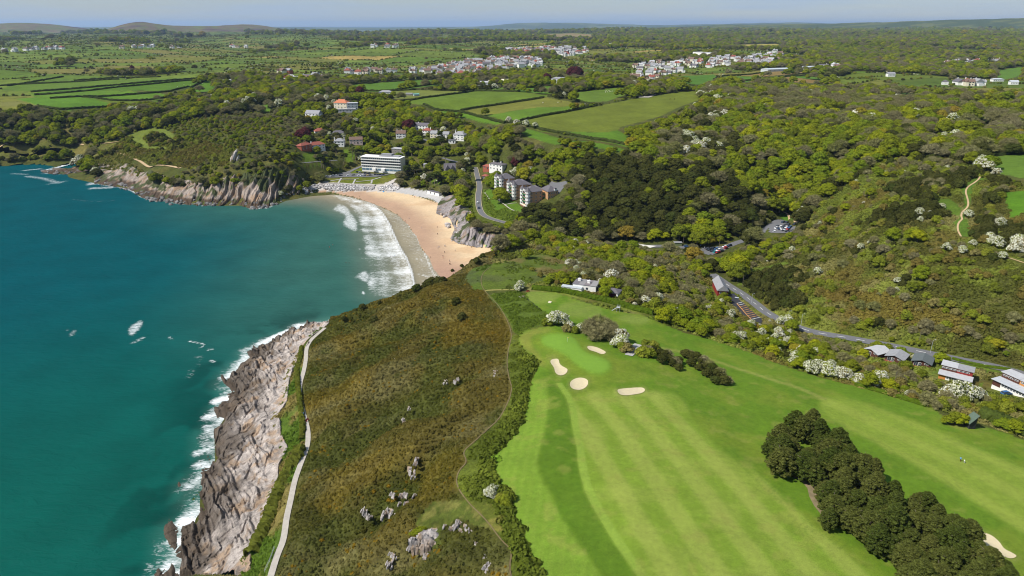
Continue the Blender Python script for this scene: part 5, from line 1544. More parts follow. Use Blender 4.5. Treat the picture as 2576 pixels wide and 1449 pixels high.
for r in range(5):
    z0_ = FHT * r
    if r in (2, 3):     # glazed balcony floors
        mb = MB(); mb.box(0, -1.2, z0_ - .12, Wd, -.002, z0_ + .12, 0); bl = add('balcony', mb.mesh('balcony', [B_white]), APT)
        mb = MB(); mb.box(0, -1.2, z0_ + .122, Wd, -1.12, z0_ + .95, 0); add('parapet', mb.mesh('parapet', [B_white]), bl)
        windows(APT, Wd / nW / 2, Wd - Wd / nW / 2, nW, z0_ + 1.75, Wd / nW * .9, 1.7, -.01, kind_='dark')
    elif r == 4:
        mb = MB(); mb.box(0, -1.2, z0_ - .12, Wd, -.002, z0_ + .12, 0); bl = add('balcony', mb.mesh('balcony', [B_white]), APT)
        mb = MB(); mb.box(0, -1.2, z0_ + .122, Wd, -1.12, z0_ + .95, 0); add('parapet', mb.mesh('parapet', [B_white]), bl)
        windows(APT, Wd / nW / 2, Wd - Wd / nW / 2, nW, z0_ + 1.5, Wd / nW * .7, 1.9, -.01)
    elif r == 1:
        windows(APT, Wd / nW / 2, Wd - Wd / nW / 2, nW, z0_ + 1.6, Wd / nW * .6, 1.4, -.01)
    else:
        for k in range(10):
            mb = MB(); mb.box(-Wd * .045, -.08, -1.1, Wd * .045, 0, 1.1, 0)
            if 'gl' not in WIN: WIN['gl'] = mb.mesh('shopfront', [B_blueg])
            add('ground_window', WIN['gl'], APT, (Wd * (k + .5) / 10, -.03, 1.4))
for k in (.33, .56):
    mb = MB(); mb.box(-2.2, -2.5, 0, 2.2, 0, 3.0, 0); add('porch', mb.mesh('porch', [B_white]), APT, (Wd * k, -.05, 0))

# turreted flats
ax_x = np.array([.915, .407]); rz = math.atan2(.407, .915)
o_ = np.array(hit(*cT([(845, 905)])[0])); zt = gz(*o_) + 1.0
TUR = thing('turreted_flats', 'cream and brick flats with six slate-topped turrets and green balconies', 'apartment block', (o_[0], o_[1], zt), rz)
for xx in np.arange(2, 30, 6):
    for yy in np.arange(-6, 78, 6):
        q_ = o_ + ax_x * xx + np.array([-.407, .915]) * yy; BUILT.append((q_[0], q_[1], 4.2))
for wi, y0 in enumerate((0, 30, 60)):
    mb = MB(); mb.box(-2.0, y0 - 1.0, -6, 15, y0 + 13, 0, 0); mb.box(-2.2, y0 - 1.2, .002, 0, y0 + 13.2, .25, 1)
    pl_ = add('brick_plinth', mb.mesh('brick_plinth', [B_brick, B_cream]), TUR)
    windows(pl_, y0 + 2, y0 + 11, 3, -1.6, 1.8, 2.2, -2.01, 'left')
    mb = MB(); mb.box(0, y0, .003, 14, y0 + 12, 13, 0); wg = add('wing', mb.mesh('wing', [B_brown]), TUR)
    mb = MB(); mb.hip(0, y0, 14, y0 + 12, 13.02, 17.5, 0, .5); rf = add('wing_roof', mb.mesh('wing_roof', [B_slate]), wg)
    for d_ in (3.2, 6, 8.8):
        mb = MB(); mb.box(-.5, d_ - .8 + y0, 12.6, 3, d_ + .8 + y0, 14.8, 0); mb.hip(-.5, d_ - .8 + y0, 3, d_ + .8 + y0, 14.82, 15.9, 1, .15, 0); add('dormer', mb.mesh('dormer', [B_white, B_slate]), rf)
    for ty in (y0 + .2, y0 + 11.8):
        mb = MB(); mb.prism(0, 0, 2.3, 0, 13.6, 8, 0, rot=.39); tu = add('turret', mb.mesh('turret', [B_white]), TUR, (-.2, ty, .26))
        mb = MB(); mb.prism(0, 0, 2.65, 13.6, 17.2, 8, 0, .08, rot=.39); add('turret_roof', mb.mesh('turret_roof', [B_slate]), tu)
        for fl in range(4):
            for an in (math.pi, -3 * math.pi / 4, -math.pi / 2, -math.pi / 4):
                add('window', win_mesh(1.2, 1.5), tu, (2.14 * math.cos(an), 2.14 * math.sin(an), 1.7 + fl * 3.2), an + math.pi / 2)
    for fl in range(1, 4):
        mb = MB(); mb.box(-1.7, y0 + 2.6, fl * 3.2 - .1, -.002, y0 + 9.4, fl * 3.2 + .12, 0); mb.box(-1.7, y0 + 2.6, fl * 3.2 + .122, -1.62, y0 + 9.4, fl * 3.2 + 1.15, 0); add('green_balcony', mb.mesh('green_balcony', [B_green]), wg)
    for fl in range(4):
        windows(wg, y0 + 4, y0 + 8, 2, 1.7 + fl * 3.2, 2.4, 2.0, -.01, 'left')
        windows(wg, 3.5, 12, 3, 1.7 + fl * 3.2, 1.3, 1.4, y0 - .01)
    if wi:
        mb = MB(); mb.box(12, y0 - 18, -5, 24, y0 - .003, 9.5, 0); lk = add('link_block', mb.mesh('link_block', [B_brown]), TUR)
        mb = MB(); mb.hip(12, y0 - 18, 24, y0, 9.52, 13.2, 0, .4); add('link_roof', mb.mesh('link_roof', [B_slate]), lk)
        windows(lk, y0 - 15, y0 - 3, 4, 5, 1.3, 1.4, 11.99, 'left')
mb = MB(); mb.box(17, -5, -6, 27, 9, 13, 0); eb = add('end_block', mb.mesh('end_block', [B_brown]), TUR)
mb = MB(); mb.hip(17, -5, 27, 9, 13.02, 17.2, 0, .5); rf = add('end_roof', mb.mesh('end_roof', [B_slate]), eb)
mb = MB(); mb.box(23.5, -5.4, 12.6, 25.5, -2, 15, 0); mb.hip(23.5, -5.4, 25.5, -2, 15.02, 16.2, 1, .15, 0); add('dormer', mb.mesh('dormer', [B_white, B_slate]), rf)
for fl in range(4): windows(eb, 18.5, 25.5, 4, 1.7 + fl * 3.2, 1.2, 1.5, -5.01)
mb = MB(); mb.box(14.003, 1, -6, 16.997, 8, 11.5, 0); sl = add('stair_link', mb.mesh('stair_link', [B_brown]), TUR)
for fl in range(1, 4):
    mb = MB(); mb.box(14.3, -.6, fl * 3.2 - .1, 16.7, .998, fl * 3.2 + .1, 0); mb.box(14.3, -.6, fl * 3.2 + .102, 16.7, -.5, fl * 3.2 + 1.1, 0); add('green_balcony', mb.mesh('green_balcony', [B_green]), sl)
for k, (x0, y0, x1, y1) in enumerate(((20, 14, 30, 26), (24, 40, 34, 54))):
    mb = MB(); mb.box(x0, y0, -4, x1, y1, 4, 0); gb = add('garage_block', mb.mesh('garage_block', [B_brick]), TUR)
    mb = MB(); mb.hip(x0, y0, x1, y1, 4.02, 6.6, 0, .4); add('garage_roof', mb.mesh('garage_roof', [B_slate]), gb)
flats_yard = o_ + np.array([[33 * .915 - 10 * .407 * -1, 0]])[0] * 0
q4 = [o_ + ax_x * x + np.array([-.407, .915]) * y for x, y in ((27.5, -6), (44, 4), (44, 40), (35, 40), (31, 10), (28, 9))]
sheet(np.array(q4), 4, .4, M_asph, 'flats_yard_pavement'); CLEARP.append(np.array(q4))

# flat-roofed bungalow and garage by the golf course
def frO(a_, b_, c_, d_): return tuple(x for p in cO([(a_, b_), (c_, d_)]) for x in p)
a, b = front(*frO(690, 283, 1022, 338)); Wd = float(np.hypot(*(b - a))); rz = math.atan2(*(b - a)[::-1]); zb_ = base_z(a, b, 8) + .2
BUN = thing('bungalow', 'white flat-roofed bungalow with glazed lean-to behind the clipped hedge', 'bungalow', (a[0], a[1], zb_), rz)
for xx, yy_ in ((-4, -3.5), (-1, -3.5), (3, -3.5)):
    q_ = a + (b - a) / Wd * xx + np.array([-(b - a)[1], (b - a)[0]]) / Wd * yy_; BUILT.append((q_[0], q_[1], 4.0))
for xx in (2, 6, 10): 
    q_ = a + (b - a) / Wd * xx + np.array([-(b - a)[1], (b - a)[0]]) / Wd * 4; BUILT.append((q_[0], q_[1], 6))
mb = MB(); mb.box(0, 0, -2, Wd, 8.2, 3.3, 0); add('wall', mb.mesh('wall', [B_white]), BUN)
ro = None
for k in range(4):
    mb = MB(); mb.box(Wd * k / 4 - (.2 if k == 0 else 0), -.2, 3.302 + .01 * k, Wd * (k + 1) / 4 + (.2 if k == 3 else -.08), 8.4, 3.5 + .01 * k, 0)
    ro = add('roof_panel', mb.mesh('roof_panel', [plain('felt_%d' % k, [(.15, .14, .15), (.22, .21, .21), (.18, .16, .165), (.25, .24, .24)][k], .9, .2, .15)]), BUN)
for cx, cy in ((.18, 5), (.62, 3.5)):
    mb = MB(); mb.box(-.75, -.45, 0, .75, .45, 1.3, 0); mb.box(-.85, -.55, 1.302, .85, .55, 1.45, 0); mb.prism(.2, 0, .12, 1.45, 2.2, 6, 0); add('chimney', mb.mesh('chimney', [B_white]), BUN, (cx * Wd, cy, 3.52))
windows(BUN, Wd * .62, Wd * .62, 1, 1.6, 1.2, 1.1, -.01, kind_='dark'); windows(BUN, 2, 6, 2, 1.6, 1.6, 1.2, Wd + .01, 'right', kind_='dark')
mb = MB(); mb.box(Wd + .002, 1.2, -1, Wd + 1.2, 2.6, 2.2, 0); add('porch', mb.mesh('porch', [B_dark]), BUN)
mb = MB(); mb.box(-5.5, -3.2, -2, Wd * .45, -.003, 2.2, 0); cs_ = add('lean_to', mb.mesh('lean_to', [B_white]), BUN)
for k in range(12):
    xa = -5.5 + (Wd * .45 + 5.5) * k / 12; xb = -5.5 + (Wd * .45 + 5.5) * (k + 1) / 12 - .08
    mb = MB(); mb.box(xa, -3.4, 2.202, xb, -.003, 2.38, 0); add('glazing_panel', mb.mesh('glazing_panel', [B_gglass]), cs_)
a, b = front(*frO(1182, 380, 1342, 418)); Wd = float(np.hypot(*(b - a))); rz = math.atan2(*(b - a)[::-1]); zb_ = base_z(a, b, 5) + .15
GAR = thing('garage', 'white garage with maroon door and hipped slate roof', 'garage', (a[0], a[1], zb_), rz)
BUILT.append(((a[0] + b[0]) / 2 + 1, (a[1] + b[1]) / 2 + 3, 5))
mb = MB(); mb.box(0, 0, -1.5, Wd, 6, 2.6, 0); add('wall', mb.mesh('wall', [B_white]), GAR)
mb = MB(); mb.hip(0, 0, Wd, 6, 2.62, 4.1, 0, .35); add('roof', mb.mesh('roof', [B_slate]), GAR)
mb = MB()
for k in range(5): mb.box(Wd * .12, -.06 - .01 * (k % 2), .05 + k * .42, Wd * .84, -.002, .44 + k * .42, 0)
add('garage_door', mb.mesh('garage_door', [B_dred]), GAR)
# white caravan in the trees
a, b = front(*frO(2080, 640, 2270, 690)); Wd = 7.5; rz = math.atan2(*(b - a)[::-1])
CV = thing('caravan', 'white static caravan roof half hidden by bushes above the course', 'caravan', (a[0], a[1], gz(*a) + .2), rz); BUILT.append((*(a + b) / 2, 4.2))
prof_ = [(0, .5), (0, 2.3), (.3, 2.75), (1.5, 2.95), (2.7, 2.75), (3.0, 2.3), (3.0, .5)]
mb = MB()
for (y0, z0_), (y1, z1_) in zip(prof_[:-1], prof_[1:]): mb.face([(0, y0, z0_), (Wd, y0, z0_), (Wd, y1, z1_), (0, y1, z1_)])
mb.face([(0, y, z) for y, z in prof_]); mb.face([(Wd, y, z) for y, z in prof_[::-1]]); mb.face([(0, 0, .5), (0, 3, .5), (Wd, 3, .5), (Wd, 0, .5)])
add('body', mb.mesh('body', [B_white]), CV); windows(CV, 1.5, 6, 3, 1.7, 1.1, .8, -.01, kind_='dark')
for x in (2.4, 5): 
    mb = MB(); mb.box(x - .5, .4, 0, x + .5, 2.6, .498, 0); add('jack', mb.mesh('jack', [B_dark]), CV)

# timber chalets and lodge blocks along the valley road
def frL(a_, b_, c_, d_): return tuple(x for p in cL([(a_, b_), (c_, d_)]) for x in p)
for k, (fr_, rm, lab) in enumerate((((205,415,398,478), B_pale, 'brown timber chalet with pale grey roof half hidden by trees'), ((505,505,765,560), B_grey, 'brown timber chalet with mid-grey roof, middle of the three'), ((888,575,1162,628), plain('charcoal_roof', (.10, .115, .115), .8, .2, .15), 'brown timber chalet with dark charcoal roof next to the lodges'))):
    a, b = front(*frL(*fr_)); Wd = float(np.hypot(*(b - a))); Wd = max(7.0, min(Wd, 9.0)); rz = math.atan2(*(b - a)[::-1]); zb_ = base_z(a, b, 7) + .3
    CH = thing('chalet', lab, 'chalet', (a[0], a[1], zb_), rz, 'timber chalets'); BUILT.append((*((a + b) / 2 + np.array([1.5, 3.5])), 6.5))
    mb = MB(); mb.box(0, 0, -2, Wd, 8, 2.5, 0); mb.face([(0, 0, 2.5), (Wd, 0, 2.5), (Wd / 2, 0, 3.7)]); mb.face([(0, 8, 2.5), (Wd / 2, 8, 3.7), (Wd, 8, 2.5)]); add('wall', mb.mesh('wall', [B_timber]), CH)
    mb = MB(); o2 = .5
    for s in (0, 1):
        x0, x1, z0_, z1_ = (-o2, Wd / 2, 2.35, 3.75) if s == 0 else (Wd / 2, Wd + o2, 3.75, 2.35)
        mb.face([(x0, -.8, z0_), (x1, -.8, z1_), (x1, 8.5, z1_), (x0, 8.5, z0_)]); mb.face([(x0, -.8, z0_ - .15), (x0, 8.5, z0_ - .15), (x1, 8.5, z1_ - .15), (x1, -.8, z1_ - .15)]); mb.face([(x0, -.8, z0_ - .15), (x1, -.8, z1_ - .15), (x1, -.8, z1_), (x0, -.8, z0_)]); xe, ze = (x0, z0_) if s == 0 else (x1, z1_); mb.face([(xe, -.8, ze - .15), (xe, -.8, ze), (xe, 8.5, ze), (xe, 8.5, ze - .15)])
    add('roof', mb.mesh('roof', [rm]), CH)
    for x, w_, h_, z_ in ((Wd * .22, 1.7, 1.9, 1.15), (Wd * .42, 1.1, 1.9, 1.15), (Wd * .76, 1.6, .6, 1.9)): add('window', win_mesh(w_, h_), CH, (x, -.01, z_))
    mb = MB(); mb.box(0, -1.6, -1, Wd * .5, -.003, .15, 0); mb.box(0, -1.6, .152, Wd * .5, -1.52, .9, 0); add('deck', mb.mesh('deck', [B_brick]), CH)
for k, (fr_, lab, wl_, rr_) in enumerate((((1275,765,1745,872), 'long double-roofed lodge block with red timber end, beside the chalets', (B_timber, B_redw), (B_pale, B_grey)), ((2040,915,2600,1062), 'long double-roofed lodge block with ochre panel at the picture edge', (B_timber, B_ochre), (B_pale, B_pale)))):
    a, b = front(*frL(*fr_)); Wd = float(np.hypot(*(b - a))); rz = math.atan2(*(b - a)[::-1]); zb_ = base_z(a, b, 10) + .3
    LG = thing('lodge_block', lab, 'lodge', (a[0], a[1], zb_), rz, 'lodge blocks')
    for q in np.linspace(0, 1, 4): BUILT.append((*(a + (b - a) * q + np.array([1.5, 4])), 7))
    mb = MB(); mb.box(0, 0, -2, Wd, 4.5, 2.5, 0); add('front_wall', mb.mesh('front_wall', [B_white]), LG)
    mb = MB(); mb.box(0, -.06, .0, Wd * .22, -.002, 2.4, 0); add('timber_panel', mb.mesh('timber_panel', [B_ochre if k == 0 else B_timber]), LG)
    for q in range(9): add('window', win_mesh(Wd * .07, 1.2), LG, (Wd * (.28 + .08 * q), -.01, 1.5))
    mb = MB(); mb.box(-.4, -.9, 2.502, Wd + .4, 4.49, 2.7, 0); add('front_roof', mb.mesh('front_roof', [B_pale if k == 0 else B_steel]), LG)
    mb = MB(); mb.box(0.2, 4.5, -2, Wd * .5, 9.6, 4.9, 0); bw = add('back_wall', mb.mesh('back_wall', [wl_[0]]), LG)
    mb = MB(); mb.box(Wd * .5 + .003, 4.5, -2, Wd - .2, 9.6, 4.8, 0); bw2 = add('back_wall', mb.mesh('back_wall', [wl_[1]]), LG)
    for q in range(3): add('window', win_mesh(1.8, .6), bw, (Wd * (.1 + .15 * q), 4.49, 3.9))
    for q in range(3): add('window', win_mesh(1.6, .6), bw2, (Wd * (.58 + .12 * q), 4.49, 3.9))
    mb = MB(); mb.box(-.2, 4.0, 4.902, Wd * .5, 10, 5.12, 0); add('back_roof', mb.mesh('back_roof', [rr_[0]]), LG)
    mb = MB(); mb.box(Wd * .5 + .003, 4.0, 4.802, Wd + .2, 10, 5.02, 0); add('back_roof', mb.mesh('back_roof', [rr_[1]]), LG)
# red cafe with long grey roof by the dark car park
a = np.array(W_(cF([(258, 782)]))[0]); b = np.array(W_(cF([(318, 786)]))[0]); dirn = np.array(W_(cF([(215, 700)]))[0]) - a; dirn /= np.hypot(*dirn)
rz = math.atan2(dirn[1], dirn[0]); CF = thing('roadside_cafe', 'red gabled roadside cafe with long grey roof by the dark car park', 'cafe', (a[0], a[1], gz(*a) + .2), rz)
for q in (2, 8, 14): BUILT.append((*(a + dirn * q), 5))
mb = MB(); mb.box(0, -6, -2, 18, 0, 3.2, 0); mb.face([(0, -6, 3.2), (0, -3, 6.2), (0, 0, 3.2)]); mb.face([(18, -6, 3.2), (18, 0, 3.2), (18, -3, 6.2)]); add('wall', mb.mesh('wall', [B_redw]), CF)
mb = MB(); mb.hip(0, -6, 18, 0, 3.22, 6.4, 0, .5, 0.0); add('roof', mb.mesh('roof', [B_grey]), CF)
for y in (-4.4, -1.8): add('window', win_mesh(1.4, 1.3), CF, (-.01, y, 1.8), -math.pi / 2)
add('sign_board', MB().mesh('sign_board', [B_white]) if False else win_mesh(3.0, .5, 'white'), CF, (-.03, -3, 3.6), -math.pi / 2)
# beach store
a, b = front(*cv(1962, 1206, 2112, 1243)); Wd = float(np.hypot(*(b - a))); rz = math.atan2(*(b - a)[::-1])
BH = thing('beach_store', 'long low white beach store on the shingle', 'hut', (a[0], a[1], base_z(a, b, 4) + .1), rz); BUILT.append((*(a + b) / 2, 8))
mb = MB(); mb.box(0, 0, -2, Wd, 4, 2.6, 0); add('wall', mb.mesh('wall', [B_white]), BH)
mb = MB(); mb.box(-.3, -.3, 2.602, Wd + .3, 4.3, 2.8, 0); add('roof', mb.mesh('roof', [B_slate]), BH)
for x in (.3, .62): 
    mb = MB(); mb.box(-.6, -.05, 0, .6, 0, 2.0, 0); add('door', mb.mesh('door', [B_dark]), BH, (Wd * x, -.02, .1))
# dark wooden starter's hut at the edge of the right-hand hole
a = np.array(hit(*cI([(2160, 325)])[0])); HT = thing('starter_hut', 'dark timber hut with steep green-grey roof by the conifer hedge', 'hut', (a[0], a[1], gz(*a)), .1); BUILT.append((a[0], a[1], 4))
mb = MB(); mb.box(-1.2, -1.2, -.5, 1.2, 1.2, 2.6, 0); mb.face([(-1.2, -1.2, 2.6), (1.2, -1.2, 2.6), (1.2, -1.2, 5.0)]); mb.face([(-1.2, 1.2, 2.6), (1.2, 1.2, 5.0), (1.2, 1.2, 2.6)]); mb.face([(1.2, -1.2, 2.6), (1.2, 1.2, 2.6), (1.2, 1.2, 5.0), (1.2, -1.2, 5.0)]); add('wall', mb.mesh('wall', [B_dark]), HT)
mb = MB(); mb.face([(-1.7, -1.6, 2.25), (1.4, -1.6, 5.35), (1.4, 1.6, 5.35), (-1.7, 1.6, 2.25)][::-1]); mb.face([(-1.7, -1.6, 2.1), (1.4, -1.6, 5.2), (1.4, 1.6, 5.2), (-1.7, 1.6, 2.1)]); add('roof', mb.mesh('roof', [plain('verdigris_roof', (.08, .115, .085), .7, .3, .15)]), HT)

# larger lone buildings on the plateau
def barn(label, fr_, depth, h, rh, wall, roofm, roof='gable', name='barn', minw=None):
    return house(label, fr_, depth, h, rh, wall, roofm, roof, 5, 1, (), name, None, door=False)
def cb(a_, b_, c_, d_): return tuple(x for p in cB([(a_, b_), (c_, d_)]) for x in p)
def ca(a_, b_, c_, d_): return tuple(x for p in cA([(a_, b_), (c_, d_)]) for x in p)
def cc(a_, b_, c_, d_): return tuple(x for p in cC([(a_, b_), (c_, d_)]) for x in p)
for nm, lab, fr_, dp, h, rh, wl_, rf, rt in (
  ('farmhouse', 'white house end at the head of the strip fields', ca(1622,638,1672,638), 10, 6, 2, B_white, B_pale, 'gable'),
  ('barn', 'long pale barn behind the white farmhouse by the strip fields', ca(1676,630,1756,624), 12, 4.5, 1.5, B_white, B_pale, 'gable'),
  ('barn', 'low grey barn in front of the strip-field farmhouse', ca(1700,645,1782,640), 10, 4, 1, B_steel, B_pale, 'gable'),
  ('barn', 'pale metal barn at the pasture edge below the village', cb(1000,645,1105,642), 16, 5, 2, B_steel, B_pale, 'gable'),
  ('barn', 'brown-roofed farm shed right of the pale metal barn', cb(1112,635,1180,632), 14, 4.5, 2, B_stone, B_cream, 'gable'),
  ('barn', 'dark green barn with tan roof below the village', cb(1210,632,1292,630), 16, 5.5, 2.2, B_green, B_cream, 'gable'),
  ('villa', 'large white villa among big trees below the village', cb(1582,630,1698,628), 14, 8, 2.5, B_white, B_grey, 'hip'),
  ('villa', 'white house beside the yellow-green tree in the pasture', cb(282,724,380,724), 10, 5.5, 2.4, B_white, B_grey, 'hip'),
  ('villa', 'red-roofed house at the near edge of the village', cb(918,610,985,608), 12, 5, 3.5, B_white, B_red, 'hip'),
  ('stable', 'low stable with grey roof right of the white pasture house', cb(485,722,534,722), 6, 2.8, .8, B_stone, B_grey, 'gable'),
  ('stable', 'small turquoise-roofed shed in the pasture', cb(548,727,588,725), 6, 2.6, .6, B_steel, plain('turquoise_roof', (.15, .42, .42), .7, .3, .1), 'gable'),
  ('warehouse', 'long white school hall on the right of the village', cc(72,424,255,430), 30, 11, .4, B_white, B_pale, 'flat'),
  ('greenhouse', 'long glasshouse beside the ploughed strips', cc(640,545,808,532), 24, 4.5, 2, B_gglass, B_gglass, 'gable'),
  ('greenhouse', 'second glasshouse right of the long one', cc(925,526,1025,520), 20, 4.5, 2, B_gglass, B_gglass, 'gable'),
  ('barn', 'very long dark green barn on the far plateau', cb(1968,348,2145,346), 40, 9, 4, B_green, B_steel, 'gable'),
  ('villa', 'lone white house in a gap of the far right woods', cc(1212,418,1240,418), 14, 7, 3, B_white, B_grey, 'hip'),
  ('villa', 'white house with blue-grey roof among the right-hand trees', cc(875,445,925,445), 14, 7, 3, B_white, B_slate, 'hip'),
  ('villa', 'white cottage on the right hillside above the scrub', cc(1952,640,2002,640), 9, 5, 3, B_white, B_slate, 'hip'),
  ('villa', 'tall white house among trees on the right hillside', cc(1545,580,1600,580), 9, 6, 3, B_white, B_grey, 'gable'),
  ('villa', 'stone chapel-like house above the right-hand pasture', cc(1905,560,1945,560), 8, 6, 4, B_stone, B_slate, 'gable'),
  ('villa', 'white bungalow with pale roof at the right picture edge', cc(2340,615,2420,615), 10, 4, 2, B_white, B_steel, 'hip'),
  ('villa', 'white house at the far right edge behind blossom', cc(2470,640,2530,640), 10, 5, 2.5, B_white, B_steel, 'gable'),
  ('shed', 'small house roof in the right-hand wood clearing', cc(1280,765,1335,765), 7, 3, 2, B_stone, B_slate, 'gable'),
  ('villa', 'white cottage beside the wood above the headland', ca(2175,735,2215,733), 8, 5, 2.5, B_white, B_grey, 'gable'),
):
    barn(lab, fr_, dp, h, rh, wl_, rf, rt, nm)
# horse arena on the big field, white jump
ar = W_(cB([(2240,720),(2310,710),(2390,712),(2320,738),(2240,738)])); sheet(ar, 12, .4, plain('arena_sand', (.36, .33, .29), .95, .1, .1), 'arena_ground')

# village houses
def vhouse(k, wall, roofm, w, d, h, rh, roof, extra):
    mb = MB(); mb.box(-w / 2, -d / 2, -3, w / 2, d / 2, h, 0)
    if roof == 'gable':
        mb.face([(-w / 2, -d / 2, h), (-w / 2, 0, h + rh), (-w / 2, d / 2, h)]); mb.face([(w / 2, -d / 2, h), (w / 2, d / 2, h), (w / 2, 0, h + rh)])
        mb.hip(-w / 2, -d / 2, w / 2, d / 2, h + .02, h + rh + .15, 1, .4, 0.0)
    else: mb.hip(-w / 2, -d / 2, w / 2, d / 2, h + .02, h + rh, 1, .5)
    mb.box(w * .28, -.4, h, w * .28 + .9, .4, h + rh + .9, 0)
    if extra: mb.box(-w / 2 - 3, -d / 2 + 1, -3, -w / 2 - .003, d / 2 - 1, 2.6, 0, 1)
    for x in (-.3, .0, .3):
        for z in (1.5, 4.1)[:1 if h < 4 else 2]:
            mb.face([(x * w - .7, -d / 2 - .04, z - .6), (x * w + .7, -d / 2 - .04, z - .6), (x * w + .7, -d / 2 - .04, z + .6), (x * w - .7, -d / 2 - .04, z + .6)], 2)
    # gable cross wing
    mb.box(-w / 2 + .5, -d / 2 - 2, -3, -w / 2 + 4, -d / 2 - .003, h - .3, 0); mb.hip(-w / 2 + .5, -d / 2 - 2, -w / 2 + 4, 1, h - .28, h + rh * .8, 1, .2, 0.0)
    return mb.mesh('village_house', [wall, roofm, B_glass])
VH = [vhouse(0, B_white, B_grey, 10, 8, 5, 3, 'gable', True), vhouse(1, B_white, B_brownr, 9, 8, 5, 3, 'hip', False), vhouse(2, B_cream, B_brownr, 11, 8, 5, 3, 'gable', False), vhouse(3, B_white, B_red, 10, 9, 4.6, 3.4, 'hip', True), vhouse(4, B_white, B_slate, 13, 8, 3.2, 2.8, 'gable', False), vhouse(5, B_white, B_pale, 9, 7, 5, 2.6, 'gable', False), vhouse(6, B_brick, B_grey, 9, 8, 5, 3, 'gable', False)]
VILL = [
  (cB([(560,545),(870,478),(1100,455),(1420,448),(1560,480),(1500,510),(1250,530),(1000,585),(700,588)]), 150, 'village house in the main far village', 'houses of the main village'),
  (cB([(1210,392),(1330,370),(1500,362),(1880,372),(1890,400),(1720,432),(1560,402),(1260,402)]), 75, 'house in the farthest row of the village', 'houses of the upper village row'),
  (cB([(10,548),(200,540),(560,545),(560,560),(250,562),(20,560)]), 16, 'house in the thin row left of the main village', 'houses of the left village row'),
  (cC([(10,470),(300,440),(520,440),(720,395),(745,440),(690,500),(300,505),(150,520),(20,505)]), 85, 'house of the right-hand village', 'houses of the right-hand village'),
  (cB([(2190,510),(2300,480),(2560,470),(2570,540),(2470,580),(2380,640),(2240,645),(2150,630),(2230,570)]), 42, 'house on the near side of the right-hand village', 'near houses of the right-hand village'),
  (cC([(1870,500),(1990,478),(2150,468),(2350,458),(2450,470),(2380,490),(2200,502)]), 22, 'house in the row at the far right', 'houses of the far right row'),
  (cA([(0,395),(180,378),(470,365),(470,372),(200,385),(0,392)]), 14, 'house in the row at the far left', 'houses of the far left row'),
  (cA([(860,362),(1250,355),(1400,365),(1250,372),(900,370)]), 9, 'house in the line below the moorland hill', 'houses below the moorland hill'),
  (cA([(2070,615),(2200,590),(2450,590),(2430,610),(2180,628)]), 9, 'pale house in the hamlet above the cove wood', 'houses of the hamlet'),
  (cA([(2120,560),(2190,550),(2200,565)]), 2, 'house in the pair above the hamlet', 'pair of houses above the hamlet'),
  (cB([(190,370),(280,350),(430,350),(420,360),(240,378)]), 7, 'house in the cluster on the far plateau', 'houses on the far plateau'),
  (cC([(1030,515),(1200,510),(1180,525),(1040,525)]), 5, 'house among trees right of the glasshouses', 'houses right of the glasshouses'),
  (cC([(2060,640),(2270,640),(2250,652),(2080,650)]), 6, 'low house in the row behind the right hillside', 'houses behind the right hillside'),
  (cC([(2050,235),(2573,215),(2573,225),(2100,240)]), 12, 'pale house in the far town at upper right', 'houses of the far town'),
  (cC([(480,300),(600,292),(830,300),(760,304)]), 6, 'white airfield hangar on the far plateau', 'far airfield buildings'),
  (cA([(1740,350),(1900,350),(1880,362),(1760,362)]), 5, 'house by the distant smoke', 'houses by the smoke'),
]
rv = np.random.default_rng(77)
VR = ['grey gabled roof', 'brown hipped roof', 'cream walls and brown roof', 'red hipped roof', 'long slate roof', 'pale roof', 'brick walls']
VILLAGE_XY = []
def scatter_in(poly, n, gap, r):
    lo, hi = poly.min(0), poly.max(0); out = []
    for _ in range(n * 60):
        p = lo + (hi - lo) * r.random(2)
        if not inpoly(p[None], poly)[0]: continue
        if out and min(math.hypot(p[0] - q[0], p[1] - q[1]) for q in out) < gap: continue
        out.append(p)
        if len(out) >= n: break
    return out
VPOLY = []
VALL = []
for vi, (pl, n, lab, grp) in enumerate(VILL):
    wpoly = W_(pl); VPOLY.append(wpoly)
    rot0 = rv.random() * .6 - .3
    for p in scatter_in(wpoly, n, 13, rv):
        k = int(rv.choice(7, p=[.26, .17, .15, .14, .12, .12, .04])); D = math.hypot(*p)
        VALL.append((D, p, k, rot0 + rv.choice([0, 1.57, 3.14, -.4]) + rv.normal() * .12, (1.35 + .12 * rv.normal()) * (1.0 if D < 2600 else 1.15), lab, grp))
        VILLAGE_XY.append(p); BUILT.append((p[0], p[1], 6.0))
VALL.sort(key=lambda t: t[0])
for D, p, k, rt, sc_, lab, grp in VALL[:285]:
    o = add('village_house', VH[k], None, (p[0], p[1], gz(*p) + .8), rt, label='%s, with %s' % (lab, VR[k]), category='house', group=grp + ' with ' + VR[k])
    o.scale = (sc_, sc_, sc_)
VREST = VALL[285:]

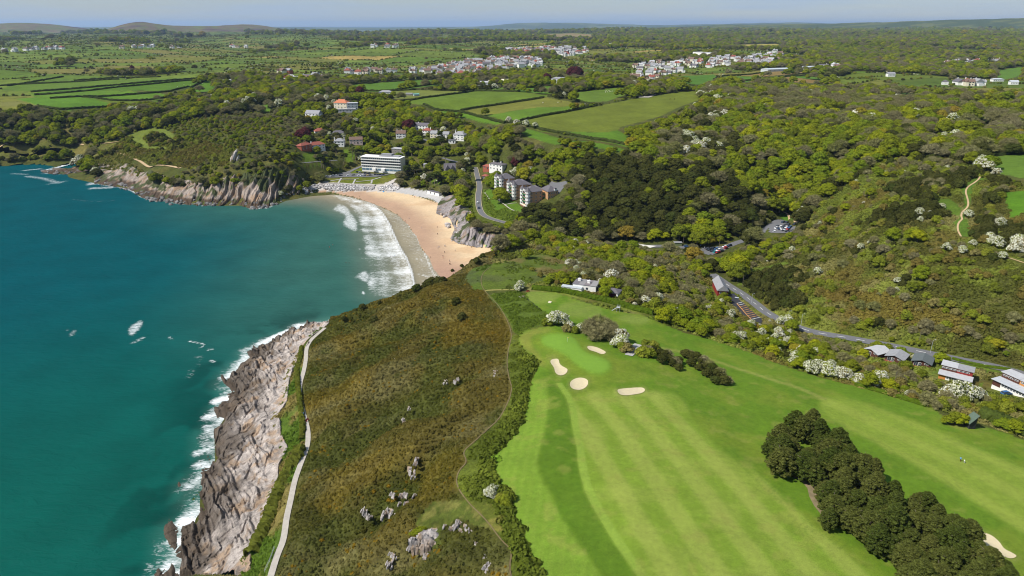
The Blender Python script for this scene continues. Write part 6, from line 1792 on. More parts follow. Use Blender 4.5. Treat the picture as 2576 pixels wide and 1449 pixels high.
# ------------------------------------------------------------------ planting
def zone_poly(pl): return W_(pl)
OAKW = zone_poly([(1300,575),(1370,540),(1400,500),(1440,430),(1560,395),(1700,420),(1800,440),(1900,530),(1920,565),(1700,598),(1450,600)])
HEADL = zone_poly([(480,470),(300,420),(330,350),(480,300),(640,280),(760,300),(775,380),(790,470),(640,470)])
CLIFFW = zone_poly([(560,462),(640,410),(740,380),(790,470),(700,480),(600,465)])
COVEW = zone_poly([(790,470),(770,330),(700,270),(880,255),(1200,270),(1240,330),(1200,420),(1195,480),(1000,470)])
LEAFH = zone_poly(cV([(980,240),(1150,110),(1500,60),(2000,60),(2380,170),(2420,290),(1950,330),(1600,300),(1200,330)]))
GREYW = zone_poly(cC([(160,640),(900,610),(1500,700),(2400,880),(2573,980),(2300,1120),(1500,960),(900,900),(300,880),(100,760)]))
SPRING = zone_poly(cC([(400,1060),(1000,950),(1500,980),(1700,1150),(1400,1350),(700,1449),(300,1400),(450,1200)]))

r6 = np.random.default_rng(66)
HEDGE0 = W_(cO([(95,290),(300,312),(550,338),(700,372),(950,425),(1200,480),(1400,535),(1620,600),(1850,655)]))
CLEAR.append((smooth_line(HEDGE0, 2) - np.array([0, 2.]), 3.6)); CLEAR.append((smooth_line(HEDGE0, 2) + np.array([.5, 2.5]), 3.0))
# 1. woods within the near bowl
p = pts_grid(-760, 900, 400, 1260, 6.7, 601)
p = p[np.hypot(*p.T) < 1240]
c = nearest(COVER, p); z = lut(ZG, p)
p = p[(c == WOOD) & (z > 3.5)]
p = p[free(p, 1.2)]
oak = inpoly(p, OAKW); cw_ = inpoly(p, CLIFFW); hd = inpoly(p, HEADL) & ~cw_; cvw = inpoly(p, COVEW); lh = inpoly(p, LEAFH); gw_ = inpoly(p, GREYW); spw = inpoly(p, SPRING)
rest = ~(oak | cw_ | hd | cvw | lh | gw_ | spw)
mixput(p[oak], {'oak': .80, 'leafy': .13, 'bare': .07}, .85, 1.7, 0, 611)
q_ = p[cw_]; mixput(q_, {'oak': .42, 'leafy': .36, 'bare': .22}, .42, .75, 1, 612)
q_ = p[hd]; mixput(q_, {'bare': .34, 'leafy': .30, 'oak': .06, 'shrub': .30}, .36, .72, 1, 613)
q_ = p[cvw & ~lh]; q_ = q_[r6.random(len(q_)) < .72]; mixput(q_, {'leafy': .50, 'oak': .16, 'bare': .14, 'shrub': .14, 'bloom': .03}, .8, 1.3, 2, 614)
q_ = p[lh]; mixput(q_, {'leafy': .82, 'bare': .12, 'oak': .06}, 1.2, 1.8, 2, 615)
q_ = p[gw_ & ~oak]; mixput(q_, {'bare': .56, 'leafy': .34, 'oak': .06, 'bloom': .04}, .8, 1.8, 0, 616)
q_ = p[spw & ~gw_ & ~oak]; mixput(q_, {'leafy': .80, 'bare': .14, 'oak': .06}, .8, 1.75, 0, 617)
q_ = p[rest]; mixput(q_, {'leafy': .52, 'bare': .26, 'oak': .20, 'bloom': .02}, .75, 1.7, 0, 618)
# tall pines of the cove and before the flats
pin = cV([(600,870),(625,880),(720,850),(770,660),(790,700),(890,830),(1000,700),(1500,900),(1700,980),(1620,700),(1640,960),(1800,1000),(1830,980),(2000,1090),(2060,1110),(2090,1100),(2130,560),(2360,1170),(2400,1180),(2440,1170),(2300,1150),(2480,1120),(2520,1060),(2150,620),(1760,720),(1090,520),(1240,560),(1300,570),(2200,830),(1700,1010),(1000,770),(1040,780)])
pp_ = W_(pin); put('scots', pp_[free(pp_, -2)], .95 + .45 * r6.random(free(pp_, -2).sum()), 2)
pp_ = W_(cT([(400,400),(440,410),(10,420),(40,430),(60,640),(30,660)])); put('scots', pp_, np.full(len(pp_), 1.15), 2)
for (a_, b_), s_ in zip(cV([(400,520),(330,500),(1740,390),(1690,380)]) + cT([(700,400)]) + cB([(1740,600),(1780,600),(1550,625)]) + cB([(140,715)]) + cA([(1000,530)]), (1.5, 1.3, 1.5, 1.3, 1.2, 2.6, 2.4, 1.8, 1.5, 1.2)):
    put('copper', np.array([hit(a_, b_)]), np.array([s_]), 2)
# 2. plateau woods and field trees; trees stand wider and bigger clumps farther off
for d0, d1, s_, k in ((1200, 2000, 11.0, 1.5), (2000, 3400, 16.0, 1.9), (3400, 6000, 27.0, 2.8), (6000, 11000, 52.0, 4.4)):
    ext = d1 * .8
    p = pts_grid(-ext, ext, d0 * .62, d1, s_, 630 + int(s_))
    d = np.hypot(*p.T); p = p[(d > d0) & (d < d1)]
    c = nearest(COVER, p); w_ = nearest(WOODY, p); fe = nearest(FEDGE, p)
    inv_ = np.zeros(len(p), bool)
    for vp in VPOLY: inv_ |= inpoly(p, vp)
    tree = (c == WOOD) & ((~inv_) | (r6.random(len(p)) < .07))
    lone = (c == FARM) & (r6.random(len(p)) < .003)
    q_ = p[(tree | lone)]
    if d0 < 3000: q_ = q_[free(q_, 2)]
    mixput(q_, {'leafy': .55, 'bare': .37, 'oak': .08}, .75 * k, 1.2 * k, 5, 640 + int(s_))
    hs = s_ * .45
    p = pts_grid(-ext, ext, d0 * .62, d1, hs, 660 + int(s_)); d = np.hypot(*p.T); p = p[(d > d0) & (d < d1)]
    c = nearest(COVER, p); fe = field_at(p[:, 0], p[:, 1])[1]
    q_ = p[(c == FARM) & (fe < hs * .36)]
    mixput(q_, {'shrub': .62, 'darkbush': .30, 'bloom': .08}, .45 * k ** .5, .72 * k ** .5, 5, 650 + int(s_), {'shrub': 1.2, 'darkbush': 1.2, 'bloom': .9})
for s_ in (1,):   # the village gardens
    allv = np.array(VILLAGE_XY)
    q_ = allv[r6.integers(0, len(allv), 230)] + r6.normal(size=(230, 2)) * 18; q_ = q_[free(q_, 0)]
    mixput(q_, {'leafy': .7, 'oak': .27, 'copper': .03}, .5, .9, 5, 661)
# 3. scrub: hillside east of the road, scrub north of the course
p = pts_grid(20, 700, 150, 640, 3.7, 670)
c = nearest(COVER, p); p = p[(c == SCRUB) & (np.hypot(*p.T) < 640)]; p = p[free(p, .4)]
east = inpoly(p, W_([(1850,705),(1900,640),(2010,590),(2060,520),(2150,450),(2250,400),(2400,400),(2576,470),(2800,560),(2800,975),(2576,922),(2385,890),(2218,857),(2105,838),(2031,824),(1978,803),(1931,778),(1898,750)]))
rdist = seg_dist(p, smooth_line(LINES['main'][0], 1))
q_ = p[east]; dk = fbm(q_[:, 0] / 42 + q_[:, 1] / 110, q_[:, 1] / 42, 671, 3) > .53
k_ = r6.random(len(q_)) < np.where(dk, .80, .34); q_ = q_[k_]; dk = dk[k_]
mixput(q_[dk], {'darkbush': .74, 'shrub': .17, 'greybush': .09}, .45, 1.35, 3, 672, {'darkbush': 1.25, 'shrub': 1.0, 'greybush': 1.1, 'bloom': .8})
mixput(q_[~dk], {'shrub': .60, 'greybush': .20, 'darkbush': .10, 'bloom': .03, 'leafy': .07}, .42, 1.25, 3, 673, {'darkbush': 1.0, 'shrub': 1.05, 'greybush': 1.1, 'bloom': .75, 'leafy': .8})
q_ = p[~east]; q_ = q_[r6.random(len(q_)) < .72]
lodg = q_[:, 0] > 95
mixput(q_[~lodg], {'leafy': .36, 'shrub': .40, 'greybush': .12, 'bloom': .025, 'darkbush': .045, 'bare': .05}, .6, 1.2, 4, 674, {'leafy': .85, 'bare': .9, 'shrub': 1.25, 'greybush': 1.3, 'bloom': .9, 'darkbush': 1.1})
mixput(q_[lodg], {'greybush': .24, 'shrub': .42, 'leafy': .25, 'bloom': .07, 'darkbush': .02}, .5, 1.0, 6, 675, {'leafy': .75, 'shrub': 1.1, 'greybush': 1.15, 'bloom': .9, 'darkbush': 1.0})
# open slope of the far headland
p = pts_grid(-520, -180, 640, 1000, 3.6, 680); c = nearest(COVER, p); p = p[c == SCRUB]
q_ = p[r6.random(len(p)) < .22]; mixput(q_, {'shrub': .68, 'darkbush': .22, 'greybush': .10}, .45, .95, 1, 681, {'shrub': 1, 'darkbush': 1.3, 'greybush': 1})
p = pts_grid(-640, -350, 860, 1060, 4, 682); c = nearest(COVER, p); q_ = p[(c == SCRUB) & (r6.random(len(p)) < .4)]; mixput(q_, {'shrub': .7, 'darkbush': .3}, .6, 1.1, 1, 683)
# cliff-edge bushes of the near headland, singled-out bushes and blossom
def one(kindn, pts, sc_, zone):
    q = W_(pts); put(kindn, q, np.asarray(sc_, float) * np.ones(len(q)), 100)
one('darkbush', cS([(1130,1385),(1160,1375),(1300,1310),(1330,1290),(1420,1290),(1460,1270),(1720,1095),(1860,1050),(1900,1040),(1600,1150),(1980,1010)]), [1.1, .9, 1.7, 1.5, 1.6, 1.5, .7, 1.2, 1.0, .6, .8], 4)
one('darkbush', cE([(240,985),(100,930),(155,915),(860,860),(900,970),(20,1000),(400,780),(285,850),(710,860),(545,1090)]), [1.1, .8, .9, 1.1, 1.1, .7, .5, .5, .4, .5], 4)
one('bloom', cE([(1335,745),(1350,735),(1720,570),(1760,560),(1790,575),(1740,450),(1800,470),(2040,690),(2010,700),(2290,850),(2390,830)]), [1.0, .9, 1.1, 1.0, .9, .9, .8, 1.9, 1.2, 1.2, 1.2], 4)
one('bloom', cE([(1600,1000),(1640,990),(1680,1000),(1620,970),(1720,1040),(1800,1050),(2110,1130),(2090,1170),(2120,1170)]), [1.3, 1.3, 1.1, 1.2, .8, .9, 1.3, 1.2, 1.2], 4)
one('bloom', cH([(1110,850),(1140,830),(1165,810),(1100,830),(1135,855)]), [.60, .65, .5, .45, .5], 4)
one('leafy', cE([(1400,500)]), [.95], 4)
one('shrub', cE([(1560,1000),(1700,1050),(1760,1060),(1830,1060),(2150,1200),(2120,1190),(2300,1180),(2350,1190),(2270,1230),(2320,1240),(1440,590),(1650,500),(1620,640),(1500,640)]), [1.1, 1.0, .9, 1.0, 1.3, 1.1, 1.1, 1.2, 1.3, 1.3, .8, .8, 1, .8], 4)
one('greybush', cE([(1880,1070),(1930,1060),(1980,1075),(2020,1110),(1900,1110),(1960,1110)]), [2.1, 2.3, 2.2, 1.9, 1.6, 1.7], 4)
one('shrub', cH([(1230,900),(1260,880),(1200,870)]), [.95, .95, .7], 4)
one('bloom', cF([(950,1360),(1000,1370),(1040,1370),(1080,1390),(1120,1400),(1160,1400),(1190,1410),(1000,1340),(400,1120),(440,1125),(1440,1430),(1480,1440),(1320,1449),(830,1310),(740,1010),(790,1005),(1010,625)]), [1.2, 1.3, 1.3, 1.3, 1.2, 1.3, 1.2, 1, 1, 1, .9, 1.1, 1, .9, 1.1, 1.2, 1.1], 6)
one('bloom', cI([(1990,110),(2040,115),(2100,120),(2150,125),(2200,115),(2250,110),(1450,20),(1700,100)]), [1.2, 1.5, 1.6, 1.5, 1.2, .9, .8, .7], 6)
one('bloom', cR([(1760,70),(1850,70),(1880,160),(1930,180),(2000,250),(2060,260),(2100,280),(1210,860),(1340,880),(1220,930),(1840,870),(2100,1180),(2150,1230),(2210,1270),(2450,1290),(2480,1330),(2440,1340),(2250,1010),(2200,1000),(1550,1310),(1750,1360),(2200,330),(1500,760)]), [1.8, 1.7, 1.6, 1.7, 2.0, 2.1, 1.6, 1.1, .9, .8, 1.1, 1.2, 1.3, 1.3, 1.6, 1.6, 1.4, 1.2, 1.1, 1.0, 1.0, 1.2, .9], 3)
one('bloom', cT([(690,480),(800,480),(880,460),(870,440)]), [1.6, 1.7, 1.8, 1.5], 2)
one('leafy', cE([(2500,900)]) + cI([(1990,300),(2050,300),(2090,310)]), [.7, .5, .6, .6], 6)
one('oak', cT([(820,985),(900,960),(1000,950),(1100,940),(1200,950),(760,1060),(870,1060),(1000,1050),(1150,1050),(1270,1000),(1240,880),(1420,900),(1450,800)]), [1.1, 1.3, 1.2, 1.3, 1.1, 1.0, 1.3, 1.4, 1.3, 1.2, .8, 1.0, 1.1], 0)
one('bloom', cB([(1260,925),(1320,945),(1390,955),(1460,970)]), 1.6, 0)
# conifer belt between the holes
bx_ = W_(cE([(2290,1220),(2340,1210),(2400,1235),(2440,1250),(2480,1270),(2420,1290),(2500,1310),(2540,1290),(2540,1340)]) + cF([(20,1250),(60,1260),(100,1270),(140,1300),(60,1310),(120,1340),(180,1330),(220,1360),(180,1390),(260,1400),(300,1420),(240,1440),(310,1449)]))
put('oak', bx_, .42 + .18 * r6.random(len(bx_)), 100)
put('greybush', bx_[::3] + .8, np.full(len(bx_[::3]), 1.0), 100)

# ------------------------------------------------------------------ hedges
def hedge(label, line, w, h, mat, seed, near=False, group='field hedges'):
    ln_ = smooth_line(line, 2)
    sg = np.r_[0, np.cumsum(np.hypot(*np.diff(ln_, axis=0).T))]
    st_ = .7 if near else max(2.0, np.hypot(*ln_.mean(0)) / 450)
    s = np.arange(0, sg[-1], st_); n = len(s)
    if n < 2: return
    c = np.stack([np.interp(s, sg, ln_[:, 0]), np.interp(s, sg, ln_[:, 1])], -1)
    t = np.gradient(c, axis=0); t /= np.maximum(np.hypot(*t.T), 1e-6)[:, None]; nr = np.stack([-t[:, 1], t[:, 0]], -1)
    r = np.random.default_rng(seed)
    pr = np.array([(-.5, -.3), (-.52, .35), (-.42, .8), (-.18, 1.0), (.18, 1.0), (.42, .8), (.52, .35), (.5, -.3)])
    k = len(pr)
    wj = 1 + (.30 if seed in (5, 6) else .16 if near else .35) * (r.random((n, k)) - .5) * 2; hj = 1 + (.28 if seed in (5, 6) else .10 if near else .3) * (r.random((n, k)) - .5) * 2
    P = c[:, None, :] + nr[:, None, :] * (pr[None, :, 0] * w * wj)[..., None] + t[:, None, :] * (r.random((n, k, 1)) - .5) * st_ * .8
    z = lut(ZG, c)[:, None] + pr[None, :, 1] * h * hj
    co = np.concatenate([P, z[..., None]], -1).reshape(-1, 3)
    i = (np.arange(n - 1)[:, None] * k + np.arange(k - 1)[None, :]).ravel()
    f = np.concatenate([np.stack([i, i + 1, i + k + 1], -1), np.stack([i, i + k + 1, i + k], -1)])
    if near:   # leaves over the clipped faces
        m = int(sg[-1] * (w + 2 * h) * 5)
        fi = r.integers(0, len(f), m); b = r.random((m, 3)); b /= b.sum(1)[:, None]
        pc = (co[f[fi]] * b[..., None]).sum(1)
        e1 = co[f[fi, 1]] - co[f[fi, 0]]; e2 = co[f[fi, 2]] - co[f[fi, 0]]; nn = np.cross(e1, e2); nn /= np.maximum(np.linalg.norm(nn, axis=1), 1e-6)[:, None]
        up = np.sign(nn[:, 2] + .3)[:, None]; nn = nn * np.where(up == 0, 1, up)
        nn = nn + .5 * r.normal(size=nn.shape); nn /= np.linalg.norm(nn, axis=1)[:, None]
        t1 = np.cross(nn, r.normal(size=nn.shape)); t1 /= np.linalg.norm(t1, axis=1)[:, None]; t2 = np.cross(nn, t1); sz = .2 * (.6 + .8 * r.random((m, 1)))
        pc = pc + nn * .1
        tri = np.stack([pc + t1 * sz, pc - t1 * sz * .5 + t2 * sz * .85, pc - t1 * sz * .5 - t2 * sz * .85], 1).reshape(-1, 3)
        f = np.concatenate([f, np.arange(3 * m).reshape(-1, 3) + len(co)]); co = np.concatenate([co, tri])
    o0 = co.mean(0); 
    return add('hedge', mesh_np('hedge', co - o0, f, [mat]), None, tuple(o0), label=label, category='hedge', group=group)
hedge('tall clipped green hedge between the upper golf hole and the bungalow', HEDGE0 + np.array([.6, 1.2]), 3.2, 2.4, F_hedge, 1, True, None)
hedge('thick dark conifer hedge at the right edge of the golf course', W_(cI([(2235,255),(2330,290),(2460,340),(2600,400),(2700,440)])), 5.5, 4.5, F_pine, 2, True, None)
hedge('clipped hedge along the road beside the lodges', W_(cL([(1480,500),(1700,560),(2000,620),(2340,660)])), 1.6, 1.2, F_hedge, 3, True, None)
hedge('low trimmed hedge on the rim of the headland golf hole', W_(cI([(1300,12),(1480,62),(1680,120),(1850,175)])), 1.8, 1.4, F_hedge, 4, True, None)
hedge('dense gorse hedge on the sea side of the concrete path', W_(cG([(720,1330),(800,1190),(870,1050),(905,930),(960,800),(1030,660),(1070,590),(1100,520)])) + np.array([2.0, 0]), 5.0, 2.6, F_olive, 5, True, None)
hedge('thin hedge strip on the sea side of the upper path', W_(cG([(1145,440),(1160,330)]) + cD([(2235,1380),(2265,1280),(2280,1180)])), 2.2, 1.3, F_olive, 6, True, None)
rim = np.concatenate([smooth_line(W_(GOLFL[0:5]), 3), smooth_line(W_(GOLFL[5:15]), 3)]); rim = np.repeat(rim, 4, 0) + r6.normal(size=(len(rim) * 4, 2)) * .8 - np.array([2.2, 0])
HL = [cB([(620,790),(690,825),(900,845),(1080,890),(1240,930)]), cB([(900,835),(1200,790),(1530,738)]), cB([(370,785),(620,745),(1000,690)]), cB([(1560,728),(1700,740),(1850,785),(1930,795)]), cB([(1350,692),(1180,690),(1000,690)]), cB([(1240,920),(1500,985),(1700,1015),(1900,1050),(2180,1100)]), cB([(1120,672),(1250,645),(1350,640)]), cB([(0,690),(330,690),(560,680)]), cB([(350,690),(600,650),(900,620)]), cB([(1350,912),(1650,855),(1930,797)]),
      cA([(230,697),(900,642),(1400,600),(1560,590)]), cA([(260,720),(640,690),(1100,640),(1560,598)]), cA([(380,745),(640,730),(1290,692)]), cA([(620,733),(760,745),(880,765),(1180,755),(1330,715)]), cA([(60,650),(250,620),(480,580)]), cA([(0,648),(100,640),(900,600)]), cA([(1440,665),(1570,600)]), cA([(1280,690),(1430,655)]), cA([(560,610),(880,590),(1230,580)]), cA([(1890,805),(2170,745)]), cA([(290,800),(400,825),(530,832),(870,800)]),
      cC([(230,600),(300,570),(640,545)]), cC([(240,612),(500,612),(600,585)]), cC([(720,580),(1000,570),(1110,600)]), cC([(2100,745),(2400,742),(2573,745)]), cC([(0,640),(200,665)]), cC([(1850,968),(2000,985),(2300,930)]), cC([(2230,1195),(2573,1160)]), cB([(2130,655),(2230,700),(2230,740)])]
HLAB = ['hedge sweeping below the long pasture to the wood', 'hedge between the long pasture and the tan field', 'hedge on the near edge of the long pasture', 'hedge right of the tan field down to the bushes', 'hedge on the far side of the long pasture', 'blossom-dotted hedge along the lower field edge', 'short hedge below the farm sheds', 'hedge behind the white pasture house', 'hedge slanting up behind the white pasture house', 'thin fence-line hedge between bright and olive fields',
        'farthest long hedge of the strip fields', 'second long hedge of the strip fields', 'third long hedge of the strip fields', 'nearest wavy hedge of the strip fields', 'hedge at the left end of the strip fields', 'hedge bounding the strip fields at the back', 'short slanting hedge by the pale farmhouse', 'short hedge joining two strip fields', 'blossoming hedge above the strip fields', 'hedge of the small field above the headland', 'hedge under the nearest strip field',
        'curved hedge beside the right-hand fields', 'hedge between right field and ploughed strip', 'hedge between the ploughed strips', 'hedge under the right-edge pasture', 'hedge by the small hut at the field corner', 'hedge below the right wood field', 'hedge above the right-edge meadow', 'hedge left of the sand arena']
F_fhedge = foliage("field_hedge_leaves", [(0, (.036, .048, .014)), (1, (.05, .062, .018))], .15, .3)
for k, (pl, lab) in enumerate(zip(HL, HLAB)):
    hedge(lab, W_(pl), 3.2 if k < 21 else 3.0, 2.6, F_fhedge, 20 + k)

# ------------------------------------------------------------------ instancing
PROTO = bpy.data.collections.new("plant_sources")
def gn_scatter(name, meshes, pos, rot, scl, idx, tint=None, label=None):
    col = bpy.data.collections.new(name + "_sources")
    for k, me in enumerate(meshes):
        col.objects.link(bpy.data.objects.new("%s_%02d" % (name, k), me))
    me = bpy.data.meshes.new(name)
    n = len(pos)
    me.vertices.add(n); me.vertices.foreach_set('co', np.asarray(pos, np.float32).ravel())
    for nm, arr in (('rot', rot), ('scl', scl)):
        a = me.attributes.new(nm, 'FLOAT_VECTOR', 'POINT'); a.data.foreach_set('vector', np.asarray(arr, np.float32).ravel())
    a = me.attributes.new('idx', 'INT', 'POINT'); a.data.foreach_set('value', np.asarray(idx, np.int32))
    if tint is not None:
        a = me.attributes.new('tint', 'FLOAT_COLOR', 'POINT'); c4 = np.ones((n, 4), np.float32); c4[:, :3] = tint; a.data.foreach_set('color', c4.ravel())
    o = add(name, me, kind='stuff', label=label)
    ng = bpy.data.node_groups.new(name, 'GeometryNodeTree')
    ng.interface.new_socket('Geometry', in_out='INPUT', socket_type='NodeSocketGeometry'); ng.interface.new_socket('Geometry', in_out='OUTPUT', socket_type='NodeSocketGeometry')
    N = ng.nodes; L = ng.links
    gi = N.new('NodeGroupInput'); go = N.new('NodeGroupOutput')
    ip = N.new('GeometryNodeInstanceOnPoints'); ci = N.new('GeometryNodeCollectionInfo')
    ci.inputs['Collection'].default_value = col; ci.inputs['Separate Children'].default_value = True; ci.inputs['Reset Children'].default_value = True
    ip.inputs['Pick Instance'].default_value = True
    def na(nm, ty):
        q = N.new('GeometryNodeInputNamedAttribute'); q.data_type = ty; q.inputs['Name'].default_value = nm
        return [x for x in q.outputs if x.enabled][0]
    e2r = N.new('FunctionNodeEulerToRotation')
    L.new(na('rot', 'FLOAT_VECTOR'), e2r.inputs[0])
    L.new(gi.outputs[0], ip.inputs['Points']); L.new(ci.outputs[0], ip.inputs['Instance']); L.new(na('idx', 'INT'), ip.inputs['Instance Index'])
    L.new(e2r.outputs[0], ip.inputs['Rotation']); L.new(na('scl', 'FLOAT_VECTOR'), ip.inputs['Scale']); L.new(ip.outputs[0], go.inputs[0])
    md = o.modifiers.new('scatter', 'NODES'); md.node_group = ng
    return o

# growth that would hide open ground, roads or houses from the drone is kept low there, as on the photograph
OPEN = np.isin(COVER, [FIELD, LAWN, BEACH, SHINGLE, ROUGH, FAIR, GREEN, BUNK])
for cp_ in (CARPARK_A, CARPARK_B, CARPARK_C, CARPARK_D): OPEN |= poly_mask(cp_)
for k_, (ln_, w) in LINES.items():
    q_ = smooth_line(ln_, 1); lo, hi = q_.min(0) - 9, q_.max(0) + 9
    m_ = (GX > lo[0]) & (GX < hi[0]) & (GY > lo[1]) & (GY < hi[1])
    OPEN[m_] |= seg_dist(np.stack([GX[m_], GY[m_]], -1), q_) < np.maximum(w * .45, GD[m_] * .006)
for hp_ in HPL:
    q_ = smooth_line(hp_, 1); lo, hi = q_.min(0) - 9, q_.max(0) + 9; m_ = (GX > lo[0]) & (GX < hi[0]) & (GY > lo[1]) & (GY < hi[1])
    OPEN[m_] |= seg_dist(np.stack([GX[m_], GY[m_]], -1), q_) < np.maximum(3.0, GD[m_] * .008)
    CLEAR.append((q_, 2.5))
for x_, y_, r_ in BUILT:
    j_ = int((math.log(math.hypot(x_, y_)) - L0) / (L1 - L0) * (ND - 1)); i_ = int((math.atan2(x_, y_) - A0) / (A1 - A0) * (NA - 1)); D_ = math.hypot(x_, y_)
    di = max(1, int(r_ * .75 / D_ / (AZ[1] - AZ[0]))); dj = max(1, int(r_ * .6 / D_ / (LD[1] - LD[0])))
    if 0 < i_ < NA - 1 and 0 < j_ < ND - 1: OPEN[max(0, j_ - dj):j_ + dj, max(0, i_ - di):i_ + di] = True
_op = OPEN.copy()
for k_ in range(1, 6):
    m_ = (5.5 / GD) > k_ * (AZ[1] - AZ[0])
    OPEN[:, k_:] |= _op[:, :-k_] & m_[:, k_:] & (GD[:, k_:] < 1150); OPEN[:, :-k_] |= _op[:, k_:] & m_[:, :-k_] & (GD[:, :-k_] < 1150)
def screens(P, h):
    """does the top of each plant stand before open ground?"""
    D = np.hypot(P[:, 0], P[:, 1]); sl = (P[:, 2] + h - CAM_Z) / D
    ii = np.clip(np.rint((np.arctan2(P[:, 0], P[:, 1]) - A0) / (A1 - A0) * (NA - 1)).astype(int), 0, NA - 1)
    out = np.zeros(len(P), bool); DD = np.exp(LD)[:, None]
    for c0 in range(0, len(P), 4000):
        s_ = slice(c0, c0 + 4000)
        g = (np.maximum(DEM[:, ii[s_]], 0) >= CAM_Z + DD * sl[None, s_]) & (DD > D[None, s_] + 2)
        j = np.argmax(g, 0)
        out[s_] = OPEN[j, ii[s_]] & g.any(0)
    return out
HGT = {'leafy': 8.0, 'bare': 7.8, 'oak': 7.2, 'bloom': 4.4, 'copper': 9.0, 'scots': 11.0, 'shrub': 3.1, 'darkbush': 3.3, 'greybush': 3.4}
for k, lst in PLANTS.items():
    P = np.concatenate(lst); D = np.hypot(P[:, 0], P[:, 1])
    if k in ('scots', 'copper'): PLANTS[k] = [P]; continue
    b_ = np.nonzero((D < 2600) & (P[:, 4] < 99))[0]; base = P[:, 3].copy()
    for f_ in (1.0, .72, .5, .34, 0.0):
        P[b_, 3] = base[b_] * f_
        if f_ == 0.0 or not len(b_): break
        b_ = b_[screens(P[b_], P[b_, 3] * HGT[k])]
    P = P[P[:, 3] > .12]
    PLANTS[k] = [P]

gn_scatter('distant_town_houses', VH, np.array([(p[0], p[1], gz(*p) + .8) for _, p, *_r in VREST]), np.array([(0, 0, t[3]) for t in VREST]), np.array([(t[4],) * 3 for t in VREST]), np.array([t[2] for t in VREST]))
NSINGLE = {'leafy': 290, 'bare': 170, 'oak': 230, 'bloom': 170, 'copper': 60, 'scots': 60, 'shrub': 200, 'darkbush': 160, 'greybush': 160}
LAB = {'leafy': 'spring-green leafy tree', 'bare': 'grey leafless domed tree', 'oak': 'dark evergreen rounded tree', 'bloom': 'white blossoming hawthorn', 'copper': 'dark purple copper beech', 'scots': 'tall flat-topped pine', 'shrub': 'low green-brown bush', 'darkbush': 'low dark evergreen bush', 'greybush': 'grey twiggy bush'}
MASS = {'leafy': 'leafy_woodland', 'bare': 'bare_woodland', 'oak': 'evergreen_woodland', 'bloom': 'hawthorn_foliage', 'copper': 'copper_woodland', 'scots': 'pine_woodland', 'shrub': 'shrub_undergrowth', 'darkbush': 'dark_undergrowth', 'greybush': 'grey_undergrowth'}
LMK = [('the white beach apartments', 960, 440), ('the turreted flats', 1320, 500), ('the gothic stone house', 1130, 445), ('the orange-roofed mansion', 865, 275), ('the cove houses', 830, 350), ('the row of upper cove houses', 1100, 335), ('the sea cliffs across the bay', 600, 480), ('the grey slab crag', 595, 395), ('the upper valley car park', 1970, 575), ('the lower valley car park', 1800, 630), ('the roadside cafe', 1810, 720), ('the dark car park', 1870, 770), ('the bend of the valley road', 1980, 810), ('the chalets', 2250, 895), ('the lodge blocks', 2480, 965), ('the flat-roofed bungalow', 1470, 720), ('the white garage', 1545, 745), ('the caravan', 1700, 790), ('the putting green', 1430, 880), ('the starter hut', 2440, 1060), ('the meadow on the headland', 1280, 700), ('the beach cliff', 1190, 590), ('the foot of the big olive field', 1590, 370), ('the top of the big olive field', 1760, 250), ('the dark heart of the oak wood', 1650, 510), ('the valley head', 2080, 440), ('the upper right pasture', 2560, 420), ('the right-edge bright field', 2560, 510), ('the sandy hill path', 2420, 520), ('the lower end of the hill path', 2420, 620), ('the right edge of the hillside', 2540, 740), ('the middle of the scrub hillside', 2250, 650), ('the foot of the scrub hillside', 2150, 780), ('the strip fields', 300, 240), ('the cove left of the headland', 150, 380), ('the wood above the headland path', 350, 310), ('the ridge of the far headland', 650, 300), ('the cove road', 1205, 480), ('the beach store', 1090, 480), ('the wood right of the olive field', 1900, 320), ('the wooded hill at upper right', 2200, 330), ('the left rim of the golf course', 1250, 1240), ('the crest above the surf', 1080, 705), ('the middle of the heath slope', 1000, 900)]
_lw = np.array([hit(u, v) for _, u, v in LMK])
def where_(x, y):
    if math.hypot(x, y) > 1250: return 'on the far plateau'
    return 'near ' + LMK[int(np.argmin(np.hypot(_lw[:, 0] - x, _lw[:, 1] - y)))][0]
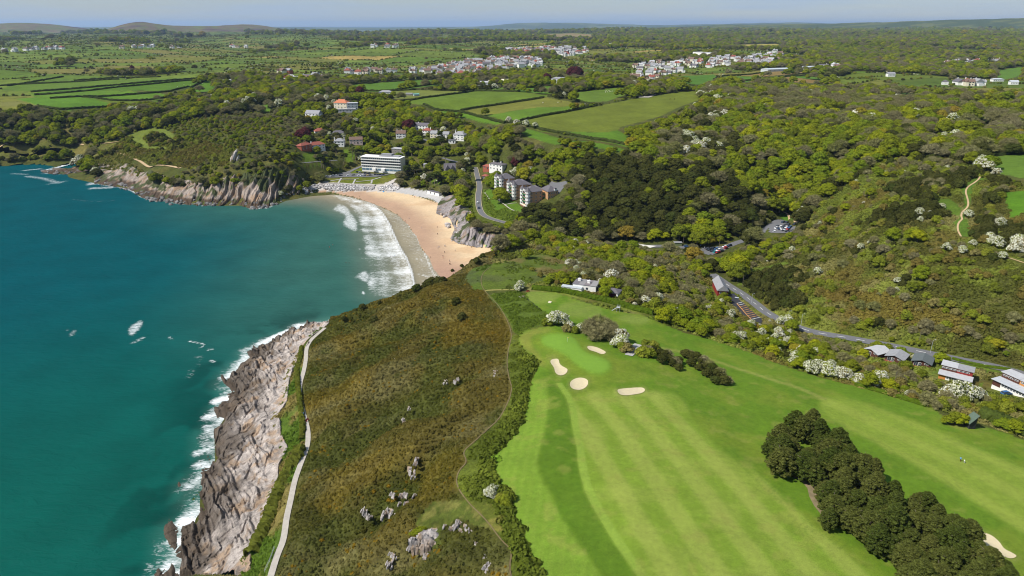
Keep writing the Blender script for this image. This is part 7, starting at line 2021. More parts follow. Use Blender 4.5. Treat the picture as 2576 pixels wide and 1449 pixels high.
for k, lst in PLANTS.items():
    P = np.concatenate(lst)
    crowns, trunks, word = KIND[k]
    t1_, t2_ = np.quantile(P[:, 3], (.4, .8))
    D = np.hypot(P[:, 0], P[:, 1])
    vis = np.abs(np.degrees(np.arctan2(P[:, 0], P[:, 1]))) < 42
    order = np.argsort(-(P[:, 3] * {'bloom': 1.6}.get(k, 1) / D) * np.where(vis, 1, .01) * np.where(D > 1250, .01, 1))
    rk = np.random.default_rng(len(P))
    rot = rk.random(len(P)) * 6.283; st_ = (.80 if k in ('leafy', 'bare', 'oak') else 1.0) * (1 + .34 * (rk.random(len(P)) - .5))
    if k in ('darkbush', 'greybush'): rot = rk.normal(size=len(P)) * .5 + .2
    single = order[:NSINGLE[k]]; mass = order[NSINGLE[k]:]
    for n_, i in enumerate(single):
        x, y, z, s, zn = P[i]
        sz_ = 'small ' if s < t1_ else ('large ' if s > t2_ else 'mid-sized '); wh_ = where_(x, y)
        e = thing(word, sz_ + LAB[k] + ' ' + wh_, {'bloom': 'tree', 'shrub': 'bush', 'darkbush': 'bush', 'greybush': 'bush'}.get(k, 'tree'), (x, y, z - .1 * s), rot[i], sz_ + LAB[k] + ' group ' + wh_)
        e.scale = (s, s, s * st_[i])
        add('crown', crowns[i % len(crowns)], e); add('trunk', trunks[i % len(trunks)], e)
    if len(mass):
        pos = P[mass, :3].copy(); pos[:, 2] -= .1 * P[mass, 3]
        ro_ = np.zeros((len(mass), 3)); ro_[:, 2] = rot[mass]
        sc3 = np.repeat(P[mass, 3:4], 3, 1); sc3[:, 2] *= st_[mass]
        gn_scatter(MASS[k], crowns, pos, ro_, sc3, rk.integers(0, len(crowns), len(mass)))
print('plants', {k: sum(len(a) for a in v) for k, v in PLANTS.items()})

# heath, bramble and bank: real sprigs over the ground
def tuft_mesh(seed, n, s, hgt, up):
    r = np.random.default_rng(seed); V = []
    d = r.normal(size=(n, 3)); d[:, 2] = np.abs(d[:, 2]); d /= np.linalg.norm(d, axis=1)[:, None]
    p = d * np.array([.55, .55, hgt]) * (.7 + .5 * r.random((n, 1)))
    nn = d + .5 * r.normal(size=(n, 3)); nn[:, 2] += up; nn /= np.linalg.norm(nn, axis=1)[:, None]
    t1 = np.cross(nn, r.normal(size=(n, 3))); t1 /= np.linalg.norm(t1, axis=1)[:, None]; t2 = np.cross(nn, t1)
    q = s * (.6 + .8 * r.random((n, 1)))
    tri = np.stack([p + t1 * q, p - t1 * q * .5 + t2 * q * .85, p - t1 * q * .5 - t2 * q * .85], 1).reshape(-1, 3)
    v, f = ICO1
    core = v * np.array([.5, .5, hgt * .85]) * (1 + .3 * (r.random((len(v), 1)) - .5))
    return mesh_np('sprig', np.concatenate([core, tri]), np.concatenate([f, np.arange(3 * n).reshape(-1, 3) + len(core)]), [F_tuft])
TUFT = [tuft_mesh(700 + k, 46, .2, .42, .3) for k in range(4)]
def tufts(name, p, sc_, seed, boost=1.15, extra=None):
    r = np.random.default_rng(seed); n = len(p)
    c = nearest(COLR, p) * boost
    if extra is not None: c = extra(p, c)
    pos = np.column_stack([p, lut(ZG, p) - .05])
    rot = np.zeros((n, 3)); rot[:, 2] = r.random(n) * 6.28
    s = sc_ * (.6 + .8 * r.random((n, 1))) * np.array([1, 1, 1.0])
    s[:, 2] *= .6 + .8 * r.random(n)
    gn_scatter(name, TUFT, pos, rot, s, r.integers(0, 4, n), c)
p = pts_grid(-125, 25, 88, 480, 1.15, 701); c = nearest(COVER, p); p = p[(c == HEATH)]
p = p[(seg_dist(p, smooth_line(path_w, 1)) > 2.0)]; p = p[seg_dist(p, smooth_line(foot_w, 1)) > .9]
def hx(p, c):
    g = fbm(p[:, 0] / 7, p[:, 1] / 7, 121, 4); k = (g > .57) & (np.random.default_rng(5).random(len(p)) < .12)
    c = c.copy(); c[k] = (.20, .13, .014)
    return c
tufts('heath_shrubbery', p, .95, 702, 1.4, hx)
p = pts_grid(-125, 60, 88, 480, 1.25, 703); c = nearest(COVER, p)
p = p[((c == GSCRUB) | (c == BANK))]; p = p[seg_dist(p, smooth_line(foot_w, 1)) > .9]; p = p[seg_dist(p, smooth_line(path_w, 1)) > 1.8]
p = p[(fbm(p[:, 0] / 6, p[:, 1] / 6, 704, 2) > .36)]
tufts('bramble_shrubbery', np.concatenate([p, rim]), np.concatenate([np.full((len(p), 1), 1.25), np.full((len(rim), 1), 2.5)]), 705, 1.4)
p = pts_grid(-20, 120, 300, 520, 2.2, 706); c = nearest(COVER, p); p = p[(c == MEADOW) & (fbm(p[:, 0] / 9, p[:, 1] / 9, 707, 2) > .54)]
tufts('meadow_shrubbery', p, 1.3, 708, 1.3)
p = pts_grid(-60, 620, 190, 640, 1.9, 709); c = nearest(COVER, p); p = p[(c == SCRUB)]; p = p[free(p, 0)]
tufts('scrub_undergrowth', p, 2.1, 710, 1.5)
p = pts_grid(-520, -170, 660, 1060, 3.0, 713); c = nearest(COVER, p); p = p[(c == SCRUB)]; tufts('headland_undergrowth', p, 3.0, 714, 1.5)

p = pts_grid(-90, 60, 520, 700, 1.9, 711); c = nearest(COVER, p); p = p[(c == GSCRUB)]; p = p[free(p, 0)]
tufts('terrace_shrubbery', p, 2.0, 712, 1.6)
q_ = p[::7]

# ------------------------------------------------------------------ foreground pines
def pine_mesh(seed, H, R, n):
    """clumps of needles on whorled, upswept branches; open between the clumps"""
    r = np.random.default_rng(seed); V = []; Fc = []; nv = 0
    v, f = ICO1
    for k in range(n):
        h = (k + r.random()) / n
        rad = R * (1 - h ** 1.75) ** .6 * (.75 + .35 * r.random()) * (1 - .25 * (h < .15))
        a = k * 2.399 + .5 * r.random(); q = .45 + .55 * r.random() ** .6
        c = np.array([rad * q * math.cos(a), rad * q * math.sin(a), H * (.14 + .84 * h) + .35 * q * rad * .4 + .5 * (r.random() - .5)])
        s = .40 + .28 * r.random()
        V.append(c + v * np.array([s, s, s * .6]) * (1 + .4 * (r.random((len(v), 1)) - .5))); Fc.append(f + nv); nv += len(v)
        m = 64
        o = np.array([math.cos(a) * .5, math.sin(a) * .5, .9])
        d = o + .9 * r.normal(size=(m, 3)); d /= np.linalg.norm(d, axis=1)[:, None]
        p = c + d * s * .55 * np.array([1, 1, .7])
        sd = np.cross(d, r.normal(size=(m, 3))); sd /= np.linalg.norm(sd, axis=1)[:, None]
        L = .42 * (.6 + .8 * r.random((m, 1)))
        V.append(np.stack([p + sd * .075, p - sd * .075, p + d * L], 1).reshape(-1, 3)); Fc.append(np.arange(3 * m).reshape(-1, 3) + nv); nv += 3 * m
    return mesh_np('pine_crown', np.concatenate(V), np.concatenate(Fc), [F_pine])
PM = [pine_mesh(800 + k, 8.4 + .9 * k, 4.2 - .25 * k, 230) for k in range(3)]
PT = trunk_mesh('pine_trunk', 7.5, .26, 0, 6, 33)
rowA = cI([(760,480),(880,360),(780,600),(930,560),(1030,470),(1130,560),(1000,700),(1180,680),(1290,620),(1330,720),(1060,830),(1180,860),(1120,960),(1290,930),(1420,850),(1250,1040),(1440,1010),(1560,860),(1600,960),(1380,1130),(1560,1110),(1720,1000),(1760,900),(1900,1000),(1500,1230),(1690,1200),(1850,1130),(2000,1120),(1660,1340),(1830,1280),(2000,1240),(2110,1200),(1780,1420),(1950,1390),(2100,1330),(2200,1300),(1900,1500),(2080,1460),(2260,1410),(2380,1440),(2200,1540),(2400,1560),(1700,1500),(830,330),(960,300),(1050,380),(1150,480),(1240,560),(1350,640),(720,440),(730,540),(900,650),(1100,620),(1200,760),(1000,400),(1080,540)])
names_ = 'foreground pine in the dense row between the two fairways'
_ra = np.array([hit(u, v + 22) for u, v in rowA]); _ra = np.concatenate([_ra, _ra[::2] + r6.normal(size=(len(_ra[::2]), 2)) * 1.8])
for k, (x, y) in enumerate(_ra):
    s = .60 + .48 * r6.random()
    t_ = (x - _ra[:, 0].min()) / np.ptp(_ra[:, 0])
    names_ = '%s foreground pine %s of the row between the fairways' % ('tall' if s > .92 else 'bushy' if s > .78 else 'low', 'at the upper end' if t_ < .2 else 'in the upper third' if t_ < .4 else 'in the middle' if t_ < .6 else 'in the lower third' if t_ < .8 else 'at the lower end')
    e = thing('pine_tree', names_, 'tree', (x, y, gz(x, y)), r6.random() * 6.28, 'pines between the fairways'); e.scale = (s * 1.05, s * 1.05, s)
    add('crown', PM[k % 3], e); add('trunk', PT, e)
M_litter = plain("needle_litter", (.20, .16, .09), .95, .1, .3, .8)
sheet(smooth_poly(W_(cI([(730,560),(800,690),(930,760),(960,890),(1080,1040),(1220,1090),(1400,1210),(1560,1320),(1650,1440),(1900,1600),(2300,1600),(1800,1100),(1300,700),(900,500)])), 1), 3, .10, M_litter, 'needle_litter_ground')

# ------------------------------------------------------------------ rocks on the slope and the sand
def rock_mesh(seed, sx, sy, sz, sub=2):
    r = np.random.default_rng(seed); v, f = ICO2 if sub == 2 else ICO1
    d = np.ones(len(v))
    for k in range(9):
        n = r.normal(size=3); n /= np.linalg.norm(n); c = .55 + .4 * r.random()
        dd = v @ n; d = np.where(dd * d > c, c / np.maximum(dd, 1e-3), d)
    co = v * d[:, None] * np.array([sx, sy, sz]) * (1 + .10 * (r.random((len(v), 1)) - .5))
    cols = rock_cols(co[:, 0] * 2 + seed * 9, co[:, 1] * 2, np.full(len(co), 9.0), 1.0, seed)
    cols = cols * 1.12
    return mesh_np('rock', co, f, [M_rock], cols=cols)
def plate(seed, L, T, Hh):
    """a split limestone plate: ragged top, broken ends"""
    r = np.random.default_rng(seed); n = 9; xs_ = np.linspace(-L / 2, L / 2, n)
    top = Hh * (.35 + .65 * np.sin(np.linspace(.35, 2.7, n))) * (.75 + .5 * r.random(n)); co = []
    for x_, t_ in zip(xs_, top):
        for y_, z_ in ((-T, -1.5), (-T * .9, t_ * .5), (-T * .5, t_), (T * .5, t_ * .96), (T, t_ * .45), (T, -1.5)): co.append((x_ + .25 * r.normal() * .6, y_ + .12 * r.normal(), z_ + .12 * r.normal()))
    f = [(i * 6 + j, i * 6 + j + 1, (i + 1) * 6 + j + 1, (i + 1) * 6 + j) for i in range(n - 1) for j in range(5)]
    co = np.array(co); me = mesh_np('plate', co, np.array(f), [M_rock], cols=rock_cols(co[:, 0] * 2 + seed, co[:, 1] * 2, np.full(len(co), 9.), 1., seed) * (.85 + .3 * r.random()))
    return me
def shards(seed):
    """a few split plates standing close together out of the turf"""
    r = np.random.default_rng(seed); V, Fc, Cc = [], [], []; nv = 0
    for k in range(5):
        m = plate(seed * 11 + k, .7 + 1.1 * r.random(), .16 + .1 * r.random(), .35 + .45 * r.random())
        n = len(m.vertices); co = np.empty(n * 3, np.float32); m.vertices.foreach_get('co', co); co = co.reshape(-1, 3)
        f = np.empty(len(m.polygons) * 4, np.int32); m.loops.foreach_get('vertex_index', f); c = np.empty(n * 4, np.float32); m.color_attributes['col'].data.foreach_get('color', c)
        bpy.data.meshes.remove(m)
        R_ = np.array(Matrix.Rotation(.25 * r.normal(), 3, 'Z') @ Matrix.Rotation(.45, 3, 'X')); co = co @ R_.T + np.array([.9 * r.normal(), (k - 2) * .5, 0])
        V.append(co); Fc.append(f.reshape(-1, 4) + nv); Cc.append(c.reshape(-1, 4)[:, :3]); nv += n
    return mesh_np('outcrop', np.concatenate(V), np.concatenate(Fc), [M_rock], cols=np.concatenate(Cc) * 1.05)
RM = [shards(900 + k) for k in range(5)]
OUT = [(170,955,1.6),(200,1000,1.2),(225,1005,.9),(130,930,.8),(330,985,1.9),(380,980,1.6),(350,945,.9),(305,940,.7),(460,838,1.5),(490,840,1.1),(552,845,1.1),(392,840,1.2),(440,905,1.0),(490,900,1.2),(635,960,1.7),(620,990,1.5),(655,940,.9),(520,1080,1.9),(540,1110,1.6),(500,1150,1.2),(520,1180,1.0),(510,1240,1.0),(560,1170,.9),(830,1090,1.1),(860,1075,1.4),(890,1060,1.3),(905,1110,1.4),(940,1090,1.2),(960,1110,1.3),(875,1040,1.0),(1000,1120,.8),(985,1200,1.1),(970,1220,.9),(1015,1210,.9),(640,1300,1.3),(630,1320,1.0),(380,1290,.9),(400,1305,.9),(370,1365,1.4),(350,1350,.9),(375,1080,1.0),(420,1130,.8),(745,980,.7),(760,1000,.8),(780,1075,.9),(755,1070,.8),(525,655,1.6),(545,695,1.3),(560,600,1.2),(570,570,1.3),(410,700,.8),(450,660,.8),(400,740,.8),(640,720,.7),(690,700,.6),(1100,1400,1.1),(1080,1310,.9),(1118,1370,.9),(470,290,1.2),(465,265,.9),(480,310,.8),(510,185,1.0),(300,190,.6),(255,212,.7),(710,630,.5)]
OUT2 = [(970,905,1.8),(960,920,1.5),(985,930,1.3),(920,830,1.2),(945,850,.9),(840,740,1.0),(860,745,.9),(800,690,.8),(1075,1145,1.6),(1060,1160,1.4),(1085,1165,1.2),(1030,1145,1.2),(1160,1360,1.4),(1158,1385,1.2),(1165,1340,1.0),(400,1270,1.1),(385,1290,.9),(660,1345,1.1),(690,1365,1.0),(740,1325,.9),(800,1420,1.1),(860,1430,1.1),(780,1440,1.2),(880,1410,.9),(580,1320,.6),(965,1310,.6),(1370,790,1.0),(1350,800,.9),(1340,790,.8),(1035,980,.7),(1045,1000,.7)]
r7 = np.random.default_rng(71)
OPL = [('beside the tall crag', 1065, 1350), ('left of the tall crag', 990, 1330), ('on the ledge above the crag', 1010, 1250), ('right of the crag in the grassy dip', 1150, 1325), ('below the crag', 1060, 1400), ('far left of the crag', 920, 1290), ('near the picture foot right of the crag', 1220, 1430), ('near the lower left of the crag', 985, 1420), ('near the footpath bend', 1040, 1190), ('in the middle of the slope', 1010, 1060), ('high on the slope by the footpath', 1230, 870), ('near the crest of the slope', 1150, 730), ('under the crest below the meadow', 1175, 785), ('on the left middle of the slope', 990, 905), ('near the golf-side rim of the slope', 1245, 935), ('in the stony patch right of the middle', 1120, 950), ('above the footpath by the upper hole', 1315, 745)]
def outcrop(u, v, s, lab):
    lab = ('broad' if s > 1.25 else 'mid-sized' if s > .95 else 'small') + ' pale limestone outcrop ' + min(OPL, key=lambda t: (t[1] - u) ** 2 + (t[2] - v) ** 2)[0]
    x, y = hit(u, v)
    o = add('limestone_outcrop', RM[int(r7.integers(0, 5))], None, (x, y, gz(x, y) + .16), 1.0 + r7.normal() * .35, label=lab, category='rock', group='limestone outcrops on the heath')
    o.scale = (s * .60, s * .52, s * .62); o.rotation_euler = (0, 0, 2.0 + r7.normal() * .3)
for (a_, b_, s), (u, v) in zip(OUT, cH([(a, b) for a, b, _ in OUT])):
    if s < .85: continue
    outcrop(u, v, s * .82, 'pale limestone outcrop in the lower part of the heath slope')
for (a_, b_, s), (u, v) in zip(OUT2, cE([(a, b) for a, b, _ in OUT2])):
    if s < .85: continue
    outcrop(u, v, s * .95, 'pale limestone outcrop in the upper part of the heath slope')
# scattered rubble round the outcrops
qs = np.array([hit(u, v) for u, v in cH([(a, b) for a, b, _ in OUT]) + cE([(a, b) for a, b, _ in OUT2])])
def rubble(name, pts, smin, smax, seed, lift=.15, zf=None, label=None, tint=1.0):
    r = np.random.default_rng(seed); V, Fc, Cc = [], [], []; nv = 0
    v, f = ICO1
    zz = lut(ZG, pts) if zf is None else zf
    for (x, y), z in zip(pts, zz):
        s = smin + (smax - smin) * r.random() ** 2
        R_ = Matrix.Rotation(r.random() * 6.28, 3, 'Z') @ Matrix.Rotation(r.random() * 1.5, 3, 'X')
        k = v * (np.array([1, .75, .65]) * s) * (1 + .35 * (r.random((len(v), 1)) - .5))
        k = k @ np.array(R_).T + np.array([x, y, z + lift * s])
        V.append(k); Fc.append(f + nv); nv += len(v); Cc.append(np.repeat(np.array([[.42, .40, .385]]) * (.6 + .7 * r.random()) * tint, len(v), 0))
    return add(name, mesh_np(name, np.concatenate(V), np.concatenate(Fc), [M_rock], cols=np.concatenate(Cc)), kind='stuff', label=label)
_unused = (qs[r7.integers(0, len(qs), 160)] + r7.normal(size=(160, 2)) * np.array([1.6, 2.2]))

# the big ivy-topped crag
x, y = hit(*cH([(640, 1190)])[0])
CR = thing('limestone_crag', 'tall slabby limestone crag with ivy, low on the heath slope', 'crag', (x, y, gz(x, y)), 1.75)
for k, (dx, dy, L_, T_, H_, ry) in enumerate(((-2.6, .5, 3.2, .35, 1.6, .35), (-1.6, -.4, 5.0, .45, 2.4, .32), (-.5, .6, 4.2, .4, 3.1, .3), (.5, -.8, 6.5, .45, 3.4, .36), (1.5, .2, 5.4, .35, 2.8, .4), (2.3, -1.5, 5.0, .3, 2.2, .45), (3.2, -2.6, 3.4, .3, 1.6, .4), (.2, 3.6, 2.6, .4, 1.8, .3), (-2.2, 3.2, 2.4, .35, 1.3, .35))):
    o = add('slab', plate(930 + k, L_ * .85, T_, H_ * .8), CR, (dx, dy, 0)); o.rotation_euler = (ry, 0, 1.45 + .08 * (k % 3))
o = add('ivy', KIND['leafy'][0][0], CR, (3.2, 1.4, -.6)); o.scale = (.42, .6, .30)
# rubble and skerries at the foot of the far cliffs
_b = lc_w[8:]; _k = r7.integers(0, len(_b) - 1, 420); _t = r7.random((420, 1)); _q = _b[_k] * (1 - _t) + _b[_k + 1] * _t + r7.normal(size=(420, 2)) * np.array([3, 3.5])
rubble('cliff_foot_rubble', _q, .8, 3.4, 76, .15, np.maximum(lut(DEM, _q), 0) * .5, tint=.42)
for k, (u, v, s_, lab) in enumerate(((150,430,13,'long dark skerry off the far headland'),(120,433,8,'outermost low skerry left of the headland'),(190,427,11,'dark rock ridge between skerry and headland'),(232,430,10,'rock ridge joining the far headland'),(262,450,9,'brown rock shelf below the headland'),(290,464,11,'brown rock shelf with surf on its left'),(335,473,9,'low rock shelf right of the surf'),(405,500,6,'small dark rock under the pale cliffs'),(640,519,6,'large boulder at the foot of the slabby cliff'),(690,509,6,'boulder pile end near the cove'),(80,408,8,'dark rock below the left-hand coast path'),(30,406,7,'dark rock at the left picture edge'))):
    x, y = at(np.array([u]), np.array([v]), 0.0)[0]; o = add('skerry', rock_mesh(970 + k, 1, .55, .32), None, (x, y, .2), .1 * k, label=lab, category='rock'); o.scale = (s_,) * 3
    o.data.color_attributes['col'].data.foreach_set('color', np.tile(np.array([.10, .078, .060, 1.], np.float32) * (1 + .3 * (k % 3 == 0)), len(o.data.vertices)))
# slab crag across the bay
x, y = hit(592, 404); CR2 = thing('grey_crag', 'leaning grey rock slab among trees above the sea cliffs', 'crag', (x, y, gz(x, y)), 0)
for k, (dx, dz, s) in enumerate(((0, 5, (2.6, 3, 9.5)), (-3, 1.5, (2.2, 2.5, 4.5)), (3, 2, (1.6, 2.2, 5)))):
    o = add('slab', rock_mesh(940 + k, *s), CR2, (dx, 0, dz)); o.rotation_euler = (-.25, .25, 0)
# rocks on the sand below the cliff
for k, ((u, v), s, lab) in enumerate(zip(cS([(1545,570),(1560,600),(1530,590),(1510,470),(1470,440),(1640,640),(1660,670),(1600,770)]), (3.0, 2.4, 1.8, 2.6, 2.0, 1.2, 1.2, 1.0), ('largest dark rock standing on the sand', 'dark rock at the foot of the largest sand rock', 'small dark rock left of the sand rocks', 'boulder at the corner of the beach cliff', 'outer boulder at the corner of the beach cliff', 'small boulder on the sand below the cliff', 'second small boulder on the sand below the cliff', 'flat rock near the cliff foot'))):
    x, y = hit(u, v); o = add('boulder', rock_mesh(950 + k, 1, .8, .8), None, (x, y, gz(x, y) + .3 * s), k * 1.3, label=lab, category='rock', group='rocks on the sand'); o.scale = (s, s, s)
# rock armour, sea wall, slipway, lawn paths
def fill_poly(poly, n, seed):
    r = np.random.default_rng(seed); lo, hi = poly.min(0), poly.max(0); p = lo + (hi - lo) * r.random((n * 4, 2)); return p[inpoly(p, poly)][:n]
arm = W_(cV([(575,1098),(700,1095),(1000,1102),(1275,1122),(1265,1160),(900,1178),(640,1152)])); rubble('rock_armour_rubble', fill_poly(arm, 620, 1), .7, 1.7, 73, .5, tint=.95)
arm = W_(cV([(1305,1125),(1420,1100),(1500,1090),(1615,1130),(1540,1172),(1340,1168)])); rubble('beach_head_rubble', fill_poly(arm, 330, 2), .6, 1.5, 74, .4, tint=1.25)
arm = W_(cV([(330,1120),(430,1110),(520,1090),(600,1090),(600,1130),(500,1160),(400,1200)])); rubble('cove_corner_rubble', fill_poly(arm, 150, 3), .6, 1.8, 75, .4, tint=1.1)
swl = W_(cV([(555,1085),(700,1082),(1000,1090),(1290,1104)])); 
t_ = np.gradient(smooth_line(swl, 2), axis=0)
def wall_strip(name, label, line, w, h, mat, cat='wall'):
    ln_ = smooth_line(line, 2); t = np.gradient(ln_, axis=0); t /= np.hypot(*t.T)[:, None]; nr = np.stack([-t[:, 1], t[:, 0]], -1)
    z = lut(ZG, ln_); co = []
    for k, (ox, oz) in enumerate(((-.5, -2), (-.5, h), (.5, h), (.5, -2))): co.append(np.column_stack([ln_ + nr * ox * w, z + oz]))
    co = np.stack(co, 1).reshape(-1, 3); n = len(ln_); i = (np.arange(n - 1)[:, None] * 4 + np.arange(3)[None]).ravel()
    f = np.stack([i, i + 1, i + 5, i + 4], -1)
    return add(name, mesh_np(name, co, f, [mat]), None, label=label, category=cat)
M_pconc = plain("pale_concrete", (.46, .42, .38), .9, .2, .1, .5)
wall_strip('sea_wall', 'pale concrete sea wall between the lawn and the rock armour', swl, 3.0, 1.1, M_pconc)
ribbon(W_(cV([(1575,1022),(1530,1045),(1470,1080),(1400,1108)])), 6.0, .35, M_pconc, 'slipway_pavement')
for pl in ([(855,1015),(830,1050),(815,1075)], [(1035,1030),(1020,1055),(1000,1085)], [(1250,1035),(1245,1060),(1240,1080)], [(620,1060),(740,1045),(850,1025),(1000,1030),(1080,1022)], [(1040,1055),(1150,1045),(1250,1040),(1370,1000)]):
    ribbon(W_(cV(pl)), 1.8, .3, M_gravel, 'lawn_path')
for pl in ([(280,700),(330,780),(350,800)], [(460,800),(540,870),(620,930),(700,955)], [(540,870),(640,850),(700,845)], [(470,800),(500,770)]):
    ribbon(W_(cT(pl)), 1.2, .3, M_conc, 'garden_path')
ribbon(W_(cV([(2080,1045),(2140,1000),(2180,990)])), 2.0, .3, M_conc, 'garden_path')

# ------------------------------------------------------------------ vehicles
def car_meshes(col, nm, van=False):
    paint_ = plain('paint_' + nm, col, .35, .5, .04, 1)
    mb = MB(); L, Wd, h1, h2 = (4.8, 1.95, 1.0, 2.0) if van else (4.3, 1.8, .85, 1.45)
    sec = [(-L / 2, .62), (-L / 2 + .1, h1), (-L / 2 + .45, h1 + .04), (L / 2 - 1.25 if not van else L / 2 - .9, h1 + .02), (L / 2 - .1, h1 - .22), (L / 2, .55)]
    lo = [(-L / 2 + .05, .28), (L / 2 - .05, .28)]
    prof_ = sec + lo[::-1]
    for s in (-1, 1):
        pts = [(x, s * Wd / 2, z) for x, z in prof_]; mb.face(pts if s < 0 else pts[::-1])
    for (x0, z0_), (x1, z1_) in zip(prof_, prof_[1:] + prof_[:1]): mb.face([(x0, Wd / 2, z0_), (x1, Wd / 2, z1_), (x1, -Wd / 2, z1_), (x0, -Wd / 2, z0_)])
    a0, a1, b0, b1 = (-L / 2 + .15, L / 2 - 1.0, -L / 2 + .35, L / 2 - 1.7) if not van else (-L / 2 + .1, L / 2 - .8, -L / 2 + .2, L / 2 - 1.5)
    mb.face([(b0, -Wd * .4, h2), (b1, -Wd * .4, h2), (b1, Wd * .4, h2), (b0, Wd * .4, h2)])
    body = mb.mesh('body', [paint_])
    gl_ = MB()
    for s in (-1, 1):
        q = [(a0, s * Wd * .47, h1), (a1, s * Wd * .47, h1), (b1, s * Wd * .4, h2 - .004), (b0, s * Wd * .4, h2 - .004)]; gl_.face(q if s < 0 else q[::-1])
    gl_.face([(a1, -Wd * .47, h1), (a1, Wd * .47, h1), (b1, Wd * .4, h2 - .004), (b1, -Wd * .4, h2 - .004)]); gl_.face([(a0, Wd * .47, h1), (a0, -Wd * .47, h1), (b0, -Wd * .4, h2 - .004), (b0, Wd * .4, h2 - .004)])
    return body, gl_.mesh('glass', [B_glass])
wm = MB()
wm.prism(0, 0, .32, -.1, .1, 10, 0)
WHEEL = wm.mesh('wheel', [B_dark])
COLS = {'white': (.75, .75, .75), 'black': (.015, .015, .018), 'silver': (.42, .44, .46), 'blue': (.03, .10, .25), 'dark blue': (.015, .03, .07), 'red': (.42, .02, .02), 'teal': (.03, .30, .32), 'dark grey': (.06, .06, .065), 'yellow': (.55, .38, .10)}
CARM = {k: car_meshes(v, k.replace(' ', '_')) for k, v in COLS.items()}
VANM = car_meshes((.48, .48, .48), 'van', True)
ORD = ['leftmost', 'second from the left', 'third from the left', 'fourth from the left', 'fifth from the left', 'sixth from the left', 'seventh from the left', 'eighth from the left', 'ninth from the left', 'tenth from the left', 'eleventh from the left', 'twelfth from the left', '13th from the left', '14th from the left', '15th from the left', '16th from the left', '17th from the left', '18th from the left', '19th from the left', '20th from the left']
def car(u, v, colr, rz, label, group, van=False, lift=.30):
    x, y = hit(u, v)
    e = thing('parked_car' if not van else 'parked_van', label, 'van' if van else 'car', (x, y, gz(x, y) + lift), rz, group)
    bd, gs = VANM if van else CARM[colr]
    add('body', bd, e); add('glass', gs, e)
    for wx in (-1.35, 1.35):
        for wy in (-.82, .82):
            w_ = add('wheel', WHEEL, e, (wx, wy, .32)); w_.rotation_euler = (math.pi / 2, 0, 0)
    return e
def park(pts, f, where, group, rz):
    pts = sorted(pts, key=lambda t: t[0])
    for k, (a_, b_, c_) in enumerate(pts):
        (u, v), = f([(a_, b_)])
        car(u, v, c_, rz + r7.normal() * .06 + (math.pi if r7.random() < .5 else 0), '%s car, %s in %s' % (c_, ORD[min(k, 19)], where), group)
park([(650,990,'white'),(740,985,'silver'),(782,985,'white'),(850,983,'black'),(945,980,'white'),(1010,978,'dark grey'),(1085,980,'white'),(1120,982,'white'),(1170,980,'dark blue'),(1200,980,'yellow'),(1232,978,'black'),(1065,933,'black'),(1098,938,'silver'),(1165,947,'black'),(1205,951,'black'),(1300,966,'black'),(1330,969,'dark grey'),(1357,971,'black'),(1387,973,'dark blue')], cV, 'the cove car park before the white apartments', 'cars in the cove car park', .5)
park([(575,1282,'dark grey'),(600,1297,'black'),(652,1276,'black'),(640,1312,'black'),(690,1287,'blue'),(718,1302,'white'),(680,1326,'teal'),(712,1327,'red'),(752,1311,'dark grey'),(800,1256,'white'),(815,1270,'red'),(860,1241,'dark blue')], cP, 'the lower valley car park', 'cars in the lower valley car park', .6)
park([(1553,942,'dark blue'),(1595,947,'black'),(1620,971,'black'),(1695,972,'black'),(1485,993,'dark grey'),(1465,1016,'white'),(1502,1023,'dark blue'),(1525,1000,'white'),(1560,1006,'black'),(1540,1027,'white'),(1600,1007,'white'),(1575,1032,'silver'),(1615,1027,'red'),(1640,1006,'blue'),(1380,1067,'black'),(1415,1057,'red'),(1447,1060,'white')], cP, 'the upper valley car park', 'cars in the upper valley car park', .75)
for (a_, b_, f, c_, rz, lab) in ((195, 848, cT, 'white', 1.5, 'white car driving down the cove road'), (210, 914, cT, 'dark blue', 1.5, 'dark blue car on the cove road below the white one'), (900, 592, cT, 'black', .3, 'black car farthest up the yard behind the flats'), (968, 617, cT, 'black', .3, 'black car in the middle of the yard behind the flats'), (1005, 634, cT, 'silver', .3, 'silver car in the yard behind the flats'), (1355, 817, cT, 'dark grey', .5, 'grey car by the bare tree right of the flats'), (310, 1252, cP, 'blue', .05, 'blue car parked on the beach road'), (405, 1257, cP, 'white', .05, 'white car parked on the beach road'), (412, 818, cF, 'silver', -.5, 'silver car alone in the dark car park'), (785, 578, cL, 'silver', 1.2, 'silver car parked below the middle chalet'), (2258, 1012, cL, 'blue', .2, 'blue car before the right-edge lodge block')):
    (u, v), = f([(a_, b_)]); car(u, v, c_, rz, lab, None)
(u, v), = cP([(80, 1241)]); car(u, v, 'silver', .05, 'silver minibus parked on the beach road', None, True)

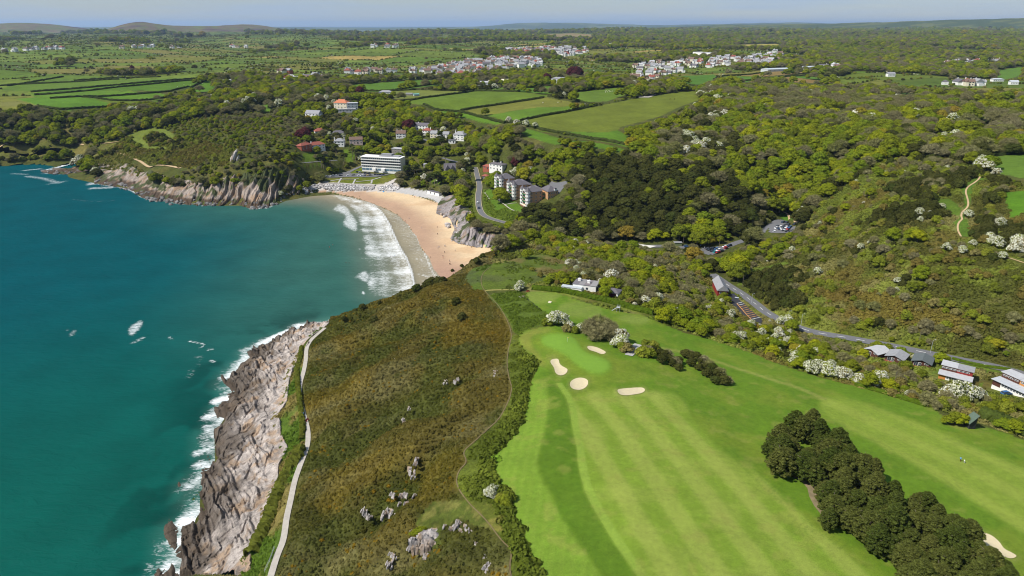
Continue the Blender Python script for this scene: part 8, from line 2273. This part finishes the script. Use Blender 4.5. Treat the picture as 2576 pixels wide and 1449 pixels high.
# ------------------------------------------------------------------ people and animals
def skin_mesh(name, verts, edges, radii, mats, matfn):
    me = bpy.data.meshes.new(name + '_skeleton'); me.from_pydata(verts, edges, [])
    o = bpy.data.objects.new(name + '_skeleton', me); COL.objects.link(o)
    o.modifiers.new('skin', 'SKIN'); sv = me.skin_vertices[0].data
    for k, r in enumerate(radii): sv[k].radius = (r, r) if not isinstance(r, tuple) else r
    sv[0].use_root = True
    ss = o.modifiers.new('sub', 'SUBSURF'); ss.levels = 1; ss.render_levels = 1
    dg = bpy.context.evaluated_depsgraph_get(); ev = o.evaluated_get(dg)
    m2 = bpy.data.meshes.new_from_object(ev); m2.name = name
    bpy.data.objects.remove(o); bpy.data.meshes.remove(me)
    m2.materials.clear()
    for m in mats: m2.materials.append(m)
    for p in m2.polygons: p.material_index = matfn(p.center); p.use_smooth = True
    return m2
S_skin = plain('skin', (.48, .27, .19), .7, .3, .05, 3); S_hair = plain('hair', (.05, .03, .02), .8, .2, .1, 5)
def person_mesh(nm, top, bottom, walk=.0, bend=.0, arm=.0):
    V = [(0, 0, .95), (0, .0 + bend * .3, 1.2), (0, bend * .6, 1.42), (0, bend * .7, 1.52), (0, bend * .75, 1.66), (0, bend * .78, 1.74),
         (-.10, 0, .90), (-.11, .12 * walk, .50), (-.11, .02 + .22 * walk, .08), (-.11, -.12 + .22 * walk, .04), (.10, 0, .90), (.11, -.05 * walk, .50), (.11, -.28 * walk, .10), (.11, -.40 * walk - .08, .05),
         (-.20, bend * .6, 1.40), (-.27, bend * .6 - .05 - .2 * arm, 1.14), (-.27, bend * .6 - .16 - .3 * arm, .90), (.20, bend * .6, 1.40), (.27, bend * .6 + .04, 1.14), (.28, bend * .6 - .06, .90)]
    E = [(0, 1), (1, 2), (2, 3), (3, 4), (4, 5), (0, 6), (6, 7), (7, 8), (8, 9), (0, 10), (10, 11), (11, 12), (12, 13), (2, 14), (14, 15), (15, 16), (2, 17), (17, 18), (18, 19)]
    R = [.15, .14, .15, .06, .105, .08, .095, .07, .045, .04, .095, .07, .045, .04, .065, .05, .035, .065, .05, .035]
    mt, mb_ = plain(nm + '_top', top, .85, .2, .08, 4), plain(nm + '_legs', bottom, .85, .2, .08, 4)
    def mf(c):
        if c.z > 1.64: return 3
        if c.z > 1.5: return 2
        if abs(c.x) > .235 and c.z < 1.2: return 2
        return 0 if c.z > .93 else (1 if c.z > .12 else 3)
    return skin_mesh(nm, V, E, R, [mt, mb_, S_skin, S_hair], mf)
PPL = [person_mesh('dark_clothed_person', (.02, .02, .025), (.03, .03, .04), .6), person_mesh('wetsuit_person', (.015, .015, .02), (.015, .015, .02), .3), person_mesh('white_shirt_person', (.65, .65, .62), (.05, .07, .14), .6), person_mesh('blue_shirt_person', (.06, .22, .42), (.10, .09, .08), .2), person_mesh('red_swimsuit_person', (.45, .05, .05), (.45, .25, .18), .2)]
PW = ['dark clothes', 'black wetsuit', 'white top', 'blue top', 'red top']
bp = [(432,215,1),(970,495,4),(1010,525,1),(1060,495,3),(1415,605,0),(1418,690,0),(1505,838,2),(1520,838,2),(1425,872,3),(1437,855,3),(1505,920,0),(1640,900,3),(1326,985,0),(1487,970,0),(1570,1070,0),(1582,1068,1),(1848,858,0),(2252,840,2),(1220,610,2),(1622,745,3),(1655,755,4),(1335,288,4),(1385,288,2),(2028,838,3),(1128,222,4),(1570,1030,2),(1488,990,4)]
for k, (a_, b_, c_) in enumerate(sorted(bp)):
    (u, v), = cS([(a_, b_)]); x, y = hit(u, v)
    o = add('person', PPL[c_], None, (x, y, gz(x, y) - .02), r7.random() * 6.28, label='person in %s on the sand, %s' % (PW[c_], ORD[k] if k < 20 else '%dth from the left' % (k + 1)), category='person', group='people on the beach')
for k, (a_, b_, c_) in enumerate([(58,850,4),(100,820,4),(208,622,1),(265,1048,1),(303,1050,1),(673,980,3),(823,966,1),(845,968,4),(880,962,3)]):
    (u, v), = cS([(a_, b_)]); x, y = at(np.array([u]), np.array([v]), 0.0)[0]
    add('person', PPL[c_], None, (x, y, -.75), r7.random() * 6.28, label='bather in %s standing in the sea, %s' % (PW[c_], ORD[k]), category='person', group='bathers in the surf')
for (a_, b_, c_, f, lab) in ((1146, 240, 0, cG, 'walker in dark clothes on the sea side of the coast path'), (1160, 240, 3, cG, 'walker in a blue top on the inland side of the coast path'), (2335, 1258, 0, cD, 'walker in dark clothes far up the coast path'), (540, 1275, 2, cP, 'person in a white top at the lower car park entrance'), (490, 1255, 3, cP, 'person in a blue top beside the beach road')):
    (u, v), = f([(a_, b_)]); x, y = hit(u, v); add('person', PPL[c_], None, (x, y, gz(x, y) + .22), 2.8 + r7.normal() * .4, label=lab, category='person')
# golfer with trolley on the right-hand hole
x, y = hit(*cI([(2090, 585)])[0]); z = gz(x, y)
add('person', person_mesh('golfer', (.10, .32, .55), (.10, .025, .02), .8, 0, .6), None, (x, y, z), 2.2, label='golfer in a blue top walking with a trolley', category='person')
TR = thing('golf_trolley', 'golf bag on a white trolley beside the golfer', 'trolley', (x + .9, y - .7, z), .6)
mb = MB(); mb.tube((0, 0, .25), (-.35, 0, 1.15), .17, .15, 8); add('bag', mb.mesh('bag', [B_white]), TR)
mb = MB(); mb.tube((0, 0, .3), (-.9, 0, 1.05), .02, .02, 5); mb.tube((0, -.35, .18), (0, .35, .18), .02, .02, 5); add('frame', mb.mesh('frame', [B_steel]), TR)
for s in (-1, 1):
    mb = MB(); mb.prism(0, 0, .17, -.03, .03, 10, 0); w_ = add('wheel', mb.mesh('wheel', [B_dark]), TR, (0, .37 * s, .17)); w_.rotation_euler = (math.pi / 2, 0, 0)
# grazing animals
def beast(nm, col, L=1.5, h=1.0, r=.28, neck=.5, fleece=False):
    V = [(0, 0, h), (L * .35, 0, h * 1.02), (L * .5, 0, h * (1 + .25 * neck)), (L * .72, 0, h * (.75 if neck < .6 else .55)), (L * .85, 0, h * (.55 if neck < .6 else .3)), (-L * .4, 0, h), (-L * .52, 0, h * .8), (-L * .55, 0, h * .5)]
    E = [(0, 1), (1, 2), (2, 3), (3, 4), (0, 5), (5, 6), (6, 7)]; R = [r, r, r * .6, r * .45, r * .3, r * .95, r * .2, r * .12]
    for sx, kx in ((L * .35, 1), (-L * .4, 5)):
        for sy in (-1, 1):
            b = len(V); back = kx == 5
            V += [(sx, sy * r * .6, h * .68), (sx + (.07 if not back else .10) * h, sy * r * .6, h * (.38 if not back else .46)), (sx + (.03 if not back else -.08) * h, sy * r * .6, h * (.2 if not back else .28)), (sx + .02, sy * r * .6, .03)]
            E += [(kx, b), (b, b + 1), (b + 1, b + 2), (b + 2, b + 3)]; R += [r * .42, r * .24, r * .18, r * .16]
    return skin_mesh(nm, V, E, R, [plain(nm + '_coat', col, .9, .1, .1, 3)], lambda c: 0)
HO = [beast('white_horse', (.7, .68, .62), 1.7, 1.25, .32, .9), beast('brown_horse', (.10, .05, .03), 1.7, 1.25, .32, .9)]
SHP = beast('sheep', (.68, .64, .55), 1.1, .7, .26, .3)
for (a_, b_, k, lab) in ((1633, 777, 0, 'white horse grazing in the tan field'), (1655, 774, 1, 'brown horse beside the white one in the tan field'), (1837, 788, 0, 'white horse at the corner of the bright green field'), (1350, 660, 1, 'brown horse in the field below the barns'), (1765, 695, 0, 'white horse alone in the right-hand pasture'), (2480, 752, 1, 'brown horse left of the pair near the sand arena'), (2510, 752, 1, 'brown horse right of the pair near the sand arena'), (1520, 779, 0, 'white pony in the middle of the tan field')):
    x, y = hit(*cB([(a_, b_)])[0]); add('horse', HO[k], None, (x, y, gz(x, y)), r7.random() * 6.28, label=lab, category='horse', group='grazing horses')
for k in range(12):
    x, y = hit(*cB([(1985 + 70 * r7.random(), 683 + 20 * r7.random())])[0]); add('sheep', SHP, None, (x, y, gz(x, y)), r7.random() * 6.28, label='white sheep in the flock on the pasture right of centre', category='sheep', group='sheep on the right pasture')
for k in range(9):
    x, y = hit(*cA([(1330 + 200 * r7.random(), 630 + 30 * r7.random())])[0]); add('sheep', SHP, None, (x, y, gz(x, y)), r7.random() * 6.28, label='sheep grazing on the strip field near the farm', category='sheep', group='sheep on the strip fields')

# ------------------------------------------------------------------ small furniture
def lamp(u, v, h, lab, rz=0):
    x, y = hit(u, v); t = thing('street_lamp', lab, 'lamp post', (x, y, gz(x, y)), rz, 'street lamps along the valley road')
    mb = MB(); mb.tube((0, 0, -.3), (0, 0, h), .09, .06, 6); mb.tube((0, 0, h), (.9, 0, h + .15), .05, .04, 5); add('pole', mb.mesh('pole', [B_steel]), t)
    mb = MB(); mb.box(.7, -.14, h + .08, 1.35, .14, h + .22, 0); add('lantern', mb.mesh('lantern', [B_pale]), t)
lamp(*cL([(1160, 412)])[0], 7, 'street lamp by the road near the lodges'); lamp(*cF([(888, 1012)])[0], 7, 'street lamp at the bend of the valley road'); lamp(*cF([(515, 840)])[0], 6, 'street lamp opposite the dark car park'); lamp(*cF([(790, 975)])[0], 6, 'short lamp between bend and dark car park')
def pole(u, v, h, lab, mat=M_bark, name='telegraph_pole', r=.13):
    x, y = hit(u, v); mb = MB(); mb.tube((0, 0, -.5), (0, 0, h), r, r * .7, 7); mb.box(-.6, -.05, h - .5, .6, .05, h - .38, 0); mb.box(-.5, -.05, h - 1.0, .5, .05, h - .88, 0)
    add(name, mb.mesh(name, [mat]), None, (x, y, gz(x, y)), .4, label=lab, category='pole')
pole(*cL([(990, 285)])[0], 7, 'wooden pole on the scrub above the chalets'); pole(*cL([(635, 892)])[0], 7, 'wooden pole between the chalets and the golf hole'); pole(*cP([(265, 1235)])[0], 9, 'tall post beside the beach road shelter'); pole(*cP([(730, 1235)])[0], 9, 'tall post behind the lower car park'); pole(*cF([(448, 715)])[0], 8, 'wooden pole beside the valley road meadow'); pole(*cB([(1478, 690)])[0], 9, 'bleached dead tree pole in the field below the villa')
# flag
x, y = hit(*cE([(1703, 1135)])[0]); FL = thing('golf_flag', 'yellow flag on a thin stick in the putting green', 'flag', (x, y, gz(x, y) + .3), 0)
mb = MB(); mb.tube((0, 0, -.2), (0, 0, 2.2), .03, .025, 6); add('stick', mb.mesh('stick', [B_white]), FL)
mb = MB(); mb.box(.03, -.012, 1.75, .5, .012, 2.15, 0); add('pennant', mb.mesh('pennant', [plain('flag_yellow', (.65, .5, .05), .8, .2, .05)]), FL)
# tee steps, viewing ladder, benches
x, y = hit(*cO([(350, 475)])[0]); ST = thing('tee_steps', 'pale wooden steps up the bank of the upper tee', 'steps', (x, y, gz(x, y)), -.5)
for k in range(3): mb = MB(); mb.box(-.75, k * .55, -.3 + .12 * k, .75, k * .55 + .3, .14 + .12 * k, 0); add('step', mb.mesh('step', [B_cream]), ST)
x, y = hit(*cO([(1350, 605)])[0]); LT = thing('lookout_platform', 'metal lookout platform with stair against the clipped hedge', 'platform', (x, y, gz(x, y)), -.35)
mb = MB()
for px in (-.7, .7):
    for py in (-.7, .7): mb.tube((px, py, -.3), (px, py, 3.4), .05, .05, 5)
add('posts', mb.mesh('posts', [B_steel]), LT)
mb = MB(); mb.box(-.8, -.8, 2.3, .8, .8, 2.4, 0); add('deck', mb.mesh('deck', [B_steel]), LT)
mb = MB()
for zz_ in (2.8, 3.3):
    mb.tube((-.7, .7, zz_), (.7, .7, zz_), .03, .03, 5); mb.tube((.7, -.7, zz_), (.7, .7, zz_), .03, .03, 5); mb.tube((-.7, -.7, zz_), (.7, -.7, zz_), .03, .03, 5)
add('railing', mb.mesh('railing', [B_steel]), LT)
st2 = None
for k in range(8): mb = MB(); mb.box(-.9 - .32 * (7 - k), -.4, .25 + .27 * k, -.62 - .32 * (7 - k), .4, .31 + .27 * k, 0); add('tread', mb.mesh('tread', [B_steel]), LT)
def bench(u, v, lab, rz):
    x, y = hit(u, v); t = thing('bench', lab, 'bench', (x, y, gz(x, y)), rz)
    mb = MB(); mb.box(-.9, 0, .42, .9, .45, .48, 0); add('seat', mb.mesh('seat', [B_redw]), t)
    mb = MB(); mb.box(-.9, .46, .5, .9, .52, .95, 0); add('backrest', mb.mesh('backrest', [B_redw]), t)
    for s in (-.8, .8): mb = MB(); mb.box(s - .05, .02, -.1, s + .05, .44, .418, 0); add('leg', mb.mesh('leg', [B_redw]), t)
bench(*cO([(45, 322)])[0], 'red-brown bench at the left end of the clipped hedge', 0.3); bench(*cG([(1192, 275)])[0], 'bench beside the bend of the coast path', 1.4)
# railing beside the path
def fence(name, label, pts, sp, h, mat, rails=(.5, 1.0)):
    ln_ = smooth_line(W_(pts), 2); sg = np.r_[0, np.cumsum(np.hypot(*np.diff(ln_, axis=0).T))]
    s = np.arange(0, sg[-1] + .01, sp); c = np.stack([np.interp(s, sg, ln_[:, 0]), np.interp(s, sg, ln_[:, 1])], -1); z = lut(ZG, c)
    t = thing(name, label, 'fence', (c[0, 0], c[0, 1], z[0]))
    pm = MB(); pm.tube((0, 0, -.4), (0, 0, h), .055, .055, 6); pm = pm.mesh('post', [mat])
    for k in range(len(c)): add('post', pm, t, (c[k, 0] - c[0, 0], c[k, 1] - c[0, 1], z[k] - z[0]))
    for rr in rails:
        mb = MB()
        for k in range(len(c) - 1): mb.tube((c[k, 0] - c[0, 0], c[k, 1] - c[0, 1], z[k] - z[0] + rr * h), (c[k + 1, 0] - c[0, 0], c[k + 1, 1] - c[0, 1], z[k + 1] - z[0] + rr * h), .035, .035, 5)
        add('rail', mb.mesh('rail', [mat]), t)
fence('path_railing', 'thin grey railing on the sea side of the path at the picture foot', cG([(872,1448),(915,1350),(945,1260)]), 2.0, 1.1, B_steel)
fence('white_railing', 'white post railing where the path rounds the headland', cE([(-60,950),(0,938),(40,930)]), 1.8, 1.1, B_white)
fence('course_fence', 'dark wire fence along the left rim of the upper golf hole', cO([(-10,400),(60,460),(150,530),(230,600)]), 2.2, 1.0, B_dark)
# picnic shelter on the beach road, parasols and bathing tents by the cliff
x, y = hit(*cP([(200, 1240)])[0]); SH = thing('road_shelter', 'olive-green cabin beside the beach road', 'cabin', (x, y, gz(x, y)), 0)
mb = MB(); mb.box(-3, 0, -.5, 3, 3, 2.8, 0); add('wall', mb.mesh('wall', [plain('olive_paint', (.16, .19, .08), .8, .2, .1)]), SH)
mb = MB(); mb.box(-3.2, -.3, 2.802, 3.2, 3.3, 3.0, 0); add('roof', mb.mesh('roof', [B_grey]), SH)
TC = [('white', (.75, .75, .75)), ('blue', (.08, .3, .6)), ('orange', (.75, .28, .05)), ('green', (.35, .6, .15)), ('red', (.6, .06, .05))]
for k, (u, v) in enumerate(cS([(2350,800),(2390,790),(2430,780),(2455,785),(2480,790),(2030,832),(738,150)])):
    n_, c_ = TC[[0, 1, 0, 3, 2, 3, 1][k]]
    x, y = hit(u, v); mb = MB(); mb.prism(0, 0, 1.1, 0, 1.2, 7, 0, .12); mb.prism(0, 0, 1.25, -.02, .25, 7, 0, 1.1, cap=False)
    add('beach_tent', mb.mesh('beach_tent', [plain('tent_' + n_ + str(k), c_, .8, .2, .08)]), None, (x, y, gz(x, y) + .03), k, label='%s beach tent %s' % (n_, ['leftmost at the cliff foot', 'second from the left at the cliff foot', 'third from the left at the cliff foot', 'fourth from the left at the cliff foot', 'rightmost at the cliff foot', 'on the open sand before the cliff', 'at the foot of the slipway'][k]), category='tent', group='beach tents')

# ------------------------------------------------------------------ the air
mb = MB(); mb.box(-61000, -3100, -9.5, 61000, 71000, 420, 0)
hm = bpy.data.materials.new("haze_air"); hm.use_nodes = True; hn = hm.node_tree.nodes; hn.clear()
ho = hn.new("ShaderNodeOutputMaterial"); hv = hn.new("ShaderNodeVolumePrincipled")
hv.inputs['Color'].default_value = (.50, .70, 1.0, 1); hv.inputs['Density'].default_value = 2.8e-5; hv.inputs['Anisotropy'].default_value = .15
hm.node_tree.links.new(hv.outputs[0], ho.inputs['Volume'])
add('haze', mb.mesh('haze', [hm]), kind='stuff')
